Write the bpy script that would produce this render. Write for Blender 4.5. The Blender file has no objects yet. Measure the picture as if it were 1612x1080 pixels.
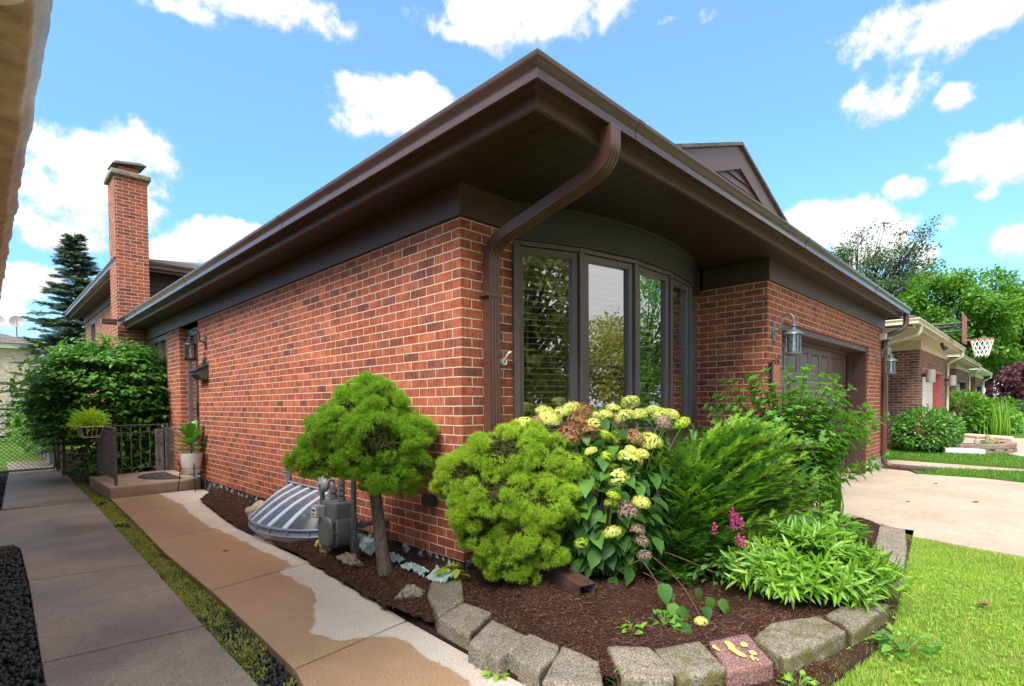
SKY_S, SKY_V, SKY_H, SKY_SAT, CLOUD, DECK, SUN_E, SUN_A, EXPO = .15, .77, .484, 1.03, 2.5, 1.8, 2.2, 30.0, 1.68
HOR, MIDS = (.44, .55, .68), (.62, .75, .86)
import bpy, bmesh, math, random
import numpy as np
from mathutils import Vector, Matrix, noise

SC = bpy.context.scene
COL = SC.collection
R = random.Random(7)
RN = np.random.default_rng(7)
PI = math.pi

# ------------------------------------------------------------------ objects
def origin(o):
    v = Vector((0, 0, 0))
    while o is not None:
        v += o.location
        o = o.parent
    return v

def tag(o, label=None, cat=None, group=None, kind=None):
    if label: o['label'] = label
    if cat: o['category'] = cat
    if group: o['group'] = group
    if kind: o['kind'] = kind
    return o

def thing(name, label, cat, loc=(0, 0, 0), group=None):
    o = bpy.data.objects.new(name, None)
    o.empty_display_size = 0.1
    COL.objects.link(o)
    o.location = loc
    return tag(o, label, cat, group)

def mesh_from(name, v, f):
    me = bpy.data.meshes.new(name)
    me.from_pydata(v, [], f)
    return me

def np_mesh(name, V, F):
    """V (n,3) array, F list of (m,k) int arrays"""
    me = bpy.data.meshes.new(name)
    V = np.asarray(V, dtype=np.float32)
    me.vertices.add(len(V)); me.vertices.foreach_set('co', V.ravel())
    tot = sum(a.size for a in F); npoly = sum(len(a) for a in F)
    me.loops.add(tot); me.polygons.add(npoly)
    me.loops.foreach_set('vertex_index', np.concatenate([a.ravel() for a in F]).astype(np.int32))
    starts, s = [], 0
    for a in F:
        k = a.shape[1]
        starts.append(s + np.arange(len(a)) * k)
        s += a.size
    me.polygons.foreach_set('loop_start', np.concatenate(starts).astype(np.int32))
    me.update(calc_edges=True)
    return me

def box_uv(me, off):
    n = len(me.loops)
    uv = me.uv_layers.new(name='UVMap')
    co = np.empty(len(me.vertices) * 3, np.float32); me.vertices.foreach_get('co', co)
    co = co.reshape(-1, 3) + np.array(off, np.float32)
    out = np.zeros((n, 2), np.float32)
    for p in me.polygons:
        nx, ny, nz = (abs(c) for c in p.normal)
        for li in p.loop_indices:
            c = co[me.loops[li].vertex_index]
            if nz > 0.75: out[li] = (c[0], c[1])
            elif nx > ny: out[li] = (c[1] + 0.1016, c[2])
            else: out[li] = (c[0], c[2])
    uv.data.foreach_set('uv', out.ravel())

def link(name, me, mat, parent=None, world=True, smooth=False, bevel=0.0, angle=35):
    o = bpy.data.objects.new(name, me)
    for m in (mat if isinstance(mat, (list, tuple)) else [mat]):
        me.materials.append(m)
    COL.objects.link(o)
    if parent is not None:
        o.parent = parent
        if world:
            me.transform(Matrix.Translation(-origin(parent)))
    if smooth:
        me.polygons.foreach_set('use_smooth', [True] * len(me.polygons))
        if angle < 180: me.set_sharp_from_angle(angle=math.radians(angle))
    if bevel > 0:
        b = o.modifiers.new('bevel', 'BEVEL'); b.width = bevel; b.segments = 2
        b.limit_method = 'ANGLE'; b.angle_limit = math.radians(40)
    return o

class MB:
    def __init__(s): s.v = []; s.f = []
    def add(s, vs, fs):
        n = len(s.v); s.v += [tuple(q) for q in vs]; s.f += [tuple(i + n for i in f) for f in fs]; return s
    def box(s, x0, x1, y0, y1, z0, z1):
        return s.add([(x0,y0,z0),(x1,y0,z0),(x1,y1,z0),(x0,y1,z0),(x0,y0,z1),(x1,y0,z1),(x1,y1,z1),(x0,y1,z1)],
                     [(0,3,2,1),(4,5,6,7),(0,1,5,4),(1,2,6,5),(2,3,7,6),(3,0,4,7)])
    def obox(s, c, size, M=None):
        hx, hy, hz = (q / 2 for q in size); M = M or Matrix.Identity(3); c = Vector(c)
        vs = [c + M @ Vector((a*hx, b*hy, d*hz)) for d in (-1, 1) for a, b in ((-1,-1),(1,-1),(1,1),(-1,1))]
        return s.add(vs, [(0,3,2,1),(4,5,6,7),(0,1,5,4),(1,2,6,5),(2,3,7,6),(3,0,4,7)])
    def frustum(s, poly, z0, z1, k=1.0, poly_top=None):
        """plan polygon (ccw) raised from z0 to z1"""
        n = len(poly); top = poly_top or poly
        vs = [(x, y, z0) for x, y in poly] + [(x, y, z1) for x, y in top]
        fs = [tuple(range(n - 1, -1, -1)), tuple(range(n, 2 * n))]
        fs += [(i, (i + 1) % n, n + (i + 1) % n, n + i) for i in range(n)]
        return s.add(vs, fs)
    def prism(s, poly, axis, a, b):
        """2-D polygon swept along axis 'x' (poly in y,z), 'y' (poly in x,z)"""
        n = len(poly)
        if axis == 'x': P = lambda t, p: (t, p[0], p[1])
        elif axis == 'y': P = lambda t, p: (p[0], t, p[1])
        else: P = lambda t, p: (p[0], p[1], t)
        vs = [P(a, p) for p in poly] + [P(b, p) for p in poly]
        fs = [tuple(range(n)), tuple(range(2 * n - 1, n - 1, -1))]
        fs += [(i, n + i, n + (i + 1) % n, (i + 1) % n) for i in range(n)]
        return s.add(vs, fs)
    def tube(s, pts, r, n=8, cap=True):
        pts = [Vector(p) for p in pts]; m = len(pts)
        rs = r if isinstance(r, (list, tuple)) else [r] * m
        t0 = (pts[1] - pts[0]).normalized()
        up = Vector((0, 0, 1)) if abs(t0.z) < 0.9 else Vector((1, 0, 0))
        a = t0.cross(up).normalized(); vs = []
        for i, p in enumerate(pts):
            t = (pts[min(i + 1, m - 1)] - pts[max(i - 1, 0)]).normalized()
            a = (a - t * a.dot(t)).normalized(); b = t.cross(a)
            for k in range(n):
                g = 2 * PI * k / n
                vs.append(p + (a * math.cos(g) + b * math.sin(g)) * rs[i])
        fs = [(i*n+k, i*n+(k+1)%n, (i+1)*n+(k+1)%n, (i+1)*n+k) for i in range(m-1) for k in range(n)]
        if cap: fs += [tuple(range(n-1, -1, -1)), tuple(range((m-1)*n, m*n))]
        return s.add(vs, fs)
    def lathe(s, prof, c=(0, 0, 0), n=16, axis=None, cap=True):
        c = Vector(c); M = Matrix.Identity(3)
        if axis is not None: M = Vector((0, 0, 1)).rotation_difference(Vector(axis)).to_matrix()
        vs = [c + M @ Vector((r*math.cos(2*PI*k/n), r*math.sin(2*PI*k/n), z)) for r, z in prof for k in range(n)]
        m = len(prof)
        fs = [(i*n+k, i*n+(k+1)%n, (i+1)*n+(k+1)%n, (i+1)*n+k) for i in range(m-1) for k in range(n)]
        if cap: fs += [tuple(range(n-1, -1, -1)), tuple(range((m-1)*n, m*n))]
        return s.add(vs, fs)
    def sweep(s, pts, prof, side, closed=True, cap=True):
        """profile (a along side, b along the in-plane normal) carried along pts"""
        pts = [Vector(p) for p in pts]; side = Vector(side).normalized(); m = len(pts); n = len(prof); vs = []
        for i, p in enumerate(pts):
            t = Vector((0, 0, 0))
            if i > 0: t += (pts[i] - pts[i-1]).normalized()
            if i < m - 1: t += (pts[i+1] - pts[i]).normalized()
            t.normalize(); sd = (side - t * side.dot(t)).normalized(); nn = sd.cross(t)
            vs += [p + sd * a + nn * b for a, b in prof]
        K = n if closed else n - 1
        fs = [(i*n+k, i*n+(k+1)%n, (i+1)*n+(k+1)%n, (i+1)*n+k) for i in range(m-1) for k in range(K)]
        if cap and closed: fs += [tuple(range(n-1, -1, -1)), tuple(range((m-1)*n, m*n))]
        return s.add(vs, fs)
    def build(s, name, mat, parent=None, smooth=False, bevel=0.0, world=True, uv=True, fix=True, angle=35):
        me = mesh_from(name, s.v, s.f)
        if fix:
            bm = bmesh.new(); bm.from_mesh(me); bmesh.ops.recalc_face_normals(bm, faces=bm.faces); bm.to_mesh(me); bm.free()
        if uv: box_uv(me, (0, 0, 0))
        return link(name, me, mat, parent, world, smooth, bevel, angle)

def arc(p0, p1, p2, n=8):
    """quadratic bend p0 -> p2 round p1"""
    a, b, c = Vector(p0), Vector(p1), Vector(p2)
    return [a*(1-t)**2 + b*2*t*(1-t) + c*t*t for t in [i/n for i in range(n+1)]]

# ------------------------------------------------------------------ scatter
def norm(a): return a / np.maximum(np.linalg.norm(a, axis=-1, keepdims=True), 1e-9)

def basis(d, nrm):
    Y = norm(d); X = np.cross(Y, nrm)
    bad = np.linalg.norm(X, axis=1) < 1e-4
    if bad.any(): X[bad] = np.cross(Y[bad], np.array([0.31, 0.7, 0.2]))
    X = norm(X); Z = np.cross(X, Y)
    return X, Y, Z

def scatter_mesh(name, tmpl, P, X, Y, Z, S):
    tv, tf = tmpl
    tv = np.asarray(tv, np.float64); n = len(P); k = len(tv)
    S = np.asarray(S, float)
    if S.ndim == 1: S = np.repeat(S[:, None], 3, 1)
    V = (P[:, None, :] + X[:, None, :] * (tv[None, :, 0] * S[:, 0:1])[..., None]
         + Y[:, None, :] * (tv[None, :, 1] * S[:, 1:2])[..., None] + Z[:, None, :] * (tv[None, :, 2] * S[:, 2:3])[..., None])
    F = []
    for size in sorted({len(f) for f in tf}):
        a = np.array([f for f in tf if len(f) == size])
        F.append((a[None] + (np.arange(n) * k)[:, None, None]).reshape(-1, size))
    return np_mesh(name, V.reshape(-1, 3), F)

def scatter(name, tmpl, P, d, nrm, S, mat, parent=None, smooth=False):
    P = np.asarray(P, float); X, Y, Z = basis(np.asarray(d, float), np.asarray(nrm, float))
    me = scatter_mesh(name, tmpl, P, X, Y, Z, S)
    return link(name, me, mat, parent, True, smooth, angle=180)

def leaf_tmpl(st, fold=0.12, droop=0.15):
    """st: (t, half width) stations along a unit leaf; folded along the midrib and drooping"""
    v = [(0, 0, 0)]; f = []
    prev = None
    for t, w in st:
        z = -droop * t * t
        i = len(v); v += [(-w, t, z + fold * w * 2), (0, t, z), (w, t, z + fold * w * 2)]
        if prev is None: f += [(0, i+1, i), (0, i+2, i+1)]
        else: f += [(prev, prev+1, i+1, i), (prev+1, prev+2, i+2, i+1)]
        prev = i
    i = len(v); v.append((0, 1.0, -droop)); f += [(prev, prev+1, i), (prev+1, prev+2, i)]
    return v, f

OVATE = leaf_tmpl([(0.22, 0.24), (0.5, 0.30), (0.78, 0.17)], 0.15, 0.18)
HEART = leaf_tmpl([(0.12, 0.28), (0.35, 0.38), (0.65, 0.27), (0.86, 0.10)], 0.16, 0.28)
LANCE = leaf_tmpl([(0.2, 0.075), (0.5, 0.10), (0.8, 0.06)], 0.25, 0.30)
SIMPLE = ([(0, 0, 0), (-0.28, 0.45, 0.04), (0, 1, -0.1), (0.28, 0.45, 0.04)], [(0, 2, 1), (0, 3, 2)])
NEEDLE = ([(-0.5, 0, 0), (0.5, 0, 0), (0.35, 0.7, 0), (0, 1, 0), (-0.35, 0.7, 0)], [(0, 1, 2, 3, 4)])
BLADE = ([(-0.5, 0, 0), (0.5, 0, 0), (0.36, 0.55, -0.06), (-0.36, 0.55, -0.06), (0, 1, -0.28)], [(0, 1, 2, 3), (3, 2, 4)])

def rand_dirs(n, zmin=-1.0):
    z = RN.uniform(zmin, 1, n); a = RN.uniform(0, 2*PI, n); r = np.sqrt(1 - z*z)
    return np.stack([r*np.cos(a), r*np.sin(a), z], 1)

# ------------------------------------------------------------------ material graph helper
class G:
    def __init__(s, name):
        s.m = bpy.data.materials.new(name); s.m.use_nodes = True; s.t = s.m.node_tree; s.t.nodes.clear()
    def n(s, typ, props=None, **ins):
        nd = s.t.nodes.new(typ)
        for k, v in (props or {}).items(): setattr(nd, k, v)
        for k, v in ins.items(): s.set(nd, k.replace('_', ' '), v)
        return nd
    def set(s, nd, key, v):
        sock = nd.inputs[key]
        if isinstance(v, bpy.types.NodeSocket): s.t.links.new(v, sock)
        elif isinstance(v, bpy.types.Node): s.t.links.new(v.outputs[0], sock)
        else:
            if sock.type == 'RGBA' and len(v) == 3: v = (*v, 1)
            sock.default_value = v
    def mix(s, fac, a, b, blend='MIX'):
        nd = s.t.nodes.new('ShaderNodeMix'); nd.data_type = 'RGBA'; nd.blend_type = blend
        s.set(nd, 0, fac); s.set(nd, 6, a); s.set(nd, 7, b); return nd.outputs[2]
    def math(s, op, a, b=0.0, c=0.0, clamp=False):
        nd = s.t.nodes.new('ShaderNodeMath'); nd.operation = op; nd.use_clamp = clamp
        s.set(nd, 0, a); s.set(nd, 1, b); s.set(nd, 2, c); return nd.outputs[0]
    def ramp(s, fac, stops, interp='LINEAR'):
        nd = s.t.nodes.new('ShaderNodeValToRGB'); cr = nd.color_ramp; cr.interpolation = interp
        while len(cr.elements) < len(stops): cr.elements.new(0.5)
        for e, (p, c) in zip(cr.elements, stops):
            e.position = p; e.color = (*c, 1) if len(c) == 3 else c
        s.set(nd, 0, fac); return nd.outputs[0]
    def step(s, fac, a, b):
        nd = s.t.nodes.new('ShaderNodeMapRange'); nd.interpolation_type = 'SMOOTHSTEP'
        s.set(nd, 'Value', fac); s.set(nd, 'From Min', a); s.set(nd, 'From Max', b); return nd.outputs[0]
    def noise(s, vec, scale, detail=4.0, rough=0.55, dist=0.0, out=0):
        nd = s.n('ShaderNodeTexNoise', Vector=vec, Scale=scale, Detail=detail, Roughness=rough, Distortion=dist)
        return nd.outputs[out]
    def coord(s, which='Object'): return s.t.nodes.new('ShaderNodeTexCoord').outputs[which]
    def pos(s): return s.t.nodes.new('ShaderNodeNewGeometry').outputs['Position']
    def island(s): return s.t.nodes.new('ShaderNodeNewGeometry').outputs['Random Per Island']
    def mapping(s, vec, loc=(0,0,0), rot=(0,0,0), scale=(1,1,1)):
        return s.n('ShaderNodeMapping', Vector=vec, Location=loc, Rotation=rot, Scale=scale).outputs[0]
    def sep(s, vec): return s.n('ShaderNodeSeparateXYZ', Vector=vec).outputs
    def bump(s, h, strength=0.5, dist=0.01, nrm=None):
        nd = s.n('ShaderNodeBump', Height=h, Strength=strength, Distance=dist)
        if nrm is not None: s.set(nd, 'Normal', nrm)
        return nd.outputs[0]
    def bsdf(s, color, rough=0.6, nrm=None, metal=0.0, spec=0.5, **kw):
        nd = s.n('ShaderNodeBsdfPrincipled', Base_Color=color, Roughness=rough, Metallic=metal)
        s.set(nd, 'Specular IOR Level', spec)
        if nrm is not None: s.set(nd, 'Normal', nrm)
        for k, v in kw.items(): s.set(nd, k.replace('_', ' '), v)
        return nd.outputs[0]
    def shmix(s, fac, a, b):
        nd = s.t.nodes.new('ShaderNodeMixShader'); s.set(nd, 0, fac); s.set(nd, 1, a); s.set(nd, 2, b); return nd.outputs[0]
    def out(s, sh):
        o = s.t.nodes.new('ShaderNodeOutputMaterial'); s.t.links.new(sh, o.inputs[0]); return s.m

def plain(name, c, rough=0.5, var=0.12, scale=6.0, bump=0.0, metal=0.0, spec=0.5, fine=60.0, coat=0.0):
    g = G(name); p = g.coord()
    n1 = g.noise(p, scale, 5); n2 = g.noise(p, fine, 3)
    f = g.math('ADD', g.math('MULTIPLY', n1, 0.7), g.math('MULTIPLY', n2, 0.3))
    lo = tuple(x * (1 - var * 1.6) for x in c); hi = tuple(min(1, x * (1 + var * 1.6)) for x in c)
    col = g.ramp(f, [(0.3, lo), (0.7, hi)])
    nr = g.bump(n2, bump, 0.003) if bump else None
    rg = g.math('MULTIPLY_ADD', n1, 0.2, rough - 0.1)
    return g.out(g.bsdf(col, rg, nr, metal, spec))

def leafmat(name, cols, rough=0.45, trans=0.3, tcol=None, spec=0.4):
    g = G(name)
    r = g.island(); n = len(cols)
    col = g.ramp(r, [(i / (n - 1), c) for i, c in enumerate(cols)])
    big = g.noise(g.pos(), 3.0, 3)
    col = g.mix(1.0, col, g.ramp(big, [(0.3, (0.78, 0.82, 0.75)), (0.7, (1.18, 1.15, 1.1))]), 'MULTIPLY')
    b = g.bsdf(col, rough, spec=spec)
    mid = cols[n // 2]
    t = g.n('ShaderNodeBsdfTranslucent', Color=tcol or (min(1, mid[0]*1.6), min(1, mid[1]*1.7), mid[2]*0.9)).outputs[0]
    return g.out(g.shmix(trans, b, t))
# ------------------------------------------------------------------ materials
def brick_mat(name, tones, mortar, bw=0.2032, bh=0.0677, z0=0.15, mort=0.0052, dirt=1.0):
    g = G(name); uv = g.coord('UV')
    uv = g.mapping(uv, loc=(0.004, -z0 - mort*0.5, 0))
    wob = g.noise(uv, 9.0, 2, out=1)
    w2 = g.n('ShaderNodeVectorMath', {'operation': 'MULTIPLY_ADD'})
    g.set(w2, 0, wob); g.set(w2, 1, (0.006, 0.0045, 0)); g.set(w2, 2, uv)
    bt = g.n('ShaderNodeTexBrick', {'offset': 0.5, 'offset_frequency': 2}, Vector=w2.outputs[0], Color1=(0, 0, 0), Color2=(1, 1, 1),
             Mortar=(0.5, 0.5, 0.5), Scale=1.0, Mortar_Size=mort, Mortar_Smooth=0.25, Bias=0.0)
    g.set(bt, 'Brick Width', bw); g.set(bt, 'Row Height', bh)
    n = len(tones)
    base = g.ramp(bt.outputs['Color'], [(i / (n - 1), c) for i, c in enumerate(tones)])
    streak = g.noise(g.mapping(uv, scale=(60, 9, 1)), 1.0, 4)          # vertical wire-cut drag
    cloud = g.noise(uv, 7.0, 5)
    base = g.mix(1.0, base, g.ramp(streak, [(0.32, (0.62, 0.58, 0.60)), (0.68, (1.3, 1.27, 1.2))]), 'MULTIPLY')
    base = g.mix(1.0, base, g.ramp(cloud, [(0.32, (0.74, 0.72, 0.76)), (0.68, (1.25, 1.22, 1.18))]), 'MULTIPLY')
    spots = g.noise(uv, 130.0, 2)
    base = g.mix(g.step(spots, 0.66, 0.74), base, (0.05, 0.02, 0.018))
    wide = g.noise(uv, 0.9, 3)
    base = g.mix(1.0, base, g.ramp(wide, [(0.3, (0.86, 0.86, 0.88)), (0.7, (1.1, 1.09, 1.07))]), 'MULTIPLY')
    mt = g.mix(g.noise(uv, 24, 4), tuple(x * 0.72 for x in mortar), tuple(min(1, x * 1.2) for x in mortar))
    fac = bt.outputs['Fac']
    col = g.mix(fac, base, mt)
    h = g.math('ADD', g.math('MULTIPLY', g.math('SUBTRACT', 1.0, fac), 1.0), g.math('MULTIPLY', streak, 0.35))
    nr = g.bump(h, 0.7, 0.006)
    return g.out(g.bsdf(col, 0.78, nr, spec=0.3))

M_BRICK = brick_mat('red_brick', [(0.17, 0.058, 0.042), (0.27, 0.078, 0.044), (0.35, 0.095, 0.046), (0.31, 0.085, 0.045), (0.41, 0.128, 0.066), (0.25, 0.078, 0.052), (0.37, 0.104, 0.05), (0.18, 0.064, 0.052)], (0.66, 0.49, 0.34), mort=.0043)
M_BRICK2 = brick_mat('brown_brick', [(0.07, 0.04, 0.035), (0.22, 0.10, 0.07), (0.30, 0.13, 0.085), (0.10, 0.055, 0.045), (0.26, 0.11, 0.07), (0.34, 0.16, 0.11)], (0.52, 0.42, 0.34))
M_BRICKW = brick_mat('beige_brick', [(0.56, 0.47, 0.37), (0.66, 0.56, 0.45), (0.6, 0.5, 0.4), (0.70, 0.61, 0.5)], (0.7, 0.62, 0.52))

M_BROWN = plain('brown_gutter_paint', (0.080, 0.041, 0.031), 0.22, 0.10, 4.0, 0.0, spec=0.5)
M_SPOUT = plain('brown_downspout_paint', (0.088, 0.036, 0.025), 0.34, 0.10, 5.0)
M_FASCIA = plain('brown_fascia_board', (0.105, 0.056, 0.042), 0.42, 0.12, 5.0, 0.05)
M_FRIEZE = plain('brown_frieze_board', (0.066, 0.031, 0.024), 0.5, 0.15, 5.0, 0.1)
M_CHAR = plain('charcoal_panel', (0.040, 0.036, 0.033), 0.6, 0.12, 3.0, 0.1)
M_FRAME = plain('window_frame_brown', (0.098, 0.070, 0.068), 0.38, 0.10, 6.0)
M_JAMB = plain('dark_red_brown_jamb', (0.075, 0.032, 0.027), 0.45, 0.12, 6.0)
M_DARKBROWN = plain('dark_brown_siding', (0.045, 0.030, 0.028), 0.6, 0.15)  # even dark brown base colour of the siding
M_BLACKM = plain('black_metal', (0.018, 0.018, 0.02), 0.4, 0.2, 8.0)
M_PEWTER = plain('pewter_lantern_metal', (0.16, 0.185, 0.20), 0.42, 0.25, 18.0, 0.1, metal=0.4)
M_OLDCREAM = plain('aged_tan_cream_paint', (0.42, 0.31, 0.15), 0.6, 0.3, 3.0)
M_OLDGUT = plain('aged_cream_gutter', (0.52, 0.42, 0.26), 0.4, 0.32, 6.0)
M_CREAM = plain('cream_paint', (0.62, 0.53, 0.37), 0.5, 0.10)
M_CREAMG = plain('cream_gutter_paint', (0.66, 0.58, 0.42), 0.4, 0.12, 3.0)
M_WHITE = plain('white_paint', (0.78, 0.76, 0.71), 0.5, 0.06)
M_WHITEFR = plain('white_window_frame', (0.72, 0.74, 0.74), 0.45, 0.06)
M_REDP = plain('faded_red_paint', (0.42, 0.09, 0.085), 0.5, 0.15)
M_STEELG = plain('galvanised_steel', (0.22, 0.23, 0.24), 0.45, 0.2, 9.0, metal=0.7)
M_IRON = plain('weathered_iron_paint', (0.095, 0.085, 0.09), 0.5, 0.25, 12.0)
M_GREYWOOD = plain('grey_weathered_wood', (0.27, 0.25, 0.25), 0.8, 0.2, 7.0, 0.3)

def soffit_mat(name, axis, c):
    g = G(name); p = g.sep(g.pos())
    u = g.math('FRACT', g.math('MULTIPLY', p[axis], 1 / 0.145))
    gr = g.step(g.math('ABSOLUTE', g.math('SUBTRACT', u, 0.5)), 0.495, 0.43)
    col = g.mix(gr, tuple(x * 0.12 for x in c), c)
    col = g.mix(1.0, col, g.ramp(g.noise(g.pos(), 3.0, 4), [(0.3, (0.8, 0.8, 0.8)), (0.7, (1.2, 1.15, 1.1))]), 'MULTIPLY')
    return g.out(g.bsdf(col, 0.5, g.bump(gr, 1.0, 0.012)))
M_SOFX = soffit_mat('brown_soffit_boards', 1, (0.029, 0.013, 0.0095))     # boards run along x
M_SOFY = soffit_mat('brown_soffit_boards_front', 0, (0.029, 0.013, 0.0095))

def shingle_mat(name, a, b):
    g = G(name); uv = g.coord('UV')
    bt = g.n('ShaderNodeTexBrick', {'offset': 0.5}, Vector=uv, Color1=(0, 0, 0), Color2=(1, 1, 1), Mortar=(0, 0, 0), Scale=1.0, Mortar_Size=0.006, Mortar_Smooth=0.3)
    g.set(bt, 'Brick Width', 0.3); g.set(bt, 'Row Height', 0.14)
    col = g.mix(bt.outputs['Color'], a, b)
    col = g.mix(g.math('MULTIPLY', bt.outputs['Fac'], 0.6), col, (0.02, 0.018, 0.018))
    sp = g.noise(uv, 160, 2)
    col = g.mix(1.0, col, g.ramp(sp, [(0.3, (0.7, 0.7, 0.7)), (0.7, (1.3, 1.3, 1.3))]), 'MULTIPLY')
    return g.out(g.bsdf(col, 0.9, g.bump(g.math('SUBTRACT', 1.0, bt.outputs['Fac']), 0.6, 0.01)))
M_SHING = shingle_mat('brown_grey_shingles', (0.085, 0.070, 0.066), (0.16, 0.135, 0.125))
M_SHING2 = shingle_mat('mauve_brown_shingles', (0.11, 0.07, 0.07), (0.19, 0.12, 0.12))

def glass_mat(name, tint, fac=0.16, rough=0.0):
    g = G(name)
    lw = g.n('ShaderNodeLayerWeight', Blend=0.35)
    f = g.math('MULTIPLY_ADD', lw.outputs['Fresnel'], 1.0, fac, True)
    wav = g.bump(g.noise(g.pos(), 1.6, 1), 0.02, 0.02)
    gl = g.n('ShaderNodeBsdfGlossy', Color=(0.95, 0.97, 0.97), Roughness=rough); g.set(gl, 'Normal', wav)
    tr = g.n('ShaderNodeBsdfTransparent', Color=tint)
    return g.out(g.shmix(f, tr.outputs[0], gl.outputs[0]))
M_GLASS = glass_mat('window_glass', (0.84, 0.87, 0.83), 0.36)
M_GLASSD = glass_mat('dark_window_glass', (0.25, 0.27, 0.27), 0.16)
M_LANGLASS = glass_mat('lantern_glass', (0.9, 0.9, 0.88), 0.10)
M_BLIND = plain('white_blind_slats', (0.86, 0.84, 0.79), 0.45, 0.03)
M_ROOM = plain('tan_room_wall', (0.62, 0.45, 0.22), 0.8, 0.2, 1.5)
M_ROOMF = plain('wood_room_floor', (0.16, 0.085, 0.04), 0.5, 0.2, 3)

def foundation_mat():
    g = G('black_flaking_foundation'); p = g.coord()
    n1 = g.noise(p, 9.0, 8, 0.65); n2 = g.noise(p, 60, 3)
    col = g.mix(g.step(n1, 0.52, 0.58), (0.018, 0.018, 0.019), g.mix(n2, (0.32, 0.30, 0.28), (0.55, 0.52, 0.48)))
    return g.out(g.bsdf(col, 0.75, g.bump(n1, 0.7, 0.01)))
M_FOUND = foundation_mat()

def conc_mat(name, stops, rough=(0.5, 0.85), joint=None, speck=0.5, stain=None, scale=1.0):
    """concrete; stain = function(g, pos) -> mask 0 dry .. 1 wet"""
    g = G(name); p = g.pos()
    big = g.noise(p, 1.3 * scale, 5); mid = g.noise(p, 9.0, 5); fine = g.noise(p, 125, 2, 0.6)
    f = g.math('ADD', g.math('MULTIPLY', big, 0.65), g.math('MULTIPLY', mid, 0.35))
    col = g.ramp(f, [(0.3, stops[0]), (0.7, stops[1])])
    rg = rough[1]
    if stain:
        w = stain(g, p)
        wet = g.ramp(f, [(0.3, stops[2]), (0.7, stops[3])])
        col = g.mix(w, col, wet)
        rg = g.math('MULTIPLY_ADD', w, rough[0] - rough[1], rough[1])
    lo = 1 - 0.36 * speck; hi = 1 + 0.34 * speck
    col = g.mix(1.0, col, g.ramp(fine, [(0.37, (lo, lo, lo)), (0.63, (hi, hi, hi))]), 'MULTIPLY')
    pit = g.noise(p, 210, 2)
    col = g.mix(g.step(pit, 0.66, 0.72), col, tuple(x * 0.5 for x in stops[0]))
    dirt = g.step(g.noise(p, 3.1, 6, 0.7), 0.60, 0.75)
    col = g.mix(g.math('MULTIPLY', dirt, 0.35), col, tuple(x * 0.55 for x in stops[0]))
    hair = g.n('ShaderNodeTexVoronoi', {'feature': 'DISTANCE_TO_EDGE'}, Vector=g.mapping(p, scale=(.55, .38, 1)), Scale=1.0)
    return g.out(g.bsdf(col, rg, g.bump(g.math('ADD', fine, mid), 0.5, 0.005), spec=0.22))

def walk_stain(g, p):
    s = g.sep(p)
    y = s[1]
    # width of the dry strip along the house side, by distance down the walk (metres)
    wr = g.ramp(g.math('MULTIPLY_ADD', y, 0.1, 0.3), [(0.0, (.14,)*3), (0.262, (.16,)*3), (0.272, (.25,)*3), (0.276, (.38,)*3), (0.30, (.46,)*3), (0.325, (.36,)*3), (0.36, (.22,)*3), (0.405, (.24,)*3), (0.424, (.26,)*3), (0.428, (.12,)*3), (0.6, (.17,)*3), (0.7, (.24,)*3), (0.8, (.22,)*3), (1.0, (.3,)*3)])
    edge = g.ramp(g.math('MULTIPLY_ADD', y, 0.1, 0.3), [(0.0, (.34,)*3), (0.205, (.342,)*3), (0.275, (.37,)*3), (0.43, (.478,)*3), (0.62, (.50,)*3), (0.79, (.66,)*3), (1.0, (.70,)*3)])
    x = g.math('ADD', s[0], 1.0)                                   # 0 .. 1 across
    n1 = g.noise(p, 5.0, 5, 0.6)
    b = g.math('SUBTRACT', edge, wr)
    d = g.math('ADD', g.math('SUBTRACT', b, x), g.math('MULTIPLY_ADD', n1, 0.16, -0.08))
    return g.step(d, -0.006, 0.016)
M_WALK2 = conc_mat('sand_concrete_part_wet', [(0.50, 0.41, 0.33), (0.60, 0.52, 0.44), (0.345, 0.215, 0.125), (0.45, 0.29, 0.175)], (0.38, 0.85), stain=walk_stain, speck=0.75)
def wet_patch(g, p):
    return g.step(g.noise(p, 0.9, 4), 0.40, 0.62)
M_WALK1 = conc_mat('grey_concrete_damp', [(0.245, 0.195, 0.16), (0.33, 0.268, 0.225), (0.16, 0.121, 0.097), (0.22, 0.173, 0.142)], (0.36, 0.7), stain=wet_patch, speck=0.7)
M_DRIVE = conc_mat('pale_pink_concrete', [(0.33, 0.26, 0.195), (0.47, 0.38, 0.295)], speck=0.6)
M_STEP = conc_mat('tan_step_concrete', [(0.33, 0.235, 0.165), (0.42, 0.31, 0.225)], speck=0.5)
M_PALECON = conc_mat('pale_concrete', [(0.40, 0.36, 0.30), (0.5, 0.45, 0.39)], speck=0.6)

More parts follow.
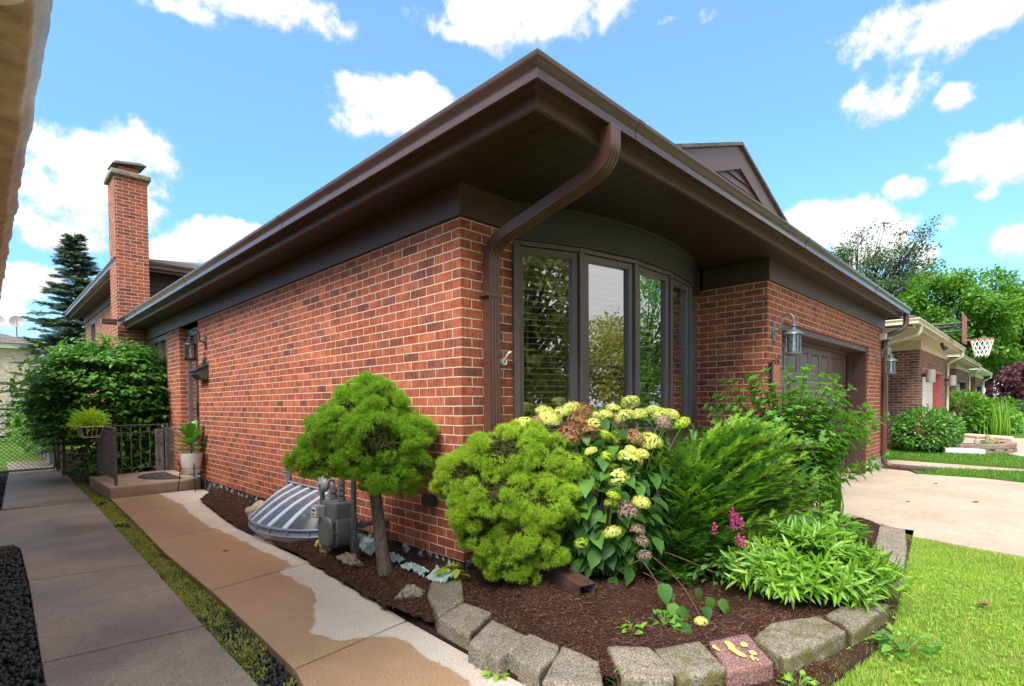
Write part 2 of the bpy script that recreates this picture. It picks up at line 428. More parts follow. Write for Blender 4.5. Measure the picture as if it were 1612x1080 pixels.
def block_mat(name, a, b, moss=0.0, red=False):
    g = G(name); p = g.coord()
    fine = g.noise(p, 115, 2, 0.6); mid = g.noise(p, 14, 5); big = g.noise(p, 3.5, 4)
    col = g.ramp(g.math('ADD', g.math('MULTIPLY', mid, 0.5), g.math('MULTIPLY', big, 0.5)), [(0.3, a), (0.7, b)])
    col = g.mix(1.0, col, g.ramp(fine, [(0.34, (0.45, 0.45, 0.45)), (0.52, (1.0, 1.0, 1.0)), (0.68, (1.75, 1.7, 1.62))]), 'MULTIPLY')
    nz = g.n('ShaderNodeNewGeometry').outputs['Normal']
    side = g.math('SUBTRACT', 1.0, g.math('ABSOLUTE', g.sep(nz)[2]))
    mk = g.math('ADD', g.noise(p, 11, 5, 0.65), g.math('MULTIPLY', side, 0.10))
    col = g.mix(g.math('MULTIPLY', g.step(mk, 0.60 - 0.12 * moss, 0.70 - 0.10 * moss), 0.25 + 0.6 * moss), col, g.mix(fine, (0.045, 0.05, 0.008), (0.16, 0.14, 0.02)))
    h = g.math('ADD', fine, g.math('MULTIPLY', mid, 1.5))
    return g.out(g.bsdf(col, 0.92, g.bump(h, 0.6, 0.006), spec=0.2))
M_BLK = block_mat('grey_tan_edging_concrete', (0.165, 0.135, 0.105), (0.28, 0.238, 0.19), 0.2)
M_BLKM = block_mat('mossy_edging_concrete', (0.140, 0.118, 0.088), (0.24, 0.207, 0.16), 0.75)
M_BLKR = block_mat('dusky_red_edging_concrete', (0.17, 0.085, 0.08), (0.27, 0.15, 0.14), 0.0)
M_BLKP = block_mat('planter_wall_concrete', (0.20, 0.12, 0.11), (0.30, 0.2, 0.18), 0.1)
M_ROCK = block_mat('tan_field_stone', (0.28, 0.22, 0.16), (0.46, 0.38, 0.30), 0.0)
M_PAINT_Y = plain('yellow_ochre_paint', (0.56, 0.40, 0.13), 0.7, 0.15, 20, 0.2)

def soil_mat(name, cols, scale=1.0):
    g = G(name); p = g.pos()
    n1 = g.noise(g.mapping(p, scale=(1, 1.6, 1)), 60 * scale, 6, 0.75); n2 = g.noise(p, 5, 4); n3 = g.noise(p, 240, 3)
    f = g.math('ADD', g.math('MULTIPLY', n1, 0.7), g.math('MULTIPLY', n2, 0.3))
    col = g.ramp(f, [(0.3, cols[0]), (0.5, cols[1]), (0.72, cols[2])])
    return g.out(g.bsdf(col, 0.95, g.bump(g.math('ADD', n1, g.math('MULTIPLY', n3, 0.4)), 0.9, 0.02), spec=0.2))
M_MULCH = soil_mat('dark_brown_mulch', [(0.020, 0.009, 0.006), (0.055, 0.024, 0.016), (0.13, 0.058, 0.036)])
M_SOIL = soil_mat('dark_strip_soil', [(0.012, 0.010, 0.009), (0.035, 0.028, 0.022), (0.09, 0.07, 0.05)])
M_GRAVELB = soil_mat('black_gravel_bed', [(0.006, 0.006, 0.007), (0.014, 0.013, 0.014), (0.04, 0.04, 0.042)])

def grass_base(name, a, b, c):
    g = G(name); p = g.pos()
    n1 = g.noise(p, 2.0, 6, 0.65); n2 = g.noise(p, 70, 4)
    f = g.math('ADD', g.math('MULTIPLY', n1, 0.6), g.math('MULTIPLY', n2, 0.4))
    return g.out(g.bsdf(g.ramp(f, [(0.3, a), (0.5, b), (0.7, c)]), 0.95, g.bump(n2, 0.8, 0.03), spec=0.1))
M_LAWN = grass_base('lawn_soil_and_thatch', (0.09, 0.14, 0.016), (0.15, 0.19, 0.03), (0.27, 0.23, 0.085))
M_LAWNF = grass_base('far_lawn', (0.045, 0.11, 0.011), (0.08, 0.16, 0.018), (0.13, 0.19, 0.03))

def bark_mat(name, a, b):
    g = G(name); p = g.coord()
    n = g.noise(g.mapping(p, scale=(1, 1, 0.35)), 45, 6, 0.7)
    return g.out(g.bsdf(g.ramp(n, [(0.3, a), (0.7, b)]), 0.9, g.bump(n, 0.9, 0.01), spec=0.2))
M_BARK = bark_mat('grey_brown_bark', (0.055, 0.040, 0.030), (0.19, 0.15, 0.12))
M_BARKD = bark_mat('dark_bark', (0.03, 0.022, 0.017), (0.10, 0.075, 0.06))
M_TWIG = bark_mat('brown_twigs', (0.05, 0.026, 0.014), (0.16, 0.09, 0.05))

# foliage
L_PINE = leafmat('bright_needle_green', [(0.11, 0.22, 0.013), (0.17, 0.33, 0.02), (0.25, 0.43, 0.033), (0.34, 0.49, 0.05)], 0.5, 0.35)
L_PINE2 = leafmat('yellow_needle_green', [(0.17, 0.28, 0.018), (0.26, 0.40, 0.026), (0.36, 0.51, 0.04), (0.48, 0.58, 0.07)], 0.5, 0.35)
L_PIND = leafmat('inner_brown_needles', [(0.05, 0.085, 0.01), (0.08, 0.095, 0.016), (0.12, 0.085, 0.028)], 0.7, 0.15)
L_HYD = leafmat('hydrangea_leaf', [(0.030, 0.085, 0.018), (0.045, 0.12, 0.022), (0.065, 0.165, 0.026), (0.10, 0.22, 0.035)], 0.5, 0.28, spec=.25)
L_YEW = leafmat('yew_needle', [(0.028, 0.10, 0.014), (0.05, 0.15, 0.02), (0.08, 0.205, 0.022), (0.13, 0.27, 0.025)], 0.4, 0.25)
L_YEWT = leafmat('yew_new_growth', [(0.11, 0.25, 0.018), (0.17, 0.33, 0.02), (0.24, 0.40, 0.03)], 0.45, 0.35)
L_SHRUB = leafmat('fresh_shrub_leaf', [(0.06, 0.175, 0.028), (0.095, 0.245, 0.036), (0.14, 0.32, 0.048), (0.22, 0.40, 0.075)], 0.4, 0.35)
L_LILY = leafmat('lance_leaf', [(0.075, 0.19, 0.014), (0.12, 0.265, 0.02), (0.18, 0.34, 0.03), (0.26, 0.42, 0.05)], 0.35, 0.3)
L_DARK = leafmat('dark_bush_leaf', [(0.040, 0.125, 0.018), (0.065, 0.185, 0.026), (0.10, 0.245, 0.034), (0.16, 0.32, 0.05)], 0.42, 0.28)
L_LIME = leafmat('lime_leaf', [(0.20, 0.34, 0.02), (0.32, 0.48, 0.03), (0.45, 0.58, 0.05)], 0.45, 0.4)
L_FIG = leafmat('glossy_fig_leaf', [(0.045, 0.15, 0.02), (0.075, 0.22, 0.025), (0.12, 0.28, 0.03)], 0.28, 0.25)
L_SPRUCE = leafmat('spruce_needle', [(0.025, 0.055, 0.03), (0.045, 0.085, 0.05), (0.075, 0.125, 0.08), (0.15, 0.21, 0.16)], 0.6, 0.1)
L_MAPLE = leafmat('maple_leaf', [(0.035, 0.105, 0.008), (0.065, 0.175, 0.013), (0.11, 0.25, 0.02), (0.17, 0.33, 0.032)], 0.45, 0.35)
L_LOCUST = leafmat('grey_green_leaf', [(0.025, 0.065, 0.018), (0.05, 0.10, 0.03), (0.09, 0.15, 0.05)], 0.5, 0.3)
L_PURPLE = leafmat('purple_leaf', [(0.05, 0.014, 0.025), (0.11, 0.03, 0.05), (0.18, 0.06, 0.085)], 0.5, 0.25)
L_OAK = leafmat('olive_tree_leaf', [(0.18, 0.19, 0.03), (0.28, 0.26, 0.045), (0.40, 0.32, 0.07)], 0.5, 0.3)
L_GRASS = leafmat('grass_blade', [(0.125, 0.265, 0.018), (0.19, 0.345, 0.024), (0.27, 0.42, 0.036), (0.47, 0.44, 0.13), (0.21, 0.38, 0.03)], 0.5, 0.35)
L_GRASSF = leafmat('far_grass_blade', [(0.06, 0.16, 0.013), (0.09, 0.21, 0.018), (0.13, 0.26, 0.026)], 0.5, 0.35)
L_CLOVER = leafmat('clover_leaf', [(0.14, 0.31, 0.03), (0.22, 0.42, 0.045), (0.32, 0.52, 0.08)], 0.5, 0.35)
L_MOSS = leafmat('strip_weeds', [(0.16, 0.19, 0.02), (0.30, 0.28, 0.05), (0.42, 0.31, 0.12), (0.24, 0.40, 0.04), (0.34, 0.22, 0.09), (0.40, 0.36, 0.09)], 0.6, 0.25)
L_MULCH = leafmat('mulch_shreds', [(0.03, 0.012, 0.008), (0.065, 0.028, 0.018), (0.11, 0.047, 0.03), (0.18, 0.09, 0.055)], 0.9, 0.0, spec=0.2)
L_FLY = leafmat('chartreuse_florets', [(0.56, 0.61, 0.10), (0.71, 0.72, 0.18), (0.83, 0.81, 0.36)], 0.5, 0.3)
L_FLG = leafmat('green_florets', [(0.38, 0.54, 0.035), (0.50, 0.62, 0.05), (0.64, 0.70, 0.10)], 0.5, 0.3)
L_FLB = leafmat('dried_brown_florets', [(0.17, 0.065, 0.03), (0.30, 0.13, 0.06), (0.45, 0.24, 0.13)], 0.7, 0.2)
L_FLP = leafmat('faded_pink_florets', [(0.25, 0.14, 0.12), (0.40, 0.26, 0.22), (0.5, 0.36, 0.3)], 0.7, 0.2)
L_PINK = leafmat('magenta_florets', [(0.38, 0.03, 0.16), (0.55, 0.06, 0.26), (0.66, 0.14, 0.38)], 0.6, 0.3)
L_SEED = leafmat('yellow_green_maple_seedling', [(0.26, 0.36, 0.03), (0.36, 0.45, 0.05), (0.45, 0.5, 0.09)], 0.5, 0.4)
L_STONE = leafmat('black_gravel_stone', [(0.006, 0.006, 0.007), (0.013, 0.013, 0.015), (0.026, 0.026, 0.029)], 0.5, 0.0)
# ------------------------------------------------------------------ the main house
def eave_sweep(mb, plan, prof, z, sign=1.0):
    """profile (outward distance, height) swept along a plan polyline with mitred corners"""
    n = len(plan); k = len(prof); vs = []
    P = [Vector(p) for p in plan]
    for i in range(n):
        ds = []
        if i > 0: ds.append((P[i] - P[i-1]).normalized())
        if i < n - 1: ds.append((P[i+1] - P[i]).normalized())
        ns = [Vector((d.y, -d.x)) * sign for d in ds]
        m = ns[0] if len(ns) == 1 else (ns[0] + ns[1]) / (1 + ns[0].dot(ns[1]))
        vs += [(P[i].x + m.x * a, P[i].y + m.y * a, z + b) for a, b in prof]
    fs = [(i*k+j, i*k+(j+1)%k, (i+1)*k+(j+1)%k, (i+1)*k+j) for i in range(n-1) for j in range(k)]
    fs += [tuple(range(k)), tuple(range((n-1)*k, n*k))]
    return mb.add(vs, fs)

GUT = [(0.0, 0.0), (0.088, 0.0), (0.094, -0.006), (0.102, -0.004), (0.102, 0.012), (0.099, 0.03), (0.103, 0.05), (0.122, 0.072), (0.130, 0.086), (0.130, 0.104), (0.120, 0.106), (0.120, 0.098), (0.116, 0.080), (0.094, 0.058), (0.088, 0.012), (0.006, 0.010), (0.006, 0.106), (0.0, 0.106)]
FAS = [(0.0, 0.0), (0.0, 0.155), (-0.025, 0.155), (-0.025, 0.0)]

HOUSE = thing('brick_house', 'red brick house with dark brown eaves, bow window and attached garage', 'house')

# brickwork
w = MB()
w.box(0, .12, 0, 6.2, .15, 2.528)
w.box(.12, .505, 0, .12, .15, 2.528)
w.box(.505, 3.40, 0, .12, .15, .985)
w.box(3.40, 3.56, 0, .12, .15, 2.528)
w.box(3.56, 3.68, -.76, .12, .15, 2.528)
w.box(3.68, 4.0, -.76, -.64, .15, 2.528)
w.box(4.0, 8.22, -.76, -.64, 2.14, 2.528)
w.box(8.22, 9.18, -.76, -.64, .22, 2.528)
w.box(9.18, 9.3, -.76, 10.3, .22, 2.528)
w.box(0, .15, 7.25, 8.05, .15, 2.528)
w.box(0, .12, 8.05, 9.74, .15, .9)
w.box(0, .12, 10.46, 16.0, .15, 3.99)
w.box(0, .12, 16.0, 17.0, .15, 2.45)
w.box(0, .12, 16.0, 17.0, 3.72, 3.99)
w.box(0, .12, 17.0, 18.0, .15, 3.99)
w.box(.12, 9.3, 17.88, 18.0, .15, 3.99)
w.box(9.18, 9.3, 10.3, 17.88, .15, 3.99)
w.build('wall', M_BRICK, HOUSE)

f = MB()
f.box(.012, .10, .012, 9.7, -.3, .149)
f.box(.10, 3.55, .012, .10, -.3, .149)
f.box(3.572, 3.66, -.748, .012, -.3, .149)
f.box(3.66, 3.98, -.748, -.65, -.3, .149)
f.build('foundation', M_FOUND, HOUSE, uv=False)
f = MB(); f.box(8.20, 9.31, -.772, -.60, -.3, .22); f.build('pier_footing', M_PALECON, HOUSE, bevel=.01, uv=False)
f = MB(); f.box(4.0, 8.22, -.45, .2, -.05, .03); f.build('garage_sill', M_PALECON, HOUSE, uv=False)

# eaves: soffit boards, fascia, frieze
s = MB(); s.frustum([(-.335, -1.0), (0.02, 0.02), (0.02, 9.74), (-.335, 9.74)], 2.752, 2.775); s.build('soffit', M_SOFX, HOUSE)
s = MB(); s.frustum([(-.335, -1.0), (9.52, -1.0), (9.52, .10), (0.02, .10), (0.02, 0.02)], 2.752, 2.775); s.build('soffit', M_SOFY, HOUSE)
s = MB(); eave_sweep(s, [(-.34, 9.74), (-.34, -1.01), (9.53, -1.01), (9.53, 9.74)], FAS, 2.735); s.build('fascia', M_FASCIA, HOUSE)
s = MB(); eave_sweep(s, [(-.34, 9.70), (-.34, -1.01), (9.53, -1.01), (9.53, -.2)], GUT, 2.80)
for c_ in (.42, 3.6, 6.8): eave_sweep(s, [(c_, -1.0115), (c_ + .05, -1.0115)], [(a * 1.02, b - .0015) for a, b in GUT], 2.80)
for c_ in (1.9, 5.0, 8.1): eave_sweep(s, [(-.3415, c_ + .05), (-.3415, c_)], [(a * 1.02, b - .0015) for a, b in GUT], 2.80)
s.box(-.70, -.475, 9.60, 9.70, 2.80, 2.812); s.box(-.70, -.475, 9.60, 9.612, 2.80, 2.90); s.box(-.70, -.475, 9.688, 9.70, 2.80, 2.90); s.box(-.712, -.70, 9.60, 9.70, 2.80, 2.90)
s.build('gutter', M_BROWN, HOUSE, smooth=True, angle=50)
s = MB()
s.box(-.028, -.001, -.028, 9.74, 2.53, 2.7515); s.box(-.001, .53, -.028, -.001, 2.53, 2.7515)
s.box(3.531, 3.559, -.76, -.06, 2.53, 2.7515); s.box(3.531, 9.33, -.789, -.761, 2.53, 2.7515); s.box(9.301, 9.33, -.76, 9.7, 2.53, 2.7515)
s.box(3.34, 3.53, -.028, -.001, 2.47, 2.7515)
s.build('frieze', M_FRIEZE, HOUSE, bevel=.003)

# roof
r = MB()
zr, sl = 2.918, 0.333
E0, E1, E2, E3 = (-.385, -1.055, zr), (9.575, -1.055, zr), (9.575, 10.3, zr), (-.385, 10.3, zr)
A = (4.595, 3.93, zr + sl * 5.03); B = (4.595, 10.3, zr + sl * 5.03)
r.add([E0, E1, E2, E3, A, B], [(0, 1, 4), (0, 4, 5, 3), (1, 2, 5, 4), (2, 3, 5)])
e = .022
r.add([(p[0], p[1], p[2] - e) for p in (E0, E1, E2, E3)] + [E0, E1, E2, E3], [(0, 1, 5, 4), (1, 2, 6, 5), (2, 3, 7, 6), (3, 0, 4, 7), (3, 2, 1, 0)])
r.build('roof', M_SHING, HOUSE, fix=False)

# front gable with board siding
gx, gz, gs = 4.47, 4.50, 0.352
hw = (gz - 3.24) / gs
gr = MB()
for sgn in (-1, 1):
    p0 = (gx, gz); p1 = (gx + sgn * hw, gz - gs * hw)
    for y0, y1, th, off in ((-.135, 3.7, .03, 0.0),):
        n = Vector((sgn * gs, 1)).normalized()
        q = [(p0[0], p0[1]), (p1[0], p1[1]), (p1[0], p1[1] - .04), (p0[0], p0[1] - .04)]
        gr.prism(q, 'y', y0, y1)
gr.build('gable_roof', M_SHING, HOUSE)
gb = MB()
for sgn in (-1, 1):
    wd = .25
    q = [(gx, gz - .042), (gx + sgn * hw, gz - gs * hw - .042), (gx + sgn * (hw - .05), gz - gs * hw - .042 - .0), (gx + sgn*(hw-.74), gz - gs*hw - .042), (gx, gz - .042 - wd)]
    gb.prism(q, 'y', -.10 - .001 * sgn, -.06)
gb.build('gable_rake_board', M_FASCIA, HOUSE)
gt = MB()
for sgn in (-1, 1):
    q = [(gx, gz - .285), (gx + sgn * (hw - .74), gz - gs * (hw - .74) - .285), (gx + sgn * (hw - .74), gz - gs * (hw - .74) - .325), (gx, gz - .325)]
    gt.prism(q, 'y', -.112 - .001 * sgn, -.06)
gt.build('gable_trim', M_FASCIA, HOUSE)
gsid = MB()
gsid.prism([(gx - hw + .05, gz - gs * hw), (gx + hw - .05, gz - gs * hw), (gx, gz - .06)], 'y', -.055, -.03)
z = 3.25
while z < gz - .24:
    half = max(.02, (gz - z - .20) / gs)
    gsid.add([(gx - half, -.092, z), (gx + half, -.092, z), (gx + half, -.072, z + .10), (gx - half, -.072, z + .10), (gx - half, -.06, z), (gx + half, -.06, z)],
             [(0, 1, 2, 3), (0, 4, 5, 1)])
    z += .10
gsid.build('gable_siding', M_FASCIA, HOUSE)

# bow window
J = [(.505, -.0), (1.05, -.215), (1.66, -.325), (2.29, -.314), (2.87, -.215), (3.40, -.01)]
BOW = MB()
def offs(pts, d):
    out = []
    for i, p in enumerate(pts):
        ns = []
        for a, b in ((i-1, i), (i, i+1)):
            if a >= 0 and b < len(pts):
                t = (Vector(pts[b]) - Vector(pts[a])).normalized(); ns.append(Vector((t.y, -t.x)))
        m = ns[0] if len(ns) == 1 else (ns[0] + ns[1]) / (1 + ns[0].dot(ns[1]))
        out.append((p[0] + m.x * d, p[1] + m.y * d))
    return out
def fine(pts, k=6):
    """smooth curve through the joints (Catmull-Rom)"""
    P = [Vector(p) for p in pts]; P = [P[0] * 2 - P[1]] + P + [P[-1] * 2 - P[-2]]; out = []
    for i in range(1, len(P) - 2):
        for j in range(k):
            t = j / k; a, b, c, d = P[i-1:i+3]
            out.append(tuple(.5 * ((2*b) + (c-a)*t + (2*a-5*b+4*c-d)*t*t + (3*b-a-3*c+d)*t**3)))
    return out + [tuple(P[-2])]
def ribbon(mb, pts, d0, d1, z0, z1):
    a, b = offs(pts, d0), offs(pts, d1); n = len(pts)
    vs = [(x, y, zz) for zz in (z0, z1) for L in (a, b) for x, y in L]
    fs = []
    for i in range(n - 1):
        A0, A1, B0, B1 = i, i+1, n+i, n+i+1; C0, C1, D0, D1 = 2*n+i, 2*n+i+1, 3*n+i, 3*n+i+1
        fs += [(B0, B1, D1, D0), (A1, A0, C0, C1), (A0, A1, B1, B0), (C0, D0, D1, C1)]
    fs += [(0, n, 3*n, 2*n), (n-1, 3*n-1, 4*n-1, 2*n-1)]
    return mb.add(vs, fs)
BW = bpy.data.objects.new('bow_window', None); COL.objects.link(BW); BW.parent = HOUSE; BW.empty_display_size = .1
ZS, ZH = 1.03, 2.44
fr = MB()
ribbon(fr, J, -.055, .018, ZH, ZH + .035)       # head
ribbon(fr, J, -.055, .045, ZS - .045, ZS)       # sill
for i, p in enumerate(J):                         # mullion posts
    o = offs(J, 0)
    t = Vector(J[min(i+1, 5)]) - Vector(J[max(i-1, 0)]); ang = math.atan2(t.y, t.x)
    fr.obox((p[0] + (.02 if i == 0 else (-.02 if i == 5 else 0)), p[1] + (.0 if i in (0, 5) else .012), (ZS + ZH) / 2), (.05 if i in (0, 5) else .042, .085, ZH - ZS), Matrix.Rotation(ang, 3, 'Z'))
fr.build('frame', M_FRAME, BW, bevel=.004)
for i in range(5):
    a, b = Vector(J[i]), Vector(J[i+1]); t = (b - a).normalized(); L = (b - a).length; n = Vector((t.y, -t.x))
    ang = math.atan2(t.y, t.x); M = Matrix.Rotation(ang, 3, 'Z'); mid = (a + b) / 2
    sash = MB(); e0, e1 = .030, .085
    P = lambda u, d: (mid.x + t.x * u + n.x * d, mid.y + t.y * u + n.y * d)
    hl = L / 2 - e0
    for u in (-1, 1):
        c = P(u * (hl - .026), -.008); sash.obox((c[0], c[1], (ZS + ZH) / 2), (.052, .042, ZH - ZS - .012), M)
    for zc, hh in ((ZH - .033, .054), (ZS + .036, .06)):
        c = P(0, -.009); sash.obox((c[0], c[1], zc), (2 * (hl - .052) + .002, .040, hh), M)
    sash.build('sash', M_FRAME, BW, bevel=.006)
    gp = MB(); hw2 = hl - .048
    q0, q1 = P(-hw2, -.018), P(hw2, -.018)
    gp.add([(q0[0], q0[1], ZS + .06), (q1[0], q1[1], ZS + .06), (q1[0], q1[1], ZH - .055), (q0[0], q0[1], ZH - .055)], [(0, 1, 2, 3)])
    gp.build('pane', M_GLASS, BW, fix=False)
    bl = MB(); zz = ZS + .07; k = 0
    while zz < ZH - .09:
        c = P(0, -.115)
        bl.obox((c[0], c[1], zz), (2 * hw2 - .01, .046, .0048), M @ Matrix.Rotation(math.radians(7), 3, 'X'))
        zz += .0475
    for u in (-.55, .55):
        c = P(u * hw2, -.115); bl.tube([(c[0], c[1], ZS + .07), (c[0], c[1], ZH - .06)], .0016, 4)
    c = P(0, -.115); bl.obox((c[0], c[1], ZH - .075), (2 * hw2, .05, .035), M)
    bl.build('blind', M_BLIND, BW)
FJ = fine(J)
v = MB(); ribbon(v, [(FJ[0][0], FJ[0][1])] + FJ[1:-1] + [FJ[-1]], -.03, .012, ZH + .037, 2.7505); v.build('valance_panel', M_CHAR, BW, smooth=True)
v = MB(); ribbon(v, FJ, .0125, .034, 2.722, 2.7508); ribbon(v, FJ, .0125, .030, ZH + .036, ZH + .056); v.build('valance_moulding', M_CHAR, BW, smooth=True)
v = MB(); ribbon(v, J, -.05, .0, .12, ZS - .046); v.build('apron_panel', M_FRAME, BW)
# the room seen through the panes
rm = MB()
rm.box(.2, 3.5, 2.9, 2.95, .3, 2.7); rm.box(.2, .25, .13, 2.9, .3, 2.7); rm.box(3.45, 3.5, .13, 2.9, .3, 2.7); rm.box(.25, 3.45, .0, 2.9, 2.60, 2.65)
rm.build('room', M_ROOM, HOUSE); 
rm = MB(); rm.box(.25, 3.45, -.05, 2.9, .92, .98); rm.build('room_floor', M_ROOMF, HOUSE)

# garage door
gd = bpy.data.objects.new('garage_door', None); COL.objects.link(gd); gd.parent = HOUSE; gd.empty_display_size = .1
tr = MB(); tr.box(4.001, 4.075, -.735, -.40, .03, 2.06); tr.box(8.145, 8.219, -.735, -.40, .03, 2.06); tr.box(4.001, 8.219, -.735, -.40, 2.06, 2.139)
tr.box(4.0755, 4.115, -.52, -.46, .03, 2.0595); tr.box(8.105, 8.1445, -.52, -.46, .03, 2.0595); tr.box(4.1155, 8.1045, -.52, -.46, 2.02, 2.0595)
tr.build('door_surround', M_JAMB, HOUSE, bevel=.006)
def garage_metal():
    g = G('brown_woodgrain_door'); p = g.coord()
    n = g.noise(g.mapping(p, scale=(2.5, 1, 38)), 3.0, 6, 0.65)
    col = g.ramp(n, [(0.3, (0.090, 0.052, 0.044)), (0.7, (0.15, 0.096, 0.082))])
    return g.out(g.bsdf(col, 0.38, g.bump(n, 0.35, 0.003)))
M_GDOOR = garage_metal()
for k in range(4):
    z0 = .035 + k * .505; z1 = z0 + .499
    d = MB(); y = -.45
    nx = 8; x0, x1 = 4.076, 8.144; pw = (x1 - x0) / nx
    vs = []
    d.box(x0, x1, y + .012, y + .05, z0, z1)
    # front skin: stiles round eight raised panels
    for i in range(nx):
        xa, xb = x0 + i * pw, x0 + (i + 1) * pw
        m, n2, dp = .055, .03, .014
        O = [(xa, y, z0), (xb, y, z0), (xb, y, z1), (xa, y, z1)]
        I = [(xa + m, y, z0 + .10), (xb - m, y, z0 + .10), (xb - m, y, z1 - .10), (xa + m, y, z1 - .10)]
        D1 = [(xa + m + .012, y + dp, z0 + .112), (xb - m - .012, y + dp, z0 + .112), (xb - m - .012, y + dp, z1 - .112), (xa + m + .012, y + dp, z1 - .112)]
        U = [(xa + m + .045, y + .002, z0 + .145), (xb - m - .045, y + .002, z0 + .145), (xb - m - .045, y + .002, z1 - .145), (xa + m + .045, y + .002, z1 - .145)]
        fs = []
        for a in (0, 4, 8): fs += [(a + j, a + (j + 1) % 4, a + 4 + (j + 1) % 4, a + 4 + j) for j in range(4)]
        d.add(O + I + D1 + U, fs + [(12, 13, 14, 15)])
    d.build('door_section', M_GDOOR, gd, fix=False)
b_ = MB(); b_.box(4.0, 8.22, -.39, -.36, 0.03, 2.14); b_.build('door_back', M_DARKBROWN, gd)

# entrance: recessed storm door, side window
ed = bpy.data.objects.new('front_door', None); COL.objects.link(ed); ed.parent = HOUSE; ed.empty_display_size = .1
d = MB(); d.box(.10, .17, 6.20, 6.30, .16, 2.50); d.box(.10, .17, 7.15, 7.25, .16, 2.50); d.box(.10, .17, 6.301, 7.149, 2.38, 2.50); d.box(.10, .17, 6.72, 6.77, .16, 2.379)
d.build('frame', M_FRAME, ed, bevel=.006)
d = MB(); d.box(.135, .175, 6.305, 6.715, .17, 2.375); d.box(.11, .134, 6.33, 6.40, .17, 2.37); d.box(.11, .134, 6.64, 6.70, .17, 2.37); d.build('door_leaf', M_JAMB, ed, bevel=.004)
d = MB(); d.add([(.13, 6.775, .25), (.13, 7.145, .25), (.13, 7.145, 2.37), (.13, 6.775, 2.37)], [(0, 1, 2, 3)]); d.build('side_pane', M_GLASSD, ed, fix=False)
d = MB(); d.box(.118, .1335, 6.41, 6.63, .9, 2.3); d.build('door_pane', M_GLASSD, ed)
d = MB(); d.box(.085, .11, 6.655, 6.685, 1.08, 1.30); d.tube([(.09, 6.67, 1.2), (.05, 6.67, 1.2), (.04, 6.74, 1.2)], .011, 8); d.build('handle', M_BLACKM, ed, bevel=.003)
d = MB(); d.box(.2, .22, 6.2, 9.74, .15, 2.53); d.build('entry_backing', M_DARKBROWN, HOUSE)
sw = bpy.data.objects.new('side_window', None); COL.objects.link(sw); sw.parent = HOUSE; sw.empty_display_size = .1
d = MB(); d.box(.0, .09, 8.052, 8.13, .902, 2.52); d.box(.0, .09, 9.66, 9.738, .902, 2.52); d.box(.0, .09, 8.131, 9.659, 2.43, 2.52); d.box(.0, .09, 8.131, 9.659, .902, .98)
for y in (8.62, 9.14): d.box(.01, .08, y, y + .06, .981, 2.429)
d.build('frame', M_FRAME, sw, bevel=.005)
d = MB(); d.add([(.05, 8.13, .98), (.05, 9.66, .98), (.05, 9.66, 2.43), (.05, 8.13, 2.43)], [(0, 1, 2, 3)]); d.build('pane', M_GLASSD, sw, fix=False)

# rear block: siding, upper eaves and roof, upstairs window
d = MB()
for k in range(9):
    z0 = 2.72 + k * .145
    d.add([(.095, 10.262, z0), (9.3, 10.262, z0), (9.3, 10.285, z0 + .145), (.095, 10.285, z0 + .145), (.095, 10.29, z0), (9.3, 10.29, z0)], [(0, 1, 2, 3), (0, 4, 5, 1)])
d.box(.13, 9.17, 10.30, 10.34, 2.4, 4.0)
d.build('upper_siding', M_DARKBROWN, HOUSE)
d = MB(); d.box(-.32, 9.6, 9.94, 18.3, 3.992, 4.015); d.build('upper_soffit', M_SOFX, HOUSE)
d = MB(); eave_sweep(d, [(-.34, 18.3), (-.34, 9.92), (9.62, 9.92), (9.62, 18.3)], FAS, 3.965); d.build('upper_fascia', M_FASCIA, HOUSE)
d = MB(); eave_sweep(d, [(-.34, 18.3), (-.34, 9.92), (9.62, 9.92)], GUT, 4.02); d.build('upper_gutter', M_BROWN, HOUSE, smooth=True, angle=28)
d = MB(); d.box(-.03, -.001, 10.47, 18.03, 3.80, 3.991); d.build('upper_frieze', M_FRIEZE, HOUSE)
r = MB(); zu = 4.145
Q = [(-.43, 9.83, zu), (9.7, 9.83, zu), (9.7, 18.4, zu), (-.43, 18.4, zu), (3.86, 14.115, zu + .30*4.285), (5.41, 14.115, zu + .30*4.285)]
r.add(Q, [(0, 1, 5, 4), (0, 4, 3), (1, 2, 5), (2, 3, 4, 5), (3, 2, 1, 0)])
r.build('upper_roof', M_SHING, HOUSE, fix=False)
uw = bpy.data.objects.new('upstairs_window', None); COL.objects.link(uw); uw.parent = HOUSE; uw.empty_display_size = .1
d = MB(); d.box(.0, .08, 16.002, 16.10, 2.452, 3.718); d.box(.0, .08, 16.90, 16.998, 2.452, 3.718); d.box(.0, .08, 16.101, 16.899, 3.62, 3.718); d.box(-.03, .08, 16.101, 16.899, 2.452, 2.54)
d.build('frame', M_FRAME, uw, bevel=.004)
d = MB(); d.add([(.05, 16.1, 2.54), (.05, 16.9, 2.54), (.05, 16.9, 3.62), (.05, 16.1, 3.62)], [(0, 1, 2, 3)]); d.build('pane', M_GLASSD, uw, fix=False)

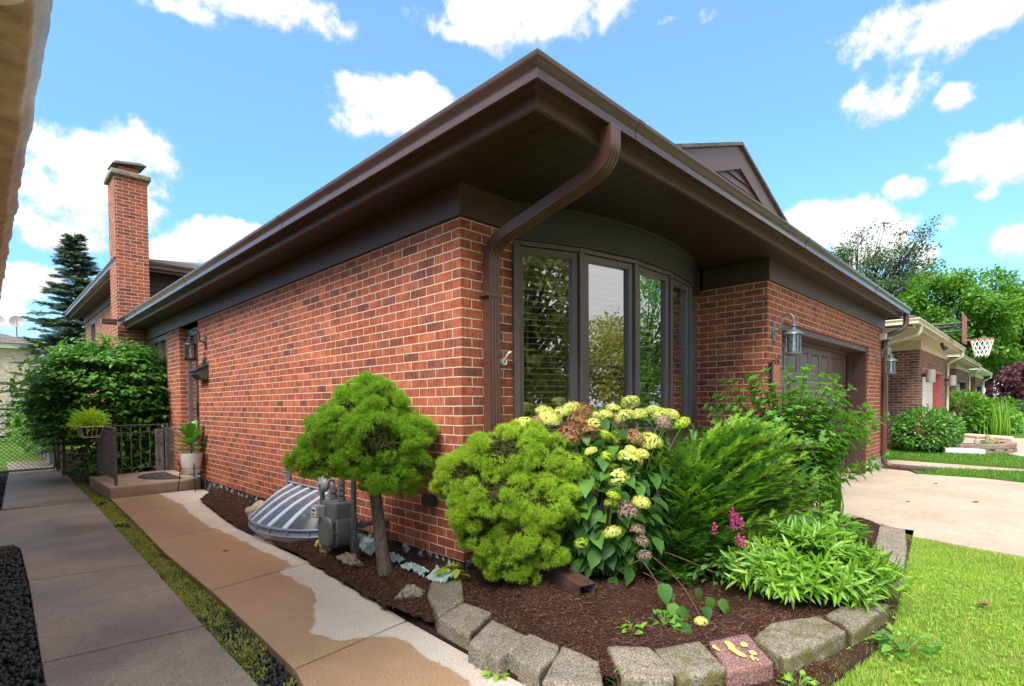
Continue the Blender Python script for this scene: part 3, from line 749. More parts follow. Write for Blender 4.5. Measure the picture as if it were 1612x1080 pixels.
# chimney
ch = MB(); ch.box(-.44, .09, 9.75, 10.45, 0, 5.68); CH = ch.build('chimney', M_BRICK, HOUSE)
d = MB(); d.box(-.50, .15, 9.69, 10.51, 5.682, 5.78); d.build('cap', plain('weathered_chimney_cap', (0.22, 0.19, 0.14), 0.9, 0.3, 9, 0.4), CH, bevel=.02)
d = MB(); d.box(-.34, -.02, 9.90, 10.28, 5.781, 5.93); d.build('flue_tile', plain('orange_flue_tile', (0.36, 0.12, 0.06), 0.8, 0.2), CH, bevel=.02)
d = MB(); M = Matrix.Rotation(math.radians(-9), 3, 'Y') @ Matrix.Rotation(math.radians(4), 3, 'X')
c0 = Vector((-.18, 10.09, 6.0))
d.add([c0 + M @ Vector(q) for q in ((-.28, -.30, -.02), (.28, -.30, -.02), (.28, .30, -.02), (-.28, .30, -.02), (-.2, -.2, .05), (.2, -.2, .05), (.2, .2, .05), (-.2, .2, .05))],
      [(0, 3, 2, 1), (4, 5, 6, 7), (0, 1, 5, 4), (1, 2, 6, 5), (2, 3, 7, 6), (3, 0, 4, 7)])
for a, b in ((-.3, 9.94), (-.06, 9.94), (-.3, 10.24), (-.06, 10.24)): d.tube([(a, b, 5.9), (a, b, 6.0)], .01, 5)
d.build('rain_cap', plain('rusty_black_sheet', (0.035, 0.026, 0.024), 0.6, 0.4, 8), CH)

# downspouts
FL = [(-.050, -.036), (.050, -.036), (.050, .036), (.036, .036), (.032, .031), (.026, .031), (.022, .036), (.008, .036), (.004, .031), (-.004, .031), (-.008, .036), (-.022, .036), (-.026, .031), (-.032, .031), (-.036, .036), (-.050, .036)]
FL = [(a, -b) for a, b in FL]
def spout(name, pts, bends, mat, parent, prof=FL, side=(1, 0, 0)):
    d = MB(); d.sweep(pts, prof, side)
    return d.build(name, mat, parent, smooth=True, angle=25)
xs = .235
p = [(.20, -1.085, 2.802), (.20, -1.085, 2.72)] + arc((.20, -1.085, 2.70), (.205, -1.075, 2.60), (.212, -.94, 2.565), 9) + [(.218, -.75, 2.525), (.226, -.45, 2.46)] + arc((.228, -.24, 2.415), (.234, -.06, 2.375), (xs, -.052, 2.26), 10) + [(xs, -.052, 1.6), (xs, -.052, .26)] + arc((xs, -.052, .26), (xs, -.052, .16), (.26, -.16, .155), 6) + [(.30, -.42, .135), (.32, -.56, .128)]
spout('downspout', [tuple(q) for q in p], None, M_SPOUT, HOUSE)
d = MB()                                                      # crimped elbow rings and strap
for i in range(7):
    t = i / 6; a = arc((.228, -.24, 2.415), (.234, -.06, 2.375), (xs, -.052, 2.26), 12)
    c = a[3 + i]; tt = (a[4 + i] - a[2 + i]).normalized()
    M = Matrix((Vector((1, 0, 0)), tt.cross(Vector((1, 0, 0))).normalized(), tt)).transposed()
    d.obox(c, (.108, .080, .006), M)
d.build('elbow_crimps', M_SPOUT, HOUSE, bevel=.002)
d = MB(); d.box(xs - .075, xs + .075, -.0905, -.001, 2.00, 2.022); d.build('strap', M_SPOUT, HOUSE, bevel=.002)
x2 = 9.19
p = [(9.42, -1.085, 2.802), (9.42, -1.085, 2.70)] + arc((9.42, -1.085, 2.66), (9.41, -1.08, 2.55), (9.36, -1.0, 2.50), 6) + arc((9.26, -.88, 2.44), (9.20, -.812, 2.40), (x2, -.812, 2.28), 6) + [(x2, -.812, .22)] + arc((x2, -.812, .22), (x2, -.812, .075), (x2, -.95, .07), 6) + [(x2 - .02, -1.05, .066)]
RND = [(.045 * math.cos(2*PI*k/14), .045 * math.sin(2*PI*k/14)) for k in range(14)]
spout('downspout', [tuple(q) for q in p], None, M_SPOUT, HOUSE, RND)
d = MB(); pts = []; rs = []
for i in range(46):
    t = i / 45; pts.append((x2 - .02 - .03 * t, -1.05 - .52 * t, .066 - .008 * t)); rs.append(.052 if i % 3 else .042)
d.tube(pts, rs, 14); d.build('corrugated_outlet', plain('brown_corrugated_plastic', (0.085, 0.055, 0.05), 0.5, 0.15), HOUSE)
# ------------------------------------------------------------------ ground, walks, beds
def structure(o): o['kind'] = 'structure'; return o
def slab(name, poly, z0, z1, mat, bevel=.0):
    d = MB(); d.frustum(poly, z0, z1); o = d.build(name, mat, None, bevel=bevel, uv=False); return structure(o)
def ccw(p):
    a = sum(p[i][0]*p[(i+1)%len(p)][1] - p[(i+1)%len(p)][0]*p[i][1] for i in range(len(p)))
    return p if a > 0 else p[::-1]

d = MB(); d.frustum([(-160, -160), (160, -160), (160, 160), (-160, 160)], -.5, -.09); structure(d.build('ground', M_LAWNF, None, uv=False))

# damp grey walk of the neighbour: slabs with open joints, one mesh
def walk(name, left, right, joints, z0, z1, mat, gap=.009):
    """left/right = x as a function of y; joints = list of (y at left, y at right)"""
    m = MB()
    for (a, b), (c, e) in zip(joints[:-1], joints[1:]):
        a, b, c, e = a + gap, b + gap, c - gap, e - gap
        n = 6; L = []; Rr = []
        for i in range(n + 1):
            t = i / n; yl = a + (c - a) * t; yr = b + (e - b) * t
            L.append((left(yl), yl)); Rr.append((right(yr), yr))
        m.frustum(ccw(Rr + L[::-1]), z0, z1)
    o = m.build(name, mat, None, uv=False, bevel=.006); return structure(o)
def lerp(tab):
    xs_, ys_ = zip(*tab)
    return lambda t: float(np.interp(t, xs_, ys_))
w1l = lerp([(-6, -2.2), (.4, -2.165), (2.3, -2.127), (3.84, -2.12), (3.86, -3.2), (6.19, -3.2), (6.21, -2.19), (9, -2.08), (11.3, -1.98), (14, -1.95)])
w1r = lerp([(-6, -1.53), (-.38, -1.493), (.52, -1.473), (2.2, -1.424), (3.8, -1.386), (5.95, -1.325), (11, -1.22), (14, -1.2)])
walk('neighbour_walk', w1l, w1r, [(-4.4, -4.5), (-2.6, -2.7), (-.95, -1.05), (.63, .54), (2.342, 2.20), (3.85, 3.75)], -.12, -.005, M_WALK1)
m = MB()
jn = [(3.855, 3.76), (5.0, 4.9), (6.2, 6.08)]
walk('neighbour_walk', w1l, w1r, [(3.862, 3.762), (5.02, 4.92), (6.19, 6.07)], -.12, -.005, M_WALK1)
walk('neighbour_walk', w1l, w1r, [(6.215, 6.085), (7.7, 7.6), (9.2, 9.1), (10.4, 10.25), (11.3, 11.2), (14, 14)], -.12, -.005, M_WALK1)
w2l = lerp([(-6, -1.45), (-.5, -1.372), (-.34, -1.322), (1.02, -1.272), (2.47, -1.262), (4.6, -1.17), (6.09, -1.125), (7, -1.1)])
w2r = lerp([(-6, -.60), (-1.23, -.666), (-.86, -.659), (-.23, -.632), (1.27, -.522), (3.2, -.505), (4.9, -.335), (5.35, -.06), (6.09, .0)])
walk('house_walk', w2l, w2r, [(-4.9, -4.8), (-3.4, -3.3), (-1.88, -1.8), (-.335, -.245), (1.135, 1.275), (3.0, 3.19), (4.70, 4.89), (6.085, 6.085)], -.12, 0.0, M_WALK2)

# strip of weeds between the walks, gravel on the far left
m = MB(); m.frustum(ccw([(w1r(y) + .004, y) for y in (-5, -.38, 2.2, 3.8, 5.95, 7.6, 9, 12)] + [(w2l(y) - .004, y) for y in (6.08, 4.6, 2.47, 1.0, -.34, -.5, -5)]), -.13, -.055)
structure(m.build('soil_strip', M_SOIL, None, uv=False))
slab('gravel_bed', [(-3.2, -5), (-2.13, -5), (-2.08, 3.9), (-3.2, 3.9)], -.13, -.05, M_GRAVELB)
slab('gravel_bed', [(-3.2, 6.18), (-2.12, 6.18), (-1.95, 12), (-3.2, 12)], -.13, -.06, M_GRAVELB)

# mulch bed heightfield
BED = [(-.66, -.24), (-.55, 1.27), (-.53, 3.2), (-.365, 4.9), (-.07, 5.36), (.01, 5.4), (.01, .01), (3.57, .01), (3.57, -.755), (3.98, -.755), (3.92, -1.6), (3.6, -1.88), (2.4, -2.06), (1.0, -2.19), (.45, -2.04), (0.05, -1.94), (-.25, -1.76), (-.48, -1.54), (-.58, -1.30), (-.60, -.95), (-.60, -.6)]
def inside(x, y, poly):
    c = False; n = len(poly); j = n - 1
    for i in range(n):
        xi, yi = poly[i]; xj, yj = poly[j]
        if (yi > y) != (yj > y) and x < (xj - xi) * (y - yi) / (yj - yi) + xi: c = not c
        j = i
    return c
def bed_h(x, y):
    if y > -.05: base = .02 + .06 * max(0, min(1, (x + .62) / .6))
    else: base = .06 + .03 * noise.noise((x * 1.7, y * 1.7, 3))
    base += .022 * noise.noise((x * 5, y * 5, 1)) + .010 * noise.noise((x * 17, y * 17, 2)) + .006 * noise.noise((x * 45, y * 45, 5))
    base += .06 * math.exp(-((x - .17) ** 2 + (y + .45) ** 2) / .03) * .8
    base -= .05 * math.exp(-((x - .25) ** 2 + (y + 1.12) ** 2) / .05)
    return base
st = .022
xs_ = np.arange(-.74, 4.02, st); ys_ = np.arange(-2.24, 5.45, st)
vid = {}; V = []; Fq = []
def vtx(i, j):
    if (i, j) not in vid:
        x, y = float(xs_[i]), float(ys_[j]); vid[(i, j)] = len(V); V.append((x, y, bed_h(x, y)))
    return vid[(i, j)]
for i in range(len(xs_) - 1):
    for j in range(len(ys_) - 1):
        if xs_[i] > .05 and ys_[j] > .02: continue
        if inside(xs_[i] + st/2, ys_[j] + st/2, BED): Fq.append((vtx(i, j), vtx(i+1, j), vtx(i+1, j+1), vtx(i, j+1)))
me = mesh_from('mulch_bed', V, Fq)
structure(link('mulch_bed', me, M_MULCH, None, smooth=True, angle=180))
slab('bed_subsoil', ccw([(-.636, -.3), (-.652, -.86), (-.655, -1.30), (-.62, -1.62), (-.30, -1.98), (.2, -2.18), (1.0, -2.28), (3.9, -1.98), (3.9, -1.90), (1.0, -2.05), (.3, -1.95), (-.3, -1.7), (-.5, -1.3), (-.5, -.3)]), -.10, .012, M_MULCH)

slab('bed_subsoil', ccw([(-.72, -.3), (-.60, 1.27), (-.55, 3.2), (-.38, 4.9), (-.06, 5.4), (.011, 5.4), (.011, -.3)]), -.20, -.014, M_MULCH)
slab('bed_subsoil', ccw([(-.52, -.02), (-.52, -1.3), (0, -1.8), (1, -2.06), (3.2, -2.02), (3.78, -1.98), (4.02, -1.4), (4.0, -.70), (3.62, -.70), (3.62, -.02)]), -.20, -.03, M_MULCH)
# driveway, lawns, neighbours' paving
slab('driveway', ccw([(3.99, -.44), (8.9, -.46), (9.35, -.77), (9.25, -1.15), (8.75, -1.35), (8.8, -2.2), (8.3, -3.2), (8.0, -14), (3.1, -14), (3.35, -3.3), (3.55, -2.35), (3.66, -1.93), (3.95, -1.55)]), -.2, .012, M_DRIVE, .008)
slab('lawn', ccw([(-.95, -14), (3.09, -14), (3.34, -3.3), (3.54, -2.35), (3.64, -1.94), (3.0, -1.94), (1.9, -2.1), (1.0, -2.25), (.35, -2.12), (-.25, -1.86), (-.5, -1.62), (-.62, -1.5), (-.62, -14)]), -.2, -.012, M_LAWN)
slab('lawn', ccw([(8.76, -1.36), (9.24, -1.16), (9.36, -.8), (9.45, -.45), (9.55, 9), (9.75, 9), (9.62, -1.0), (10.1, -2.6), (9.9, -14), (8.02, -14), (8.31, -3.2), (8.81, -2.2)]), -.2, .03, M_LAWNF)
slab('side_path', ccw([(9.63, -1.0), (9.77, 9), (11.0, 9), (10.8, -.6), (10.4, -2.6), (10.2, -14), (9.91, -14), (10.11, -2.6)]), -.2, .04, M_DRIVE)
slab('lawn', ccw([(10.81, -.6), (11.0, 9), (14.2, 9), (14.2, -.9), (14.1, -2.0), (12.3, -2.6), (12, -14), (10.21, -14), (10.41, -2.6)]), -.2, .09, M_LAWNF)
slab('neighbour_driveway', ccw([(14.21, -.7), (19.6, -.7), (19.4, -3), (19, -14), (12.01, -14), (12.31, -2.6), (14.11, -2.0)]), -.2, .10, M_DRIVE)
slab('lawn', ccw([(19.61, 0), (26, 0), (25, -14), (19.01, -14), (19.41, -3)]), -.2, .12, M_LAWNF)
slab('neighbour_driveway', ccw([(26.01, 0), (31, 0), (30, -14), (25.01, -14)]), -.2, .13, M_DRIVE)
slab('lawn', ccw([(31.01, 0), (60, 2), (60, -14), (30.01, -14)]), -.2, .14, M_LAWNF)
slab('street', [(-80, -22), (120, -22), (120, -15), (-80, -15)], -.2, -.06, plain('asphalt', (0.055, 0.055, 0.058), 0.85, 0.2, 3, 0.3))
slab('back_lawn', [(-9, 11.5), (-1.25, 11.5), (-1.0, 26), (-9, 26)], -.2, -.02, M_LAWNF)
slab('porch_ground', [(-1.2, 6.1), (.2, 6.1), (.2, 18), (-1.2, 18)], -.2, -.018, M_SOIL)

# edging blocks
BL = [
([(-0.277, -0.016), (-0.156, -0.161), (-0.431, -0.517), (-0.684, -0.614), (-0.508, -0.277)], M_BLKM, 'greenish grey edging block nearest the brick corner, dotted with pale specks'),
([(-0.684, -0.614), (-0.431, -0.517), (-0.418, -0.731), (-0.699, -0.872)], M_BLK, 'grey edging block second from the brick corner, along the walk'),
([(-0.702, -0.879), (-0.416, -0.734), (-0.436, -1.008), (-0.514, -1.064), (-0.717, -1.1)], M_BLK, 'grey edging block third from the brick corner, with a rounded outer end'),
([(-0.683, -1.09), (-0.459, -1.059), (-0.484, -1.26), (-0.55, -1.308), (-0.73, -1.356)], M_BLK, 'speckled edging block with a deep dark front, fourth from the brick corner'),
([(-0.77, -1.416), (-0.475, -1.278), (-0.474, -1.48), (-0.639, -1.62)], M_BLK, 'tan edging block just left of the gap in the edging'),
([(-0.333, -1.425), (-0.194, -1.56), (-0.305, -1.734), (-0.373, -1.776), (-0.522, -1.637)], M_BLK, 'grey edging block just right of the gap in the edging'),
([(-0.199, -1.592), (0.017, -1.704), (-0.154, -1.897), (-0.369, -1.802)], M_BLKM, 'mossy grey edging block left beside the red block with yellow marks'),
([(0.046, -1.734), (0.253, -1.829), (0.036, -2.022), (-0.173, -1.916)], M_BLKR, 'dusky red edging block painted with worn yellow marks'),
([(0.225, -1.872), (0.48, -1.86), (0.76, -2.0), (0.60, -2.165), (0.08, -2.06)], M_BLKM, 'broad moss edged block right beside the red block with yellow marks'),
([(0.79, -2.03), (1.10, -2.08), (1.12, -2.25), (0.64, -2.19)], M_BLKM, 'dark edging block half hidden under the lance leaved plants'),
]
RB = [[(1.90, -1.97), (2.215, -1.94), (2.18, -2.16), (1.85, -2.20)], [(2.235, -1.935), (2.545, -1.905), (2.50, -2.12), (2.20, -2.155)],
      [(2.565, -1.90), (2.85, -1.87), (2.82, -2.08), (2.52, -2.115)], [(2.87, -1.865), (3.155, -1.83), (3.13, -2.03), (2.84, -2.075)], [(3.175, -1.825), (3.50, -1.78), (3.49, -1.97), (3.15, -2.025)]]
RL = ['weathered flat edging block at the lawn end of the straight row', 'weathered edging block second from the lawn end of the straight row', 'middle block of the straight weathered edging row', 'weathered edging block one before the driveway end', 'weathered edging block at the driveway end of the row']
for q, l in zip(RB, RL): BL.append((q, M_BLK, l))
def block(q, mat, label):
    kk = 1.0 if 'row' in label or 'end' in label.split()[-2:] else 1.034
    q = ccw([(-2.344 + (x + 2.344) * kk, -2.825 + (y + 2.825) * kk) for x, y in q]); c = Vector((sum(p[0] for p in q) / len(q), sum(p[1] for p in q) / len(q)))
    def k(s, rot=0): return [tuple(c + (Vector(p) - c) * s * 1.015) for p in q]
    bm = bmesh.new(); me = mesh_from('edging_block', *((lambda m: (m.v, m.f))(MB().frustum(k(1.03), -.09, .090, poly_top=k(1.0)))))
    bm.from_mesh(me); bmesh.ops.recalc_face_normals(bm, faces=bm.faces)
    bmesh.ops.bevel(bm, geom=bm.edges[:], offset=.007, segments=1, affect='EDGES')
    bmesh.ops.triangulate(bm, faces=[f for f in bm.faces if len(f.verts) > 4])
    for _ in range(2): bmesh.ops.subdivide_edges(bm, edges=[e for e in bm.edges if e.calc_length() > .035], cuts=2, use_grid_fill=True)
    sd = R.random() * 50
    for v in bm.verts:
        n = noise.noise_vector((v.co.x * 14 + sd, v.co.y * 14, v.co.z * 14)) * .004 + noise.noise_vector((v.co.x * 45 + sd, v.co.y * 45, v.co.z * 45)) * (.0022 if v.co.z > .08 else .0055)
        v.co += n
        v.co.z += (v.co.x - c.x) * tx + (v.co.y - c.y) * ty
    bm.to_mesh(me); bm.free()
    o = link('edging_block', me, mat, None, smooth=True, angle=62)
    return tag(o, label, 'edging block', 'edging blocks round the flower bed')
for q, mt, l in BL:
    tx, ty = R.uniform(-.06, .06), R.uniform(-.06, .06)
    if l.startswith('dusky'): tx = ty = 0.0
    bo = block(q, mt, l)
    if l.startswith('dusky'):
        pm = MB()
        def blob(pts, wd):
            pts = [Vector((-2.344 + (p[0] + 2.344) * 1.034, -2.825 + (p[1] + 2.825) * 1.034)) for p in pts]; n = len(pts); Lp, Rp = [], []
            for i, p in enumerate(pts):
                t = (pts[min(i+1, n-1)] - pts[max(i-1, 0)]).normalized(); s = Vector((-t.y, t.x)) * wd * (.55 if i in (0, n-1) else 1)
                Lp.append(p + s); Rp.append(p - s)
            L = [(q_.x, q_.y, .0975) for q_ in Lp + Rp[::-1]]
            pm.add(L, [tuple(range(len(L)))])
        blob([(.088, -1.800), (.072, -1.812), (.05, -1.835), (.022, -1.852), (.006, -1.885), (-.004, -1.905), (-.012, -1.925)], .017)
        blob([(.128, -1.862), (.113, -1.869), (.098, -1.876), (.083, -1.886)], .017)
        blob([(.066, -1.916), (.05, -1.932), (.034, -1.948)], .017)
        blob([(.034, -1.938), (.012, -1.94), (-.006, -1.953), (-.02, -1.963)], .007)
        blob([(.012, -1.951), (.002, -1.972), (-.012, -1.975)], .006)
        blob([(.004, -1.775), (-.018, -1.79), (-.034, -1.822)], .011)
        pm.build('yellow_mark', M_PAINT_Y, bo, uv=False)

# mulch shreds, strip weeds, gravel
def in_bed(n, poly, x0, x1, y0, y1):
    out = []
    while len(out) < n:
        x, y = RN.uniform(x0, x1), RN.uniform(y0, y1)
        if inside(x, y, poly): out.append((x, y))
    return out
pts = in_bed(46000, BED, -.72, 1.6, -2.2, 5.4) + in_bed(6000, BED, 1.6, 4.0, -2.2, 0) 
P_ = []
for x, y in pts: P_.append((x, y, bed_h(x, y) + RN.uniform(.001, .012)))
for q in range(3200):                                               # spilled outside the edging
    t = RN.uniform(0, 1); x = -.58 + 1.0 * t; y = -1.50 - .58 * t + RN.uniform(-.10, .05); P_.append((x, y, RN.uniform(.013, .03)))
P_ = np.array(P_); n = len(P_)
a = RN.uniform(0, 2*PI, n); dd = np.stack([np.cos(a), np.sin(a), RN.normal(0, .28, n)], 1)
S = np.stack([RN.uniform(.002, .0055, n), RN.uniform(.008, .012, n) + RN.exponential(.009, n), np.full(n, .02)], 1)
SHRED = ([(-.5, 0, 0), (.5, 0, 0), (.6, .5, .15), (-.4, .5, .15), (-.3, 1, 0), (.3, 1, 0)], [(0, 1, 2, 3), (3, 2, 5, 4)])
o = scatter('mulch_shreds', SHRED, P_, dd, np.tile([0, 0, 1.0], (n, 1)) + RN.normal(0, .4, (n, 3)), S, L_MULCH)
tag(o, 'shredded brown bark mulch covering the flower bed', 'mulch', kind='stuff')

def ico():
    bm = bmesh.new(); bmesh.ops.create_icosphere(bm, subdivisions=1, radius=1); me = bpy.data.meshes.new('t'); bm.to_mesh(me); bm.free()
    return [tuple(v.co) for v in me.vertices], [tuple(p.vertices) for p in me.polygons]
ICO = ico()
n = 5200; P_ = np.stack([RN.uniform(-2.6, -2.13, n), 3.86 - 5.2 * RN.uniform(0, 1, n), RN.uniform(-.055, -.028, n)], 1)
P2 = np.stack([RN.uniform(-2.5, -2.05, 700), RN.uniform(6.25, 11, 700), RN.uniform(-.06, -.04, 700)], 1)
P3 = np.array([(RN.uniform(w1r(y) + .01, w2l(y) - .01), y, RN.uniform(-.06, -.04)) for y in np.concatenate([RN.uniform(-1.5, .8, 900), RN.uniform(.8, 5, 260)])])
P_ = np.concatenate([P_, P2, P3]); n = len(P_)
S = RN.uniform(.010, .024, (n, 1)) * RN.uniform(.6, 1.2, (n, 3))
o = scatter('black_gravel', ICO, P_, rand_dirs(n), rand_dirs(n), S, L_STONE, smooth=False)
tag(o, 'black pea gravel beside and between the two walks', 'gravel', kind='stuff')
# low weeds
Pw = []
for k in range(5200):
    y = -1.3 + 7.3 * RN.uniform(0, 1) ** 1.1
    x = RN.uniform(w1r(y) + .005, w2l(y) - .005)
    dens = .40 + 1.1 * noise.noise((x * 6, y * 3.0, 9)) + (.25 if y > 1 else .12 if y > .0 else -.35)
    if RN.uniform(0, 1) < dens: Pw.append((x, y, -.052 + RN.uniform(0, .012)))
for k in range(700):
    y = RN.uniform(6, 9.5); x = RN.uniform(w1r(y), -1.14)
    Pw.append((x, y, -.03))
Pw = np.repeat(np.array(Pw), 5, 0); n = len(Pw); Pw[:, :2] += RN.normal(0, .012, (n, 2))
dd = rand_dirs(n, .25); S = np.stack([RN.uniform(.5, 1.1, n) * .02, RN.uniform(.012, .045, n), np.full(n, .02)], 1)
o = scatter('strip_weeds', SIMPLE, Pw, dd, np.tile([0, 0, 1.0], (n, 1)), S, L_MOSS)
tag(o, 'low yellow green weeds growing between the two walks', 'weeds', kind='stuff')

# grass blades: near lawn thick, strips further off thinner
def blades(name, polyl, n, box, h, wd, mat, z, label, clump=True):
    out = []
    while len(out) < n:
        x = RN.uniform(box[0], box[1]); y = box[3] - (box[3] - box[2]) * RN.uniform(0, 1) ** (1.4 if clump else 1.0)
        if inside(x, y, polyl):
            if clump and noise.noise((x * 2.2, y * 2.2, 4)) < -.18 and RN.uniform(0, 1) < .55: continue
            out.append((x, y, z))
    P = np.array(out); m = len(P)
    a = RN.uniform(0, 2*PI, m); tilt = RN.uniform(.15, .95, m)
    dd = np.stack([np.cos(a) * tilt, np.sin(a) * tilt, np.ones(m)], 1)
    hh = RN.uniform(.55, 1.25, m) * h
    S = np.stack([RN.uniform(.7, 1.3, m) * wd, hh, hh], 1)
    o = scatter(name, BLADE, P, dd, np.stack([np.cos(a), np.sin(a), np.zeros(m)], 1) * -1, S, mat)
    tag(o, label, 'grass', kind='stuff'); return o
LP = ccw([(-.4, -8), (3.24, -8), (3.36, -3.3), (3.565, -2.35), (3.66, -1.93), (3.0, -1.98), (1.9, -2.12), (1.05, -2.22), (.35, -2.10), (.0, -2.02), (-.3, -2.1), (-.5, -2.3)])
blades('grass', LP, 150000, (-.4, 3.66, -4.6, -1.90), .040, .0027, L_GRASS, -.014, 'short green lawn grass with yellowed patches beside the edging blocks')
LP2 = ccw([(8.76, -1.36), (9.24, -1.16), (9.62, -1.0), (10.1, -2.6), (10.0, -6), (8.2, -6), (8.31, -3.2), (8.81, -2.2)])
blades('grass', LP2, 12000, (8.2, 10.1, -6, -1), .06, .007, L_GRASSF, .028, 'strip of green grass between driveway and narrow side path', False)
LP3 = ccw([(10.81, -.6), (11.0, 2), (14.2, 2), (14.2, -.9), (14.1, -2.0), (12.3, -2.6), (12.2, -6), (10.3, -6), (10.41, -2.6)])
blades('grass', LP3, 16000, (10.3, 14.2, -6, 2), .06, .009, L_GRASSF, .088, 'green lawn in front of the low planter wall', False)
# clover patches
n = 1100; out = []
while len(out) < n:
    x = RN.uniform(-.1, 2.6); y = RN.uniform(-3.4, -2.02)
    if inside(x, y, LP) and noise.noise((x * 1.6, y * 1.6, 8)) + .35 - .55 * abs(y + 2.35) > -.05 * RN.uniform(0, 3): out.append((x, y, RN.uniform(.004, .03)))
P_ = np.repeat(np.array(out), 3, 0); a0 = np.repeat(RN.uniform(0, 2*PI, n), 3) + np.tile([0, 2.09, 4.19], n)
dd = np.stack([np.cos(a0), np.sin(a0), RN.normal(.1, .25, 3*n)], 1)
o = scatter('clover', SIMPLE, P_, dd, np.tile([0, 0, 1.0], (3*n, 1)) + RN.normal(0, .25, (3*n, 3)), np.repeat(RN.uniform(.010, .019, (n, 1)), 3, 0) * np.array([[1.5, 1, 1]]), L_CLOVER)
tag(o, 'pale green clover creeping through the lawn by the edging', 'clover', kind='stuff')
# ------------------------------------------------------------------ planting in the bed
RV = np.array([.7071, -.7071, 0]); FV = np.array([.7071, .7071, 0]); UV_ = np.array([0, 0, 1.0])   # axes of the 45-degree garden corner
def loc(base, r, u, f=0.0): return np.array(base) + RV * r + UV_ * u + FV * f

TUFT = []
def tuft_tmpl(k, spread, seed, w=.055):
    rr = random.Random(seed); v = []; f = []
    for i in range(k):
        z = rr.uniform(1 - spread, 1); a = rr.uniform(0, 2*PI); s = math.sqrt(max(0, 1 - z*z))
        d = Vector((s*math.cos(a), z, s*math.sin(a))); L = rr.uniform(.7, 1.1)
        side = d.cross(Vector((rr.uniform(-1, 1), rr.uniform(-1, 1), rr.uniform(-1, 1)))).normalized() * w
        i0 = len(v); v += [tuple(-side), tuple(side), tuple(d*L*.6 + side*.9), tuple(d*L), tuple(d*L*.6 - side*.9)]
        f.append((i0, i0+1, i0+2, i0+3, i0+4))
    return v, f

def clipped_pine(name, label, base, lobes, trunk, mat, keep, n_t=2600, size=.042, shrink=.86):
    lobes = [(r, u, f, a * shrink, b * shrink, c * shrink) for r, u, f, a, b, c in lobes]
    T = thing(name, label, 'conifer', base)
    P, D, ins = [], [], []
    vol = sum(a*b + b*c + a*c for _, _, _, a, b, c in lobes)
    for r, u, f, a, b, c in lobes:
        m = int(n_t * (a*b + b*c + a*c) / vol)
        nc = max(8, m // 18); per = 22; m = nc * per
        d = rand_dirs(nc, -.85)
        rad = RN.uniform(.84, 1.0, (nc, 1))
        bump_ = np.array([1 + .16 * noise.noise(tuple(q * 3.2 + r * 9)) + .10 * noise.noise(tuple(q * 7 + u * 5)) for q in d])[:, None]
        w = (d[:, 0:1] * RV * a + d[:, 1:2] * FV * c + d[:, 2:3] * UV_ * b) * rad * bump_ + loc(base, r, u, f)
        nrm = norm(d[:, 0:1] * RV / a + d[:, 1:2] * FV / c + d[:, 2:3] * UV_ / b)
        hd = norm(np.repeat(nrm, per, 0) * .75 + rand_dirs(m)); cr = np.repeat(RN.uniform(.036, .056, (nc, 1)), per, 0)
        w = np.repeat(w, per, 0) + hd * cr * np.array([1, 1, .8]) * RN.uniform(.8, 1.1, (m, 1)); nrm = hd
        P.append(w); D.append(nrm)
        # inside an other lobe: drop most
        md = m // 4
        d2 = rand_dirs(md, -1)
        ins.append((d2[:, 0:1] * RV * a + d2[:, 1:2] * FV * c + d2[:, 2:3] * UV_ * b) * RN.uniform(.45, .8, (md, 1)) + loc(base, r, u, f))
    P = np.concatenate(P); D = np.concatenate(D); I = np.concatenate(ins)
    c_all = np.array(base)
    ok = np.ones(len(P), bool)
    for r, u, f, a, b, c in lobes:
        q = P - loc(base, r, u, f)
        e = (q @ RV / a) ** 2 + (q @ FV / c) ** 2 + (q @ UV_ / b) ** 2
        ok &= e > .62
    ok &= keep(P); P, D = P[ok], D[ok]; I = I[keep(I)]
    m = len(P); D = norm(D + np.array([0, 0, .25]) + RN.normal(0, .2, (m, 3)))
    s = RN.uniform(.75, 1.2, m) * size
    k = m // 2
    for sl, sd in ((slice(0, k), 1), (slice(k, m), 2)):
        pass
    me1 = scatter_mesh('a', tuft_tmpl(30, .9, 11, .026), P, *basis(D, rand_dirs(m)), s)
    link('foliage', me1, mat, T)
    scatter('inner_twigs', tuft_tmpl(12, 1.6, 5, .04), I, rand_dirs(len(I)), rand_dirs(len(I)), RN.uniform(.04, .07, len(I)), L_PIND, T)
    tb = MB(); tb.tube([loc(base, *q) for q in trunk[0]], trunk[1], 12); tb.build('trunk', M_BARK, T, smooth=True, uv=False)
    br = MB()
    top = loc(base, *trunk[0][-1])
    for r, u, f, a, b, c in lobes:
        e = loc(base, r, u, f); br.tube(arc(top, (top + e) / 2 + np.array([0, 0, -.03]), e, 5), [.016, .014, .012, .010, .008, .005], 6)
        for q in range(5):
            g_ = e + (rand_dirs(1)[0] * np.array([a, c, b])) * .75; br.tube(arc((top + e) / 2, e, g_, 4), [.008, .007, .005, .004, .003], 5)
    br.build('branch', M_TWIG, T, smooth=True, uv=False)
    return T

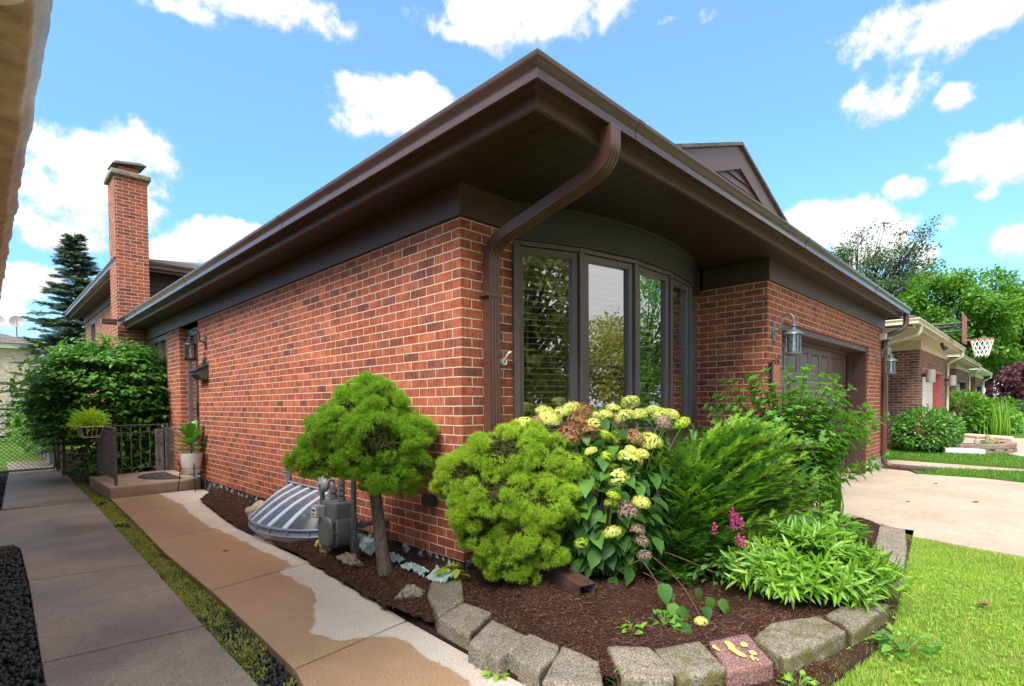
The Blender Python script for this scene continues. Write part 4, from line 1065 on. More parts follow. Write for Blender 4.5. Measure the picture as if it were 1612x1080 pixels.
clipped_pine('dwarf_spruce', 'bright green mushroom shaped dwarf conifer on a bare leaning trunk by the brick wall', (-.338, .45, .03),
    [(-.10, 1.13, 0, .33, .26, .31), (-.34, .97, -.03, .23, .18, .22), (.14, .97, .0, .225, .22, .22), (-.53, .83, -.06, .12, .09, .14), (-.17, .87, -.12, .27, .15, .20), (-.08, 1.26, 0, .20, .14, .2),
     (.02, .72, -.10, .17, .12, .17), (-.42, .82, -.1, .2, .09, .14), (.22, .82, -.02, .14, .14, .15), (-.03, 1.0, -.2, .22, .17, .15), (-.27, 1.05, -.17, .2, .14, .16), (.12, .66, .05, .12, .08, .12)],
    ([(.0, -.12, 0), (.0, .0, 0), (-.03, .2, 0), (-.05, .42, 0), (-.085, .70, 0)], [.062, .056, .046, .042, .04]),
    L_PINE, lambda P: P[:, 0] < -.02, 7600, .036)
clipped_pine('cloud_pruned_spruce', 'low yellow green dwarf conifer in cloud like tiers at the house corner', (.168, -.447, .09),
    [(-.13, .84, .02, .30, .16, .26), (-.37, .69, 0, .23, .16, .22), (.13, .77, .04, .28, .18, .26), (-.20, .58, -.10, .32, .17, .22), (-.47, .60, .02, .14, .11, .16), (.10, .53, -.12, .24, .17, .20),
     (-.29, .36, -.05, .19, .15, .18), (-.02, .30, -.14, .20, .12, .16), (-.12, .16, -.08, .18, .11, .15), (.31, .66, .04, .13, .14, .16), (.14, .22, -.1, .10, .09, .10), (-.02, .93, .05, .17, .09, .16), (-.33, .47, -.09, .2, .12, .15), (-.05, .06, -.08, .10, .07, .1)],
    ([(0, -.14, 0), (0, .05, 0), (-.02, .2, 0), (-.03, .42, 0), (-.03, .6, 0)], [.060, .052, .046, .04, .034]),
    L_PINE2, lambda P: (P[:, 1] < -.02) | (P[:, 0] < -.02), 8200, .036)

# hydrangea
HB = (.60, -.72, .06)
H = thing('hydrangea', 'big leaved hydrangea with yellow green and dried brown flower heads under the bow window', 'hydrangea', HB)
YH = [(0.479,-0.341,1.18,0.058),(0.394,-0.441,1.121,0.065),(0.57,-0.413,1.174,0.059),(0.646,-0.456,1.207,0.059),(0.746,-0.555,1.149,0.045),(0.761,-0.648,1.155,0.049),(0.853,-0.748,1.147,0.058),(0.956,-0.731,1.247,0.055),(0.822,-0.681,1.198,0.045),(0.95,-0.813,1.161,0.054),(0.992,-0.889,1.188,0.045),(0.985,-0.957,1.162,0.053),(1.065,-0.986,1.16,0.049),(0.639,-0.699,1.036,0.035),(0.706,-0.744,1.013,0.044),(0.575,-0.678,1.099,0.043),(0.562,-0.599,1.054,0.039),(0.882,-0.889,0.986,0.074),(0.484,-0.71,0.939,0.034),(0.578,-0.775,0.903,0.042),(0.67,-0.878,0.887,0.067),(0.672,-0.964,0.924,0.037),(0.587,-0.784,0.831,0.038),(0.604,-0.827,0.778,0.063),(0.646,-0.904,0.947,0.033),(0.47,-0.889,0.683,0.036),(0.53,-0.833,0.611,0.037),(0.627,-0.986,0.629,0.045),(0.516,-0.847,0.437,0.049),(0.391,-0.7,0.368,0.037),(0.286,-0.31,1.091,0.065),(0.973,-1.11,1.1,0.043)]
BH = [(0.68,-0.52,1.177,0.063),(0.5,-0.515,1.019,0.07),(0.524,-0.585,1.103,0.061),(0.614,-0.608,1.048,0.061),(0.88,-0.653,1.134,0.046),(0.748,-0.863,1.011,0.056),(0.308,-0.413,1.11,0.039),(0.822,-1.058,1.103,0.042),(0.596,-0.886,0.584,0.042),(0.564,-0.93,0.565,0.049),(0.621,-0.964,0.446,0.037),(0.619,-1.014,0.299,0.033),(0.628,-0.99,0.383,0.033)]
FLOR = ([(0,0,0),(.5,.15,.06),(.62,.62,.1),(.15,.5,.06),(-.15,.5,.06),(-.62,.62,.1),(-.5,.15,.06),(-.5,-.15,.06),(-.62,-.62,.1),(-.15,-.5,.06),(.15,-.5,.06),(.62,-.62,.1),(.5,-.15,.06)],
        [(0,1,2,3),(0,4,5,6),(0,7,8,9),(0,10,11,12)])
def head_mesh(n, flat, size, seed):
    g = np.random.default_rng(seed); z = g.uniform(-.45, 1, n); a = g.uniform(0, 2*PI, n); s = np.sqrt(1 - z*z)
    d = np.stack([s*np.cos(a), s*np.sin(a), z], 1); P = d * np.array([1, 1, flat]) * g.uniform(.86, 1.04, (n, 1))
    lump = np.array([1 + .10 * noise.noise(tuple(q * 2.5 + seed)) for q in d])[:, None]; P = P * lump
    X = norm(np.cross(d, g.normal(0, 1, (n, 3)))); Y = np.cross(d, X)
    return scatter_mesh('flower_head', FLOR, P, X, Y, d, g.uniform(.8, 1.25, n) * size)
HM = {'y': [head_mesh(330, .66, .15, i) for i in range(3)], 'g': [head_mesh(320, .7, .13, 10 + i) for i in range(2)], 'b': [head_mesh(260, .9, .17, 20 + i) for i in range(2)], 'p': [head_mesh(170, .95, .19, 30)]}
for k, m in (('y', L_FLY), ('g', L_FLG), ('b', L_FLB), ('p', L_FLP)):
    for q in HM[k]: q.materials.append(m)
stems = MB()
def head(kind, x, y, z, r, label=None):
    o = bpy.data.objects.new('flower_head', R.choice(HM[kind])); COL.objects.link(o); o.parent = H
    if z < 1.05: x, y = x - .085, y - .085
    elif z < 1.14: x, y, z = x - .03, y - .03, z + .01
    o.location = Vector((x, y, z)) - Vector(HB); o.scale = (r * 1.3,) * 3
    o.rotation_euler = (R.uniform(-.15, .45), R.uniform(-.45, .1), R.uniform(0, 6))
    if label: o['label'] = label
    b = Vector((HB[0] + (x - HB[0]) * .25, HB[1] + (y - HB[1]) * .25, .1))
    stems.tube(arc(b, (b.x * .4 + x * .6, b.y * .4 + y * .6, z * .75), (x, y, z - r * .4), 6), .0035, 5)
for i, (x, y, z, r) in enumerate(YH): head('g' if r < .045 and i % 3 else 'y', x, y, z, r, 'yellow green flower head')
for i, (x, y, z, r) in enumerate(BH): head('p' if (z < .7 or x > .8) else 'b', x, y, z, r, 'dried brown flower head' if z > .7 else 'faded pinkish dry flower head')
stems.build('stems', plain('green_stem', (0.10, 0.14, 0.03), 0.6, 0.2), H, uv=False)
# leaves hang in tiers from the outside of the clump
P, D = [], []
ctr = np.array([.70, -.70, .56])
m = 760
d = rand_dirs(m, -.8)
rad = RN.uniform(.55, 1.0, (m, 1)) ** .6
bump_ = np.array([1 + .15 * noise.noise(tuple(q * 2.4)) for q in d])[:, None]
P = ctr + (d[:, 0:1] * RV * .54 + d[:, 1:2] * FV * .36 + d[:, 2:3] * UV_ * .56) * rad * bump_
fl = np.array([q[:3] for q in YH if q[3] > .04]); extra = np.repeat(fl, 4, 0) + RN.normal(0, .045, (len(fl)*4, 3)) + np.array([0, 0, -.075])
P = np.concatenate([P, extra]); m = len(P)
out = norm(P - (ctr + np.array([0, 0, -.15])))
D = norm(out * np.array([1, 1, .35]) + np.array([0, 0, -.55]) + RN.normal(0, .35, (m, 3)))
ok = (P[:, 1] < -.10) & (P[:, 2] > .09); P, D, out = P[ok], D[ok], out[ok]; m = len(P)
s = RN.uniform(.085, .145, m)
Nn = norm(out + np.array([0, 0, .9]) + RN.normal(0, .3, (m, 3)))
scatter('leaves', HEART, P, D, Nn, s, L_HYD, H, smooth=True)

# yew: feathery sprays leaning to the right
YB = (1.10, -1.12, .08)
YW = thing('yew_bush', 'feathery dark green yew bush with long sprays reaching up to the right', 'yew', YB)
NP, ND, NN, NL, tw = [], [], [], [], MB()
TP, TD, TN = [], [], []
def spray(p0, p1, p2, twigs, tl, yng=False):
    pts = [np.array(q) for q in arc(p0, p1, p2, 10)]
    tw.tube([tuple(q) for q in pts], [.006 - .0004 * i for i in range(11)], 5, cap=False)
    for k in range(twigs):
        t = .12 + .88 * k / max(1, twigs - 1); i = min(9, int(t * 10)); q = pts[i] + (pts[i+1] - pts[i]) * (t * 10 - i)
        tang = norm(pts[min(10, i+1)] - pts[max(0, i-1)])
        side = norm(np.cross(tang, UV_)) * (1 if k % 2 else -1)
        dr = norm(tang * .75 + side * .75 + UV_ * R.uniform(-.15, .5) + np.array([R.gauss(0, .15) for _ in range(3)]))
        L = tl * (1.15 - .6 * t) * R.uniform(.7, 1.25)
        nn = int(L / .006)
        tt = np.linspace(.05, 1, nn)[:, None]
        droop = np.array([0, 0, -.10]) * L * tt * tt
        base = q + dr * L * tt + droop
        sd = norm(np.cross(dr, UV_))
        for sg in (-1, 1):
            dn = norm(dr * .62 + sd * sg * .9 + UV_ * .22 + RN.normal(0, .17, (nn, 3)))
            (TP if (t > .55 and yng) else NP).append(base); (TD if (t > .55 and yng) else ND).append(dn)
            (TN if (t > .55 and yng) else NN).append(np.tile(np.cross(dr, sd), (nn, 1)) + RN.normal(0, .3, (nn, 3)))
for k in range(230):
    # target tips: fan from upper left over the top to the lower right
    g_ = R.random()
    if k < 120:
        rr = R.uniform(.02, .74); uu = R.uniform(.50, 1.04) - .38 * abs(rr - .30); ff = R.uniform(-.25, .16)
    else:
        rr = R.uniform(-.32, .70); uu = R.uniform(.06, .90) - .25 * max(0, -rr); ff = R.uniform(-.34, .05)
    tip = loc(YB, rr, uu, ff)
    mid = loc(YB, rr * .38 - .04, uu * (.92 if k < 120 else .8), ff * .6)
    b = loc(YB, R.uniform(-.08, .08), .02, R.uniform(-.05, .05))
    st_ = b + (mid - b) * R.uniform(.0, .35)
    tip = tip + np.array([.14, -.10, .04]) * R.random()
    spray(st_, mid, tip, R.randint(16, 24), .19, R.random() < .6)
for nm, a_, b_, c_, mt in (('needles', NP, ND, NN, L_YEW), ('new_growth', TP, TD, TN, L_YEWT)):
    A_, B_, C_ = np.concatenate(a_), np.concatenate(b_), np.concatenate(c_); m = len(A_)
    scatter(nm, NEEDLE, A_, B_, C_, np.stack([np.full(m, .0046), RN.uniform(.020, .030, m), np.ones(m)], 1), mt, YW)
tw.build('twigs', M_TWIG, YW, smooth=True, uv=False)

# tall leafy shrub in front of the garage corner
SB = (2.95, -1.15, .07)
SH = thing('leafy_shrub', 'tall light green leafy shrub standing before the garage corner', 'shrub', SB)
tw = MB(); LP_, LD_, LN_, LS_ = [], [], [], []
def leafy_stem(p0, p1, p2, n, size, whorl=True, nseg=12):
    pts = [np.array(q) for q in arc(p0, p1, p2, nseg)]
    tw.tube([tuple(q) for q in pts], [.006 * (1 - .75 * i / nseg) + .001 for i in range(nseg + 1)], 5, cap=False)
    for k in range(n):
        t = .25 + .75 * (k / n) ** .9; i = min(nseg - 1, int(t * nseg)); q = pts[i] + (pts[i+1] - pts[i]) * (t * nseg - i)
        tang = norm(pts[i+1] - pts[i]); a = k * 1.57 + (PI * .5 if k % 4 > 1 else 0) + R.uniform(-.4, .4)
        e1 = norm(np.cross(tang, np.array([.3, .2, 1.0]))); e2 = np.cross(tang, e1)
        rd = e1 * math.cos(a) + e2 * math.sin(a)
        LP_.append(q); LD_.append(rd + tang * .45 + np.array([0, 0, -.15])); LN_.append(tang + np.array([0, 0, .6]) + RN.normal(0, .2, 3)); LS_.append(size * R.uniform(.7, 1.2) * (1.05 - .35 * t))
    for k in range(6):                                            # tip rosette
        a = k * 1.05; tang = norm(pts[-1] - pts[-2]); e1 = norm(np.cross(tang, np.array([.3, .2, 1.0]))); e2 = np.cross(tang, e1)
        LP_.append(pts[-1]); LD_.append(e1 * math.cos(a) + e2 * math.sin(a) + tang * .9); LN_.append(tang + RN.normal(0, .2, 3)); LS_.append(size * .6)
for k in range(105):
    rr = R.uniform(-.66, .80); uu = R.uniform(.65, 1.48) - .5 * max(0, abs(rr - .0) - .42) - (.25 if k % 3 == 0 else 0); ff = R.uniform(-.30, .34)
    tip = loc(SB, rr, uu, ff); b = loc(SB, R.uniform(-.08, .12), 0, R.uniform(-.06, .06))
    leafy_stem(b, loc(SB, rr * .25, uu * .65, ff * .4), tip, R.randint(28, 40), .105)
for q in ((-.62, 1.22, .05), (-.74, 1.12, 0), (-.5, 1.36, 0), (-.28, 1.42, .1), (.04, 1.47, .05), (.18, 1.48, -.05), (.34, 1.40, 0), (.52, 1.28, -.1), (.66, 1.12, -.1), (.76, .92, -.05)):
    leafy_stem(loc(SB, q[0] * .1, 0, 0), loc(SB, q[0] * .35, q[1] * .7, 0), loc(SB, *q), 36, .105)
    for j in (1, 2): leafy_stem(loc(SB, q[0] * .1, 0, 0), loc(SB, q[0] * .35, q[1] * .6, 0), loc(SB, q[0] + R.gauss(0, .07), q[1] - .13 * j, q[2] + R.gauss(0, .1)), 32, .10)
m = len(LP_); scatter('leaves', OVATE, np.array(LP_), np.array(LD_), np.array(LN_), np.array(LS_), L_SHRUB, SH, smooth=True)
tw.build('stems', M_TWIG, SH, smooth=True, uv=False)

# lance-leaved clump at the front
LB = (1.27, -1.79, .05)
LL = thing('lance_leaf_clump', 'dense mound of bright green lance shaped leaves spilling over the edging', 'perennial', LB)
tw = MB(); LP_, LD_, LN_, LS_ = [], [], [], []
for k in range(270):
    a = R.uniform(0, 2*PI); q = math.sqrt(R.random())
    rr, ff = q * math.cos(a) * .30, q * math.sin(a) * .24
    b = loc(LB, rr, 0, ff); hh = .39 * (1 - .55 * q * q) + R.uniform(-.05, .07)
    tip = loc(LB, rr * 1.75, hh * (1 - .22 * q), ff * 1.55 - .05)
    pts = [np.array(v_) for v_ in arc(b, loc(LB, rr * 1.1, hh * .75, ff * 1.1), tip, 6)]
    tw.tube([tuple(v_) for v_ in pts], .0022, 4, cap=False)
    n = R.randint(15, 20)
    for j in range(n):
        t = .25 + .75 * j / (n - 1); i = min(5, int(t * 6)); p = pts[i] + (pts[i+1] - pts[i]) * (t * 6 - i); tang = norm(pts[i+1] - pts[i])
        g_ = j * 2.4 + R.uniform(-.2, .2); e1 = norm(np.cross(tang, np.array([.2, .1, 1.0]))); e2 = np.cross(tang, e1)
        rd = e1 * math.cos(g_) + e2 * math.sin(g_)
        LP_.append(p); LD_.append(rd * (1.15 - .5 * t) + tang * (.3 + .55 * t) + np.array([0, 0, .1])); LN_.append(tang + np.array([0, 0, .5])); LS_.append(R.uniform(.095, .145) * (1.1 - .4 * t))
S = np.array(LS_); scatter('leaves', LANCE, np.array(LP_), np.array(LD_), np.array(LN_), np.stack([S, S, S], 1), L_LILY, LL, smooth=True)
tw.build('stems', plain('pale_green_stem', (0.16, 0.22, 0.05), 0.6, 0.2), LL, uv=False)

# other small plants
def rosette(name, label, cat, base, n, size, spread, height, tmpl, mat, group=None, up=.5, jit=.3):
    o = thing(name, label, cat, base, group)
    a = RN.uniform(0, 2*PI, n); q = np.sqrt(RN.uniform(0, 1, n))
    P = np.stack([base[0] + np.cos(a) * q * spread, base[1] + np.sin(a) * q * spread, base[2] + height * (1.05 - .6 * q) * RN.uniform(.55, 1.05, n)], 1)
    D = np.stack([np.cos(a), np.sin(a), RN.uniform(-.3, up, n)], 1) + RN.normal(0, jit, (n, 3))
    scatter('leaves', tmpl, P, D, np.tile([0, 0, 1.0], (n, 1)) + RN.normal(0, jit, (n, 3)), RN.uniform(.7, 1.2, n) * size, mat, o, smooth=True)
    t = MB()
    for i in range(0, n, max(1, n // 24)): t.tube(arc((base[0] + .15 * (P[i][0] - base[0]), base[1] + .15 * (P[i][1] - base[1]), base[2] - .01), (base[0] * .5 + P[i][0] * .5, base[1] * .5 + P[i][1] * .5, P[i][2] * .8), P[i], 4), .0018, 4, cap=False)
    t.build('stems', M_TWIG if mat is L_HYD else bpy.data.materials['pale_green_stem'], o, uv=False)
    return o
AST = rosette('astilbe', 'small dark leaved plant with magenta plumes left of the lance leaved mound', 'astilbe', (1.00, -1.42, .07), 210, .055, .21, .27, OVATE, L_HYD)
def plume(p, h, n):
    t = RN.uniform(0, 1, n); P = np.array(p) + np.stack([RN.normal(0, .011, n) * (1.15 - t), RN.normal(0, .011, n) * (1.15 - t), t * h], 1)
    return P
for (r, u, f) in ((.055, .40, 0), (.02, .37, -.02), (.075, .37, -.03), (.04, .43, .02), (-.09, .34, -.02), (.03, .29, -.09), (.065, .27, -.08), (.0, .14, -.14)):
    b = loc((1.0, -1.42, .07), r, u, f); P = plume(b, .07, 90)
    scatter('flower_plume', SIMPLE, P, rand_dirs(90, 0), rand_dirs(90), RN.uniform(.008, .016, 90), L_PINK, AST)
rosette('young_hydrangea', 'low broad leaved green plant at the driveway end of the bed', 'perennial', (2.72, -1.50, .06), 240, .085, .32, .27, OVATE, L_SHRUB)
rosette('broad_leaf_plant', 'few broad glossy leaves rising behind the lance leaved mound', 'perennial', (2.0, -1.35, .05), 22, .17, .13, .34, HEART, L_SHRUB, None, .9)
rosette('yellow_green_clump', 'yellow green leafy clump against the straight edging row', 'perennial', (2.30, -1.66, .06), 110, .07, .15, .2, LANCE, L_LIME if False else L_LILY)
dl = thing('daylily', 'clump of long arching strap leaves at the foot of the leafy shrub', 'daylily', (3.5, -1.35, .05))
n = 46; a = RN.uniform(0, 2*PI, n); LT = leaf_tmpl([(0.15, .016), (0.4, .018), (0.7, .013)], .3, .75)
scatter('leaves', LT, np.tile([3.5, -1.35, .05], (n, 1)) + RN.normal(0, .04, (n, 3)) * [1, 1, 0], np.stack([np.cos(a) * .55, np.sin(a) * .55, np.ones(n)], 1), np.stack([np.cos(a), np.sin(a), np.full(n, .6)], 1), RN.uniform(.45, .8, n), L_LILY, dl, smooth=True)
# fallen hydrangea stems and cuttings in the bare soil
fs = thing('fallen_hydrangea_stem', 'drooping cut hydrangea stem with limp leaves lying on the bare mulch', 'plant cutting', (.62, -1.18, .05))
t = MB()
for p0, p1, p2 in (((.62, -.95, .34), (.75, -1.2, .30), (1.0, -1.62, .07)), ((.55, -1.02, .3), (.45, -1.25, .22), (.40, -1.33, .06)), ((.60, -1.0, .32), (.58, -1.3, .26), (.42, -1.52, .06)), ((.52, -1.1, .2), (.5, -1.34, .16), (.28, -1.46, .05))):
    t.tube(arc(p0, p1, p2, 8), .0032, 5)
t.build('stems', M_TWIG, fs, uv=False)
lp = np.array([(.42, -1.28, .20), (.36, -1.36, .12), (.34, -1.42, .09), (.46, -1.32, .15), (.55, -1.42, .17), (.60, -1.47, .12), (.62, -1.52, .10), (.5, -1.5, .1), (.28, -1.42, .07), (.24, -1.47, .06)])
scatter('leaves', HEART, lp, np.array([(-.3, -.5, -.7), (-.2, -.6, -.5), (.5, -.3, -.2), (-.5, .1, -.6), (.3, -.4, -.8), (.1, -.3, -.9), (.4, -.5, -.5), (-.4, -.5, -.4), (-.5, -.4, .1), (-.2, -.6, .1)]), np.tile([-.4, -.5, .8], (10, 1)), RN.uniform(.08, .13, 10), L_HYD, fs, smooth=True)
fh = bpy.data.objects.new('flower_head', HM['y'][1]); COL.objects.link(fh); fh.parent = fs; fh.location = Vector((.33, -1.56, .085)) - Vector((.62, -1.18, .05)); fh.scale = (.036,) * 3
rosette('seedling', 'tiny bright green seedling in bare soil inside the edging gap', 'seedling', (.02, -1.33, .05), 16, .05, .05, .05, OVATE, L_CLOVER)
rosette('seedling', 'little clump of green weeds on the walk edge outside the edging', 'seedling', (-.66, -.95, .0), 14, .05, .04, .05, LANCE, L_LILY)
rosette('seedling', 'pale round leaved weed between the walk and the deep fronted block', 'seedling', (-.70, -1.07, .0), 9, .04, .04, .04, OVATE, L_CLOVER)
rosette('seedling', 'green weed tuft in the gap of the edging blocks', 'seedling', (-.42, -1.55, .0), 24, .04, .05, .10, OVATE, L_CLOVER)
rosette('seedling', 'round leaved weed right of the red marked block', 'seedling', (.14, -2.09, .0), 30, .035, .08, .06, OVATE, L_CLOVER)
rosette('seedling', 'leafy weed at the lawn edge under the lance leaved mound', 'seedling', (.86, -2.36, .0), 34, .06, .12, .12, OVATE, L_SHRUB)
ms = rosette('maple_seedling', 'yellow green maple seedling against the brick corner foot', 'seedling', (-.09, -.03, .06), 13, .085, .07, .12, OVATE, L_SEED)
rosette('hydrangea_sprig', 'small green sprig beside the fallen stem near the edging', 'seedling', (.24, -1.40, .05), 26, .045, .07, .06, OVATE, L_SHRUB)
# ------------------------------------------------------------------ fixtures and belongings
# wall lantern: built once in its own frame (wall behind at +y, light hangs toward -y)
def make_lantern(name, label, metal, loc, rz, scale=1.0, group='lanterns on the house walls', seedy=True):
    T = thing(name, label, 'lantern', (0, 0, 0), group)
    m = MB(); m.lathe([(.0, -.004), (.045, -.004), (.048, .006), (.038, .016), (.0, .018)], (0, 0, .0), 14, (0, -1, 0))
    m.box(-.03, .03, -.012, -.001, -.085, .085); m.build('wall_plate', metal, T, bevel=.004)
    pts = [(0, -.012, .0), (0, -.05, .0), (0, -.075, .03), (0, -.075, .10)] + [(0, -.075 - .052 * (1 - math.cos(t)), .10 + .052 * math.sin(t)) for t in [PI * i / 10 for i in range(1, 11)]] + [(0, -.179, .075)]
    m = MB(); m.tube(pts, .009, 8); m.build('arm', metal, T, smooth=True)
    cy = -.179
    m = MB(); m.lathe([(.0, .075), (.012, .07), (.012, .05), (.034, .043), (.036, .034), (.018, .026), (.022, .006), (.040, -.006), (.082, -.035), (.086, -.047), (.0, -.048)], (0, cy, 0), 18)
    m.build('roof', metal, T, smooth=True)
    m = MB(); m.lathe([(.0, -.247), (.050, -.245), (.074, -.232), (.077, -.216), (.066, -.214), (.0, -.213)], (0, cy, 0), 18)
    for k in range(4):
        a = PI / 4 + k * PI / 2; x, y = .068 * math.cos(a), .068 * math.sin(a); m.tube([(x, cy + y, -.225), (x, cy + y, -.045)], .005, 5)
        b = a + PI / 2; x2, y2 = .068 * math.cos(b), .068 * math.sin(b)
        m.tube([(x, cy + y, -.215), (x2, cy + y2, -.05)], .0032, 4); m.tube([(x, cy + y, -.05), (x2, cy + y2, -.215)], .0032, 4)
    m.build('cage', metal, T, smooth=True)
    m = MB(); m.lathe([(.059, -.214), (.059, -.049)], (0, cy, 0), 18, cap=False); m.build('glass', M_LANGLASS, T, smooth=True)
    m = MB()
    for q in (-.02, .02): m.lathe([(.0, -.20), (.010, -.2), (.010, -.12), (.006, -.10), (.0, -.09)], (q, cy, 0), 8)
    m.build('candle', M_WHITE, T, smooth=True)
    T.location = loc; T.rotation_euler = (0, 0, rz); T.scale = (scale,) * 3
    return T
make_lantern('wall_lantern', 'grey pewter lantern left of the garage door, beside the leafy shrub', M_PEWTER, (3.735, -.762, 2.005), 0, 1.12)
make_lantern('wall_lantern', 'grey pewter lantern on the far pier beyond the garage door', M_PEWTER, (8.80, -.762, 1.985), 0, 1.15)
make_lantern('wall_lantern', 'black lantern above the mailbox by the front door', M_BLACKM, (-.002, 5.80, 2.17), -PI/2, 1.12)

# mailbox
T = thing('mailbox', 'dark grey wall mailbox with sloped lid under the black lantern', 'mailbox', (-.001, 5.87, 1.62))
MBX = plain('slate_grey_plastic', (0.055, 0.062, 0.068), 0.45, 0.15)
m = MB(); q = [(-.001, 1.62), (-.10, 1.64), (-.155, 1.70), (-.16, 1.755), (-.001, 1.83)]
m.add([(x, y, z) for y in (5.70, 6.04) for x, z in q], [(0,1,2,3,4), (9,8,7,6,5)] + [(i, 5+i, 5+(i+1)%5, (i+1)%5) for i in range(5)]); m.build('body', MBX, T, bevel=.012)
m = MB(); q = [(-.001, 1.834), (-.168, 1.758), (-.175, 1.74), (-.178, 1.762), (-.09, 1.825), (-.001, 1.862)]
m.add([(x, y, z) for y in (5.685, 6.055) for x, z in q], [(0,1,2,3,4,5), (11,10,9,8,7,6)] + [(i, 6+i, 6+(i+1)%6, (i+1)%6) for i in range(6)]); m.build('lid', MBX, T, bevel=.004)
m = MB(); m.add([(x, y, z) for x in (-.014, -.001) for y, z in ((5.72, 1.862), (6.02, 1.862), (5.95, 1.90), (5.90, 1.945), (5.84, 1.945), (5.79, 1.90))], [(5,4,3,2,1,0), (6,7,8,9,10,11)] + [(i, (i+1)%6, 6+(i+1)%6, 6+i) for i in range(6)]); m.build('back_plate', MBX, T, bevel=.003)

# porch step, mat, railings
T = thing('porch_step', 'low tan concrete porch step before the front door', 'step', (-.6, 7, 0))
m = MB(); m.frustum([(-1.13, 6.10), (-.002, 6.19), (-.002, 7.9), (-1.16, 7.75)], -.1, .15); m.build('slab', M_STEP, T, bevel=.02, uv=False)
T = thing('door_mat', 'grey half round scrollwork rubber mat on the porch step', 'door mat', (-.35, 7.0, .15))
m = MB(); n = 26
for i in range(n):
    a = PI * (i + .5) / n
    for r0, r1 in ((.10, .17), (.2, .28), (.31, .39), (.41, .44)):
        w_ = (PI / n) * .40
        vs = [(-.20 - math.sin(x) * rr, 6.95 + math.cos(x) * rr * 1.25, zz) for zz in (.151, .162) for rr in (r0, r1) for x in (a - w_, a + w_)]
        m.add(vs, [(0,1,3,2), (4,6,7,5), (0,4,5,1), (2,3,7,6), (0,2,6,4), (1,5,7,3)])
m.build('scroll_tread', M_IRON, T)
m = MB(); m.frustum([(-.20 - math.sin(PI*i/24) * .46, 6.95 + math.cos(PI*i/24) * .575) for i in range(25)], .1505, .155); m.build('base', plain('dark_rubber', (0.03, 0.028, 0.03), 0.7, 0.2), T)

def railing(name, label, p0, p1, zb, h, nb, post1=True, style=0):
    T = thing(name, label, 'railing', (*p0, zb), 'iron railings round the porch')
    a, b = Vector((*p0, zb)), Vector((*p1, zb)); up = Vector((0, 0, 1)); t = (b - a).normalized()
    m = MB(); ang = math.atan2(t.y, t.x); M = Matrix.Rotation(ang, 3, 'Z')
    for q in ([a, b] if post1 else [a]):
        m = MB(); m.obox(q + up * h / 2, (.034, .034, h), M); m.build('post', M_IRON, T, bevel=.004)
    m = MB(); m.obox((a + b) / 2 + up * (h - .012), ((b - a).length, .036, .016), M); m.build('top_rail', M_IRON, T, bevel=.004)
    m = MB(); m.obox((a + b) / 2 + up * .09, ((b - a).length - .04, .022, .014), M); m.build('bottom_rail', M_IRON, T)
    if style: m = MB(); m.obox((a + b) / 2 + up * (h - .13), ((b - a).length - .04, .022, .012), M); m.build('mid_rail', M_IRON, T)
    for i in range(nb):
        q = a + (b - a) * (i + 1) / (nb + 1); m = MB(); m.obox(q + up * (h / 2 + .04), (.014, .014, h - .11), M); m.build('baluster', M_IRON, T)
    m = MB(); e = a + up * h                                       # scrolled end of the handrail
    m.tube([e - t * .0 + Vector((0, 0, -.01))] + [e - t * (.012 + .035 * math.sin(x)) + up * (-.045 + .035 * math.cos(x)) for x in [i * .35 for i in range(9)]], .013, 8); m.build('scroll', M_IRON, T, smooth=True)
    return T
railing('porch_railing', 'dark iron railing with close balusters along the outer side of the porch step', (-1.04, 6.24), (-1.05, 7.62), .151, .81, 11)
railing('porch_railing', 'rusty iron railing across the far end of the porch, before the big bush', (-1.0, 7.70), (-.10, 7.74), .151, .80, 6, True, 1)
m = MB(); m.box(-.12, .0, 7.78, 7.82, .0, .88); m.box(-.26, -.14, 7.80, 7.84, .0, .86)
tag(m.build('wooden_board', M_GREYWOOD, None, bevel=.004), 'two grey upright boards beside the brick pier behind the porch railing', 'boards')

# hanging basket with lime foliage on the railing
T = thing('railing_planter', 'wire planter basket of lime green foliage hung on the porch railing', 'planter', (-1.2, 7.25, .9))
m = MB()
def rect(z, s): return [(-1.2 - .13*s, 7.25 - .32*s, z), (-1.2 + .13*s, 7.25 - .32*s, z), (-1.2 + .13*s, 7.25 + .32*s, z), (-1.2 - .13*s, 7.25 + .32*s, z)]
for z, s in ((.96, 1.0), (.80, .72)): q = rect(z, s); m.tube(q + [q[0]], .006, 6)
for i in range(4):
    a, b = rect(.96, 1.0), rect(.80, .72)
    for t in (0, .25, .5, .75): m.tube([Vector(a[i]).lerp(Vector(a[(i+1)%4]), t), Vector(b[i]).lerp(Vector(b[(i+1)%4]), t)], .0035, 5)
m.tube([(-1.07, 7.25, .96), (-1.03, 7.25, .97), (-1.02, 7.25, .93)], .006, 6)
m.build('wire_basket', M_WHITEFR, T)
m = MB(); a, b = rect(.945, .93), rect(.83, .72); m.add(b + a, [(3,2,1,0), (4,5,6,7)] + [(i, (i+1)%4, 4+(i+1)%4, 4+i) for i in range(4)]); m.build('liner', M_BLACKM, T)
n = 620; d_ = rand_dirs(n, -.1); P = np.array([-1.2, 7.25, .95]) + d_ * np.array([.20, .34, .24]) * RN.uniform(.3, 1.0, (n, 1))
scatter('foliage', LANCE, P, d_ + np.array([0, 0, .1]) + RN.normal(0, .4, (n, 3)), rand_dirs(n, .2), RN.uniform(.07, .13, n), L_LIME, T, smooth=True)

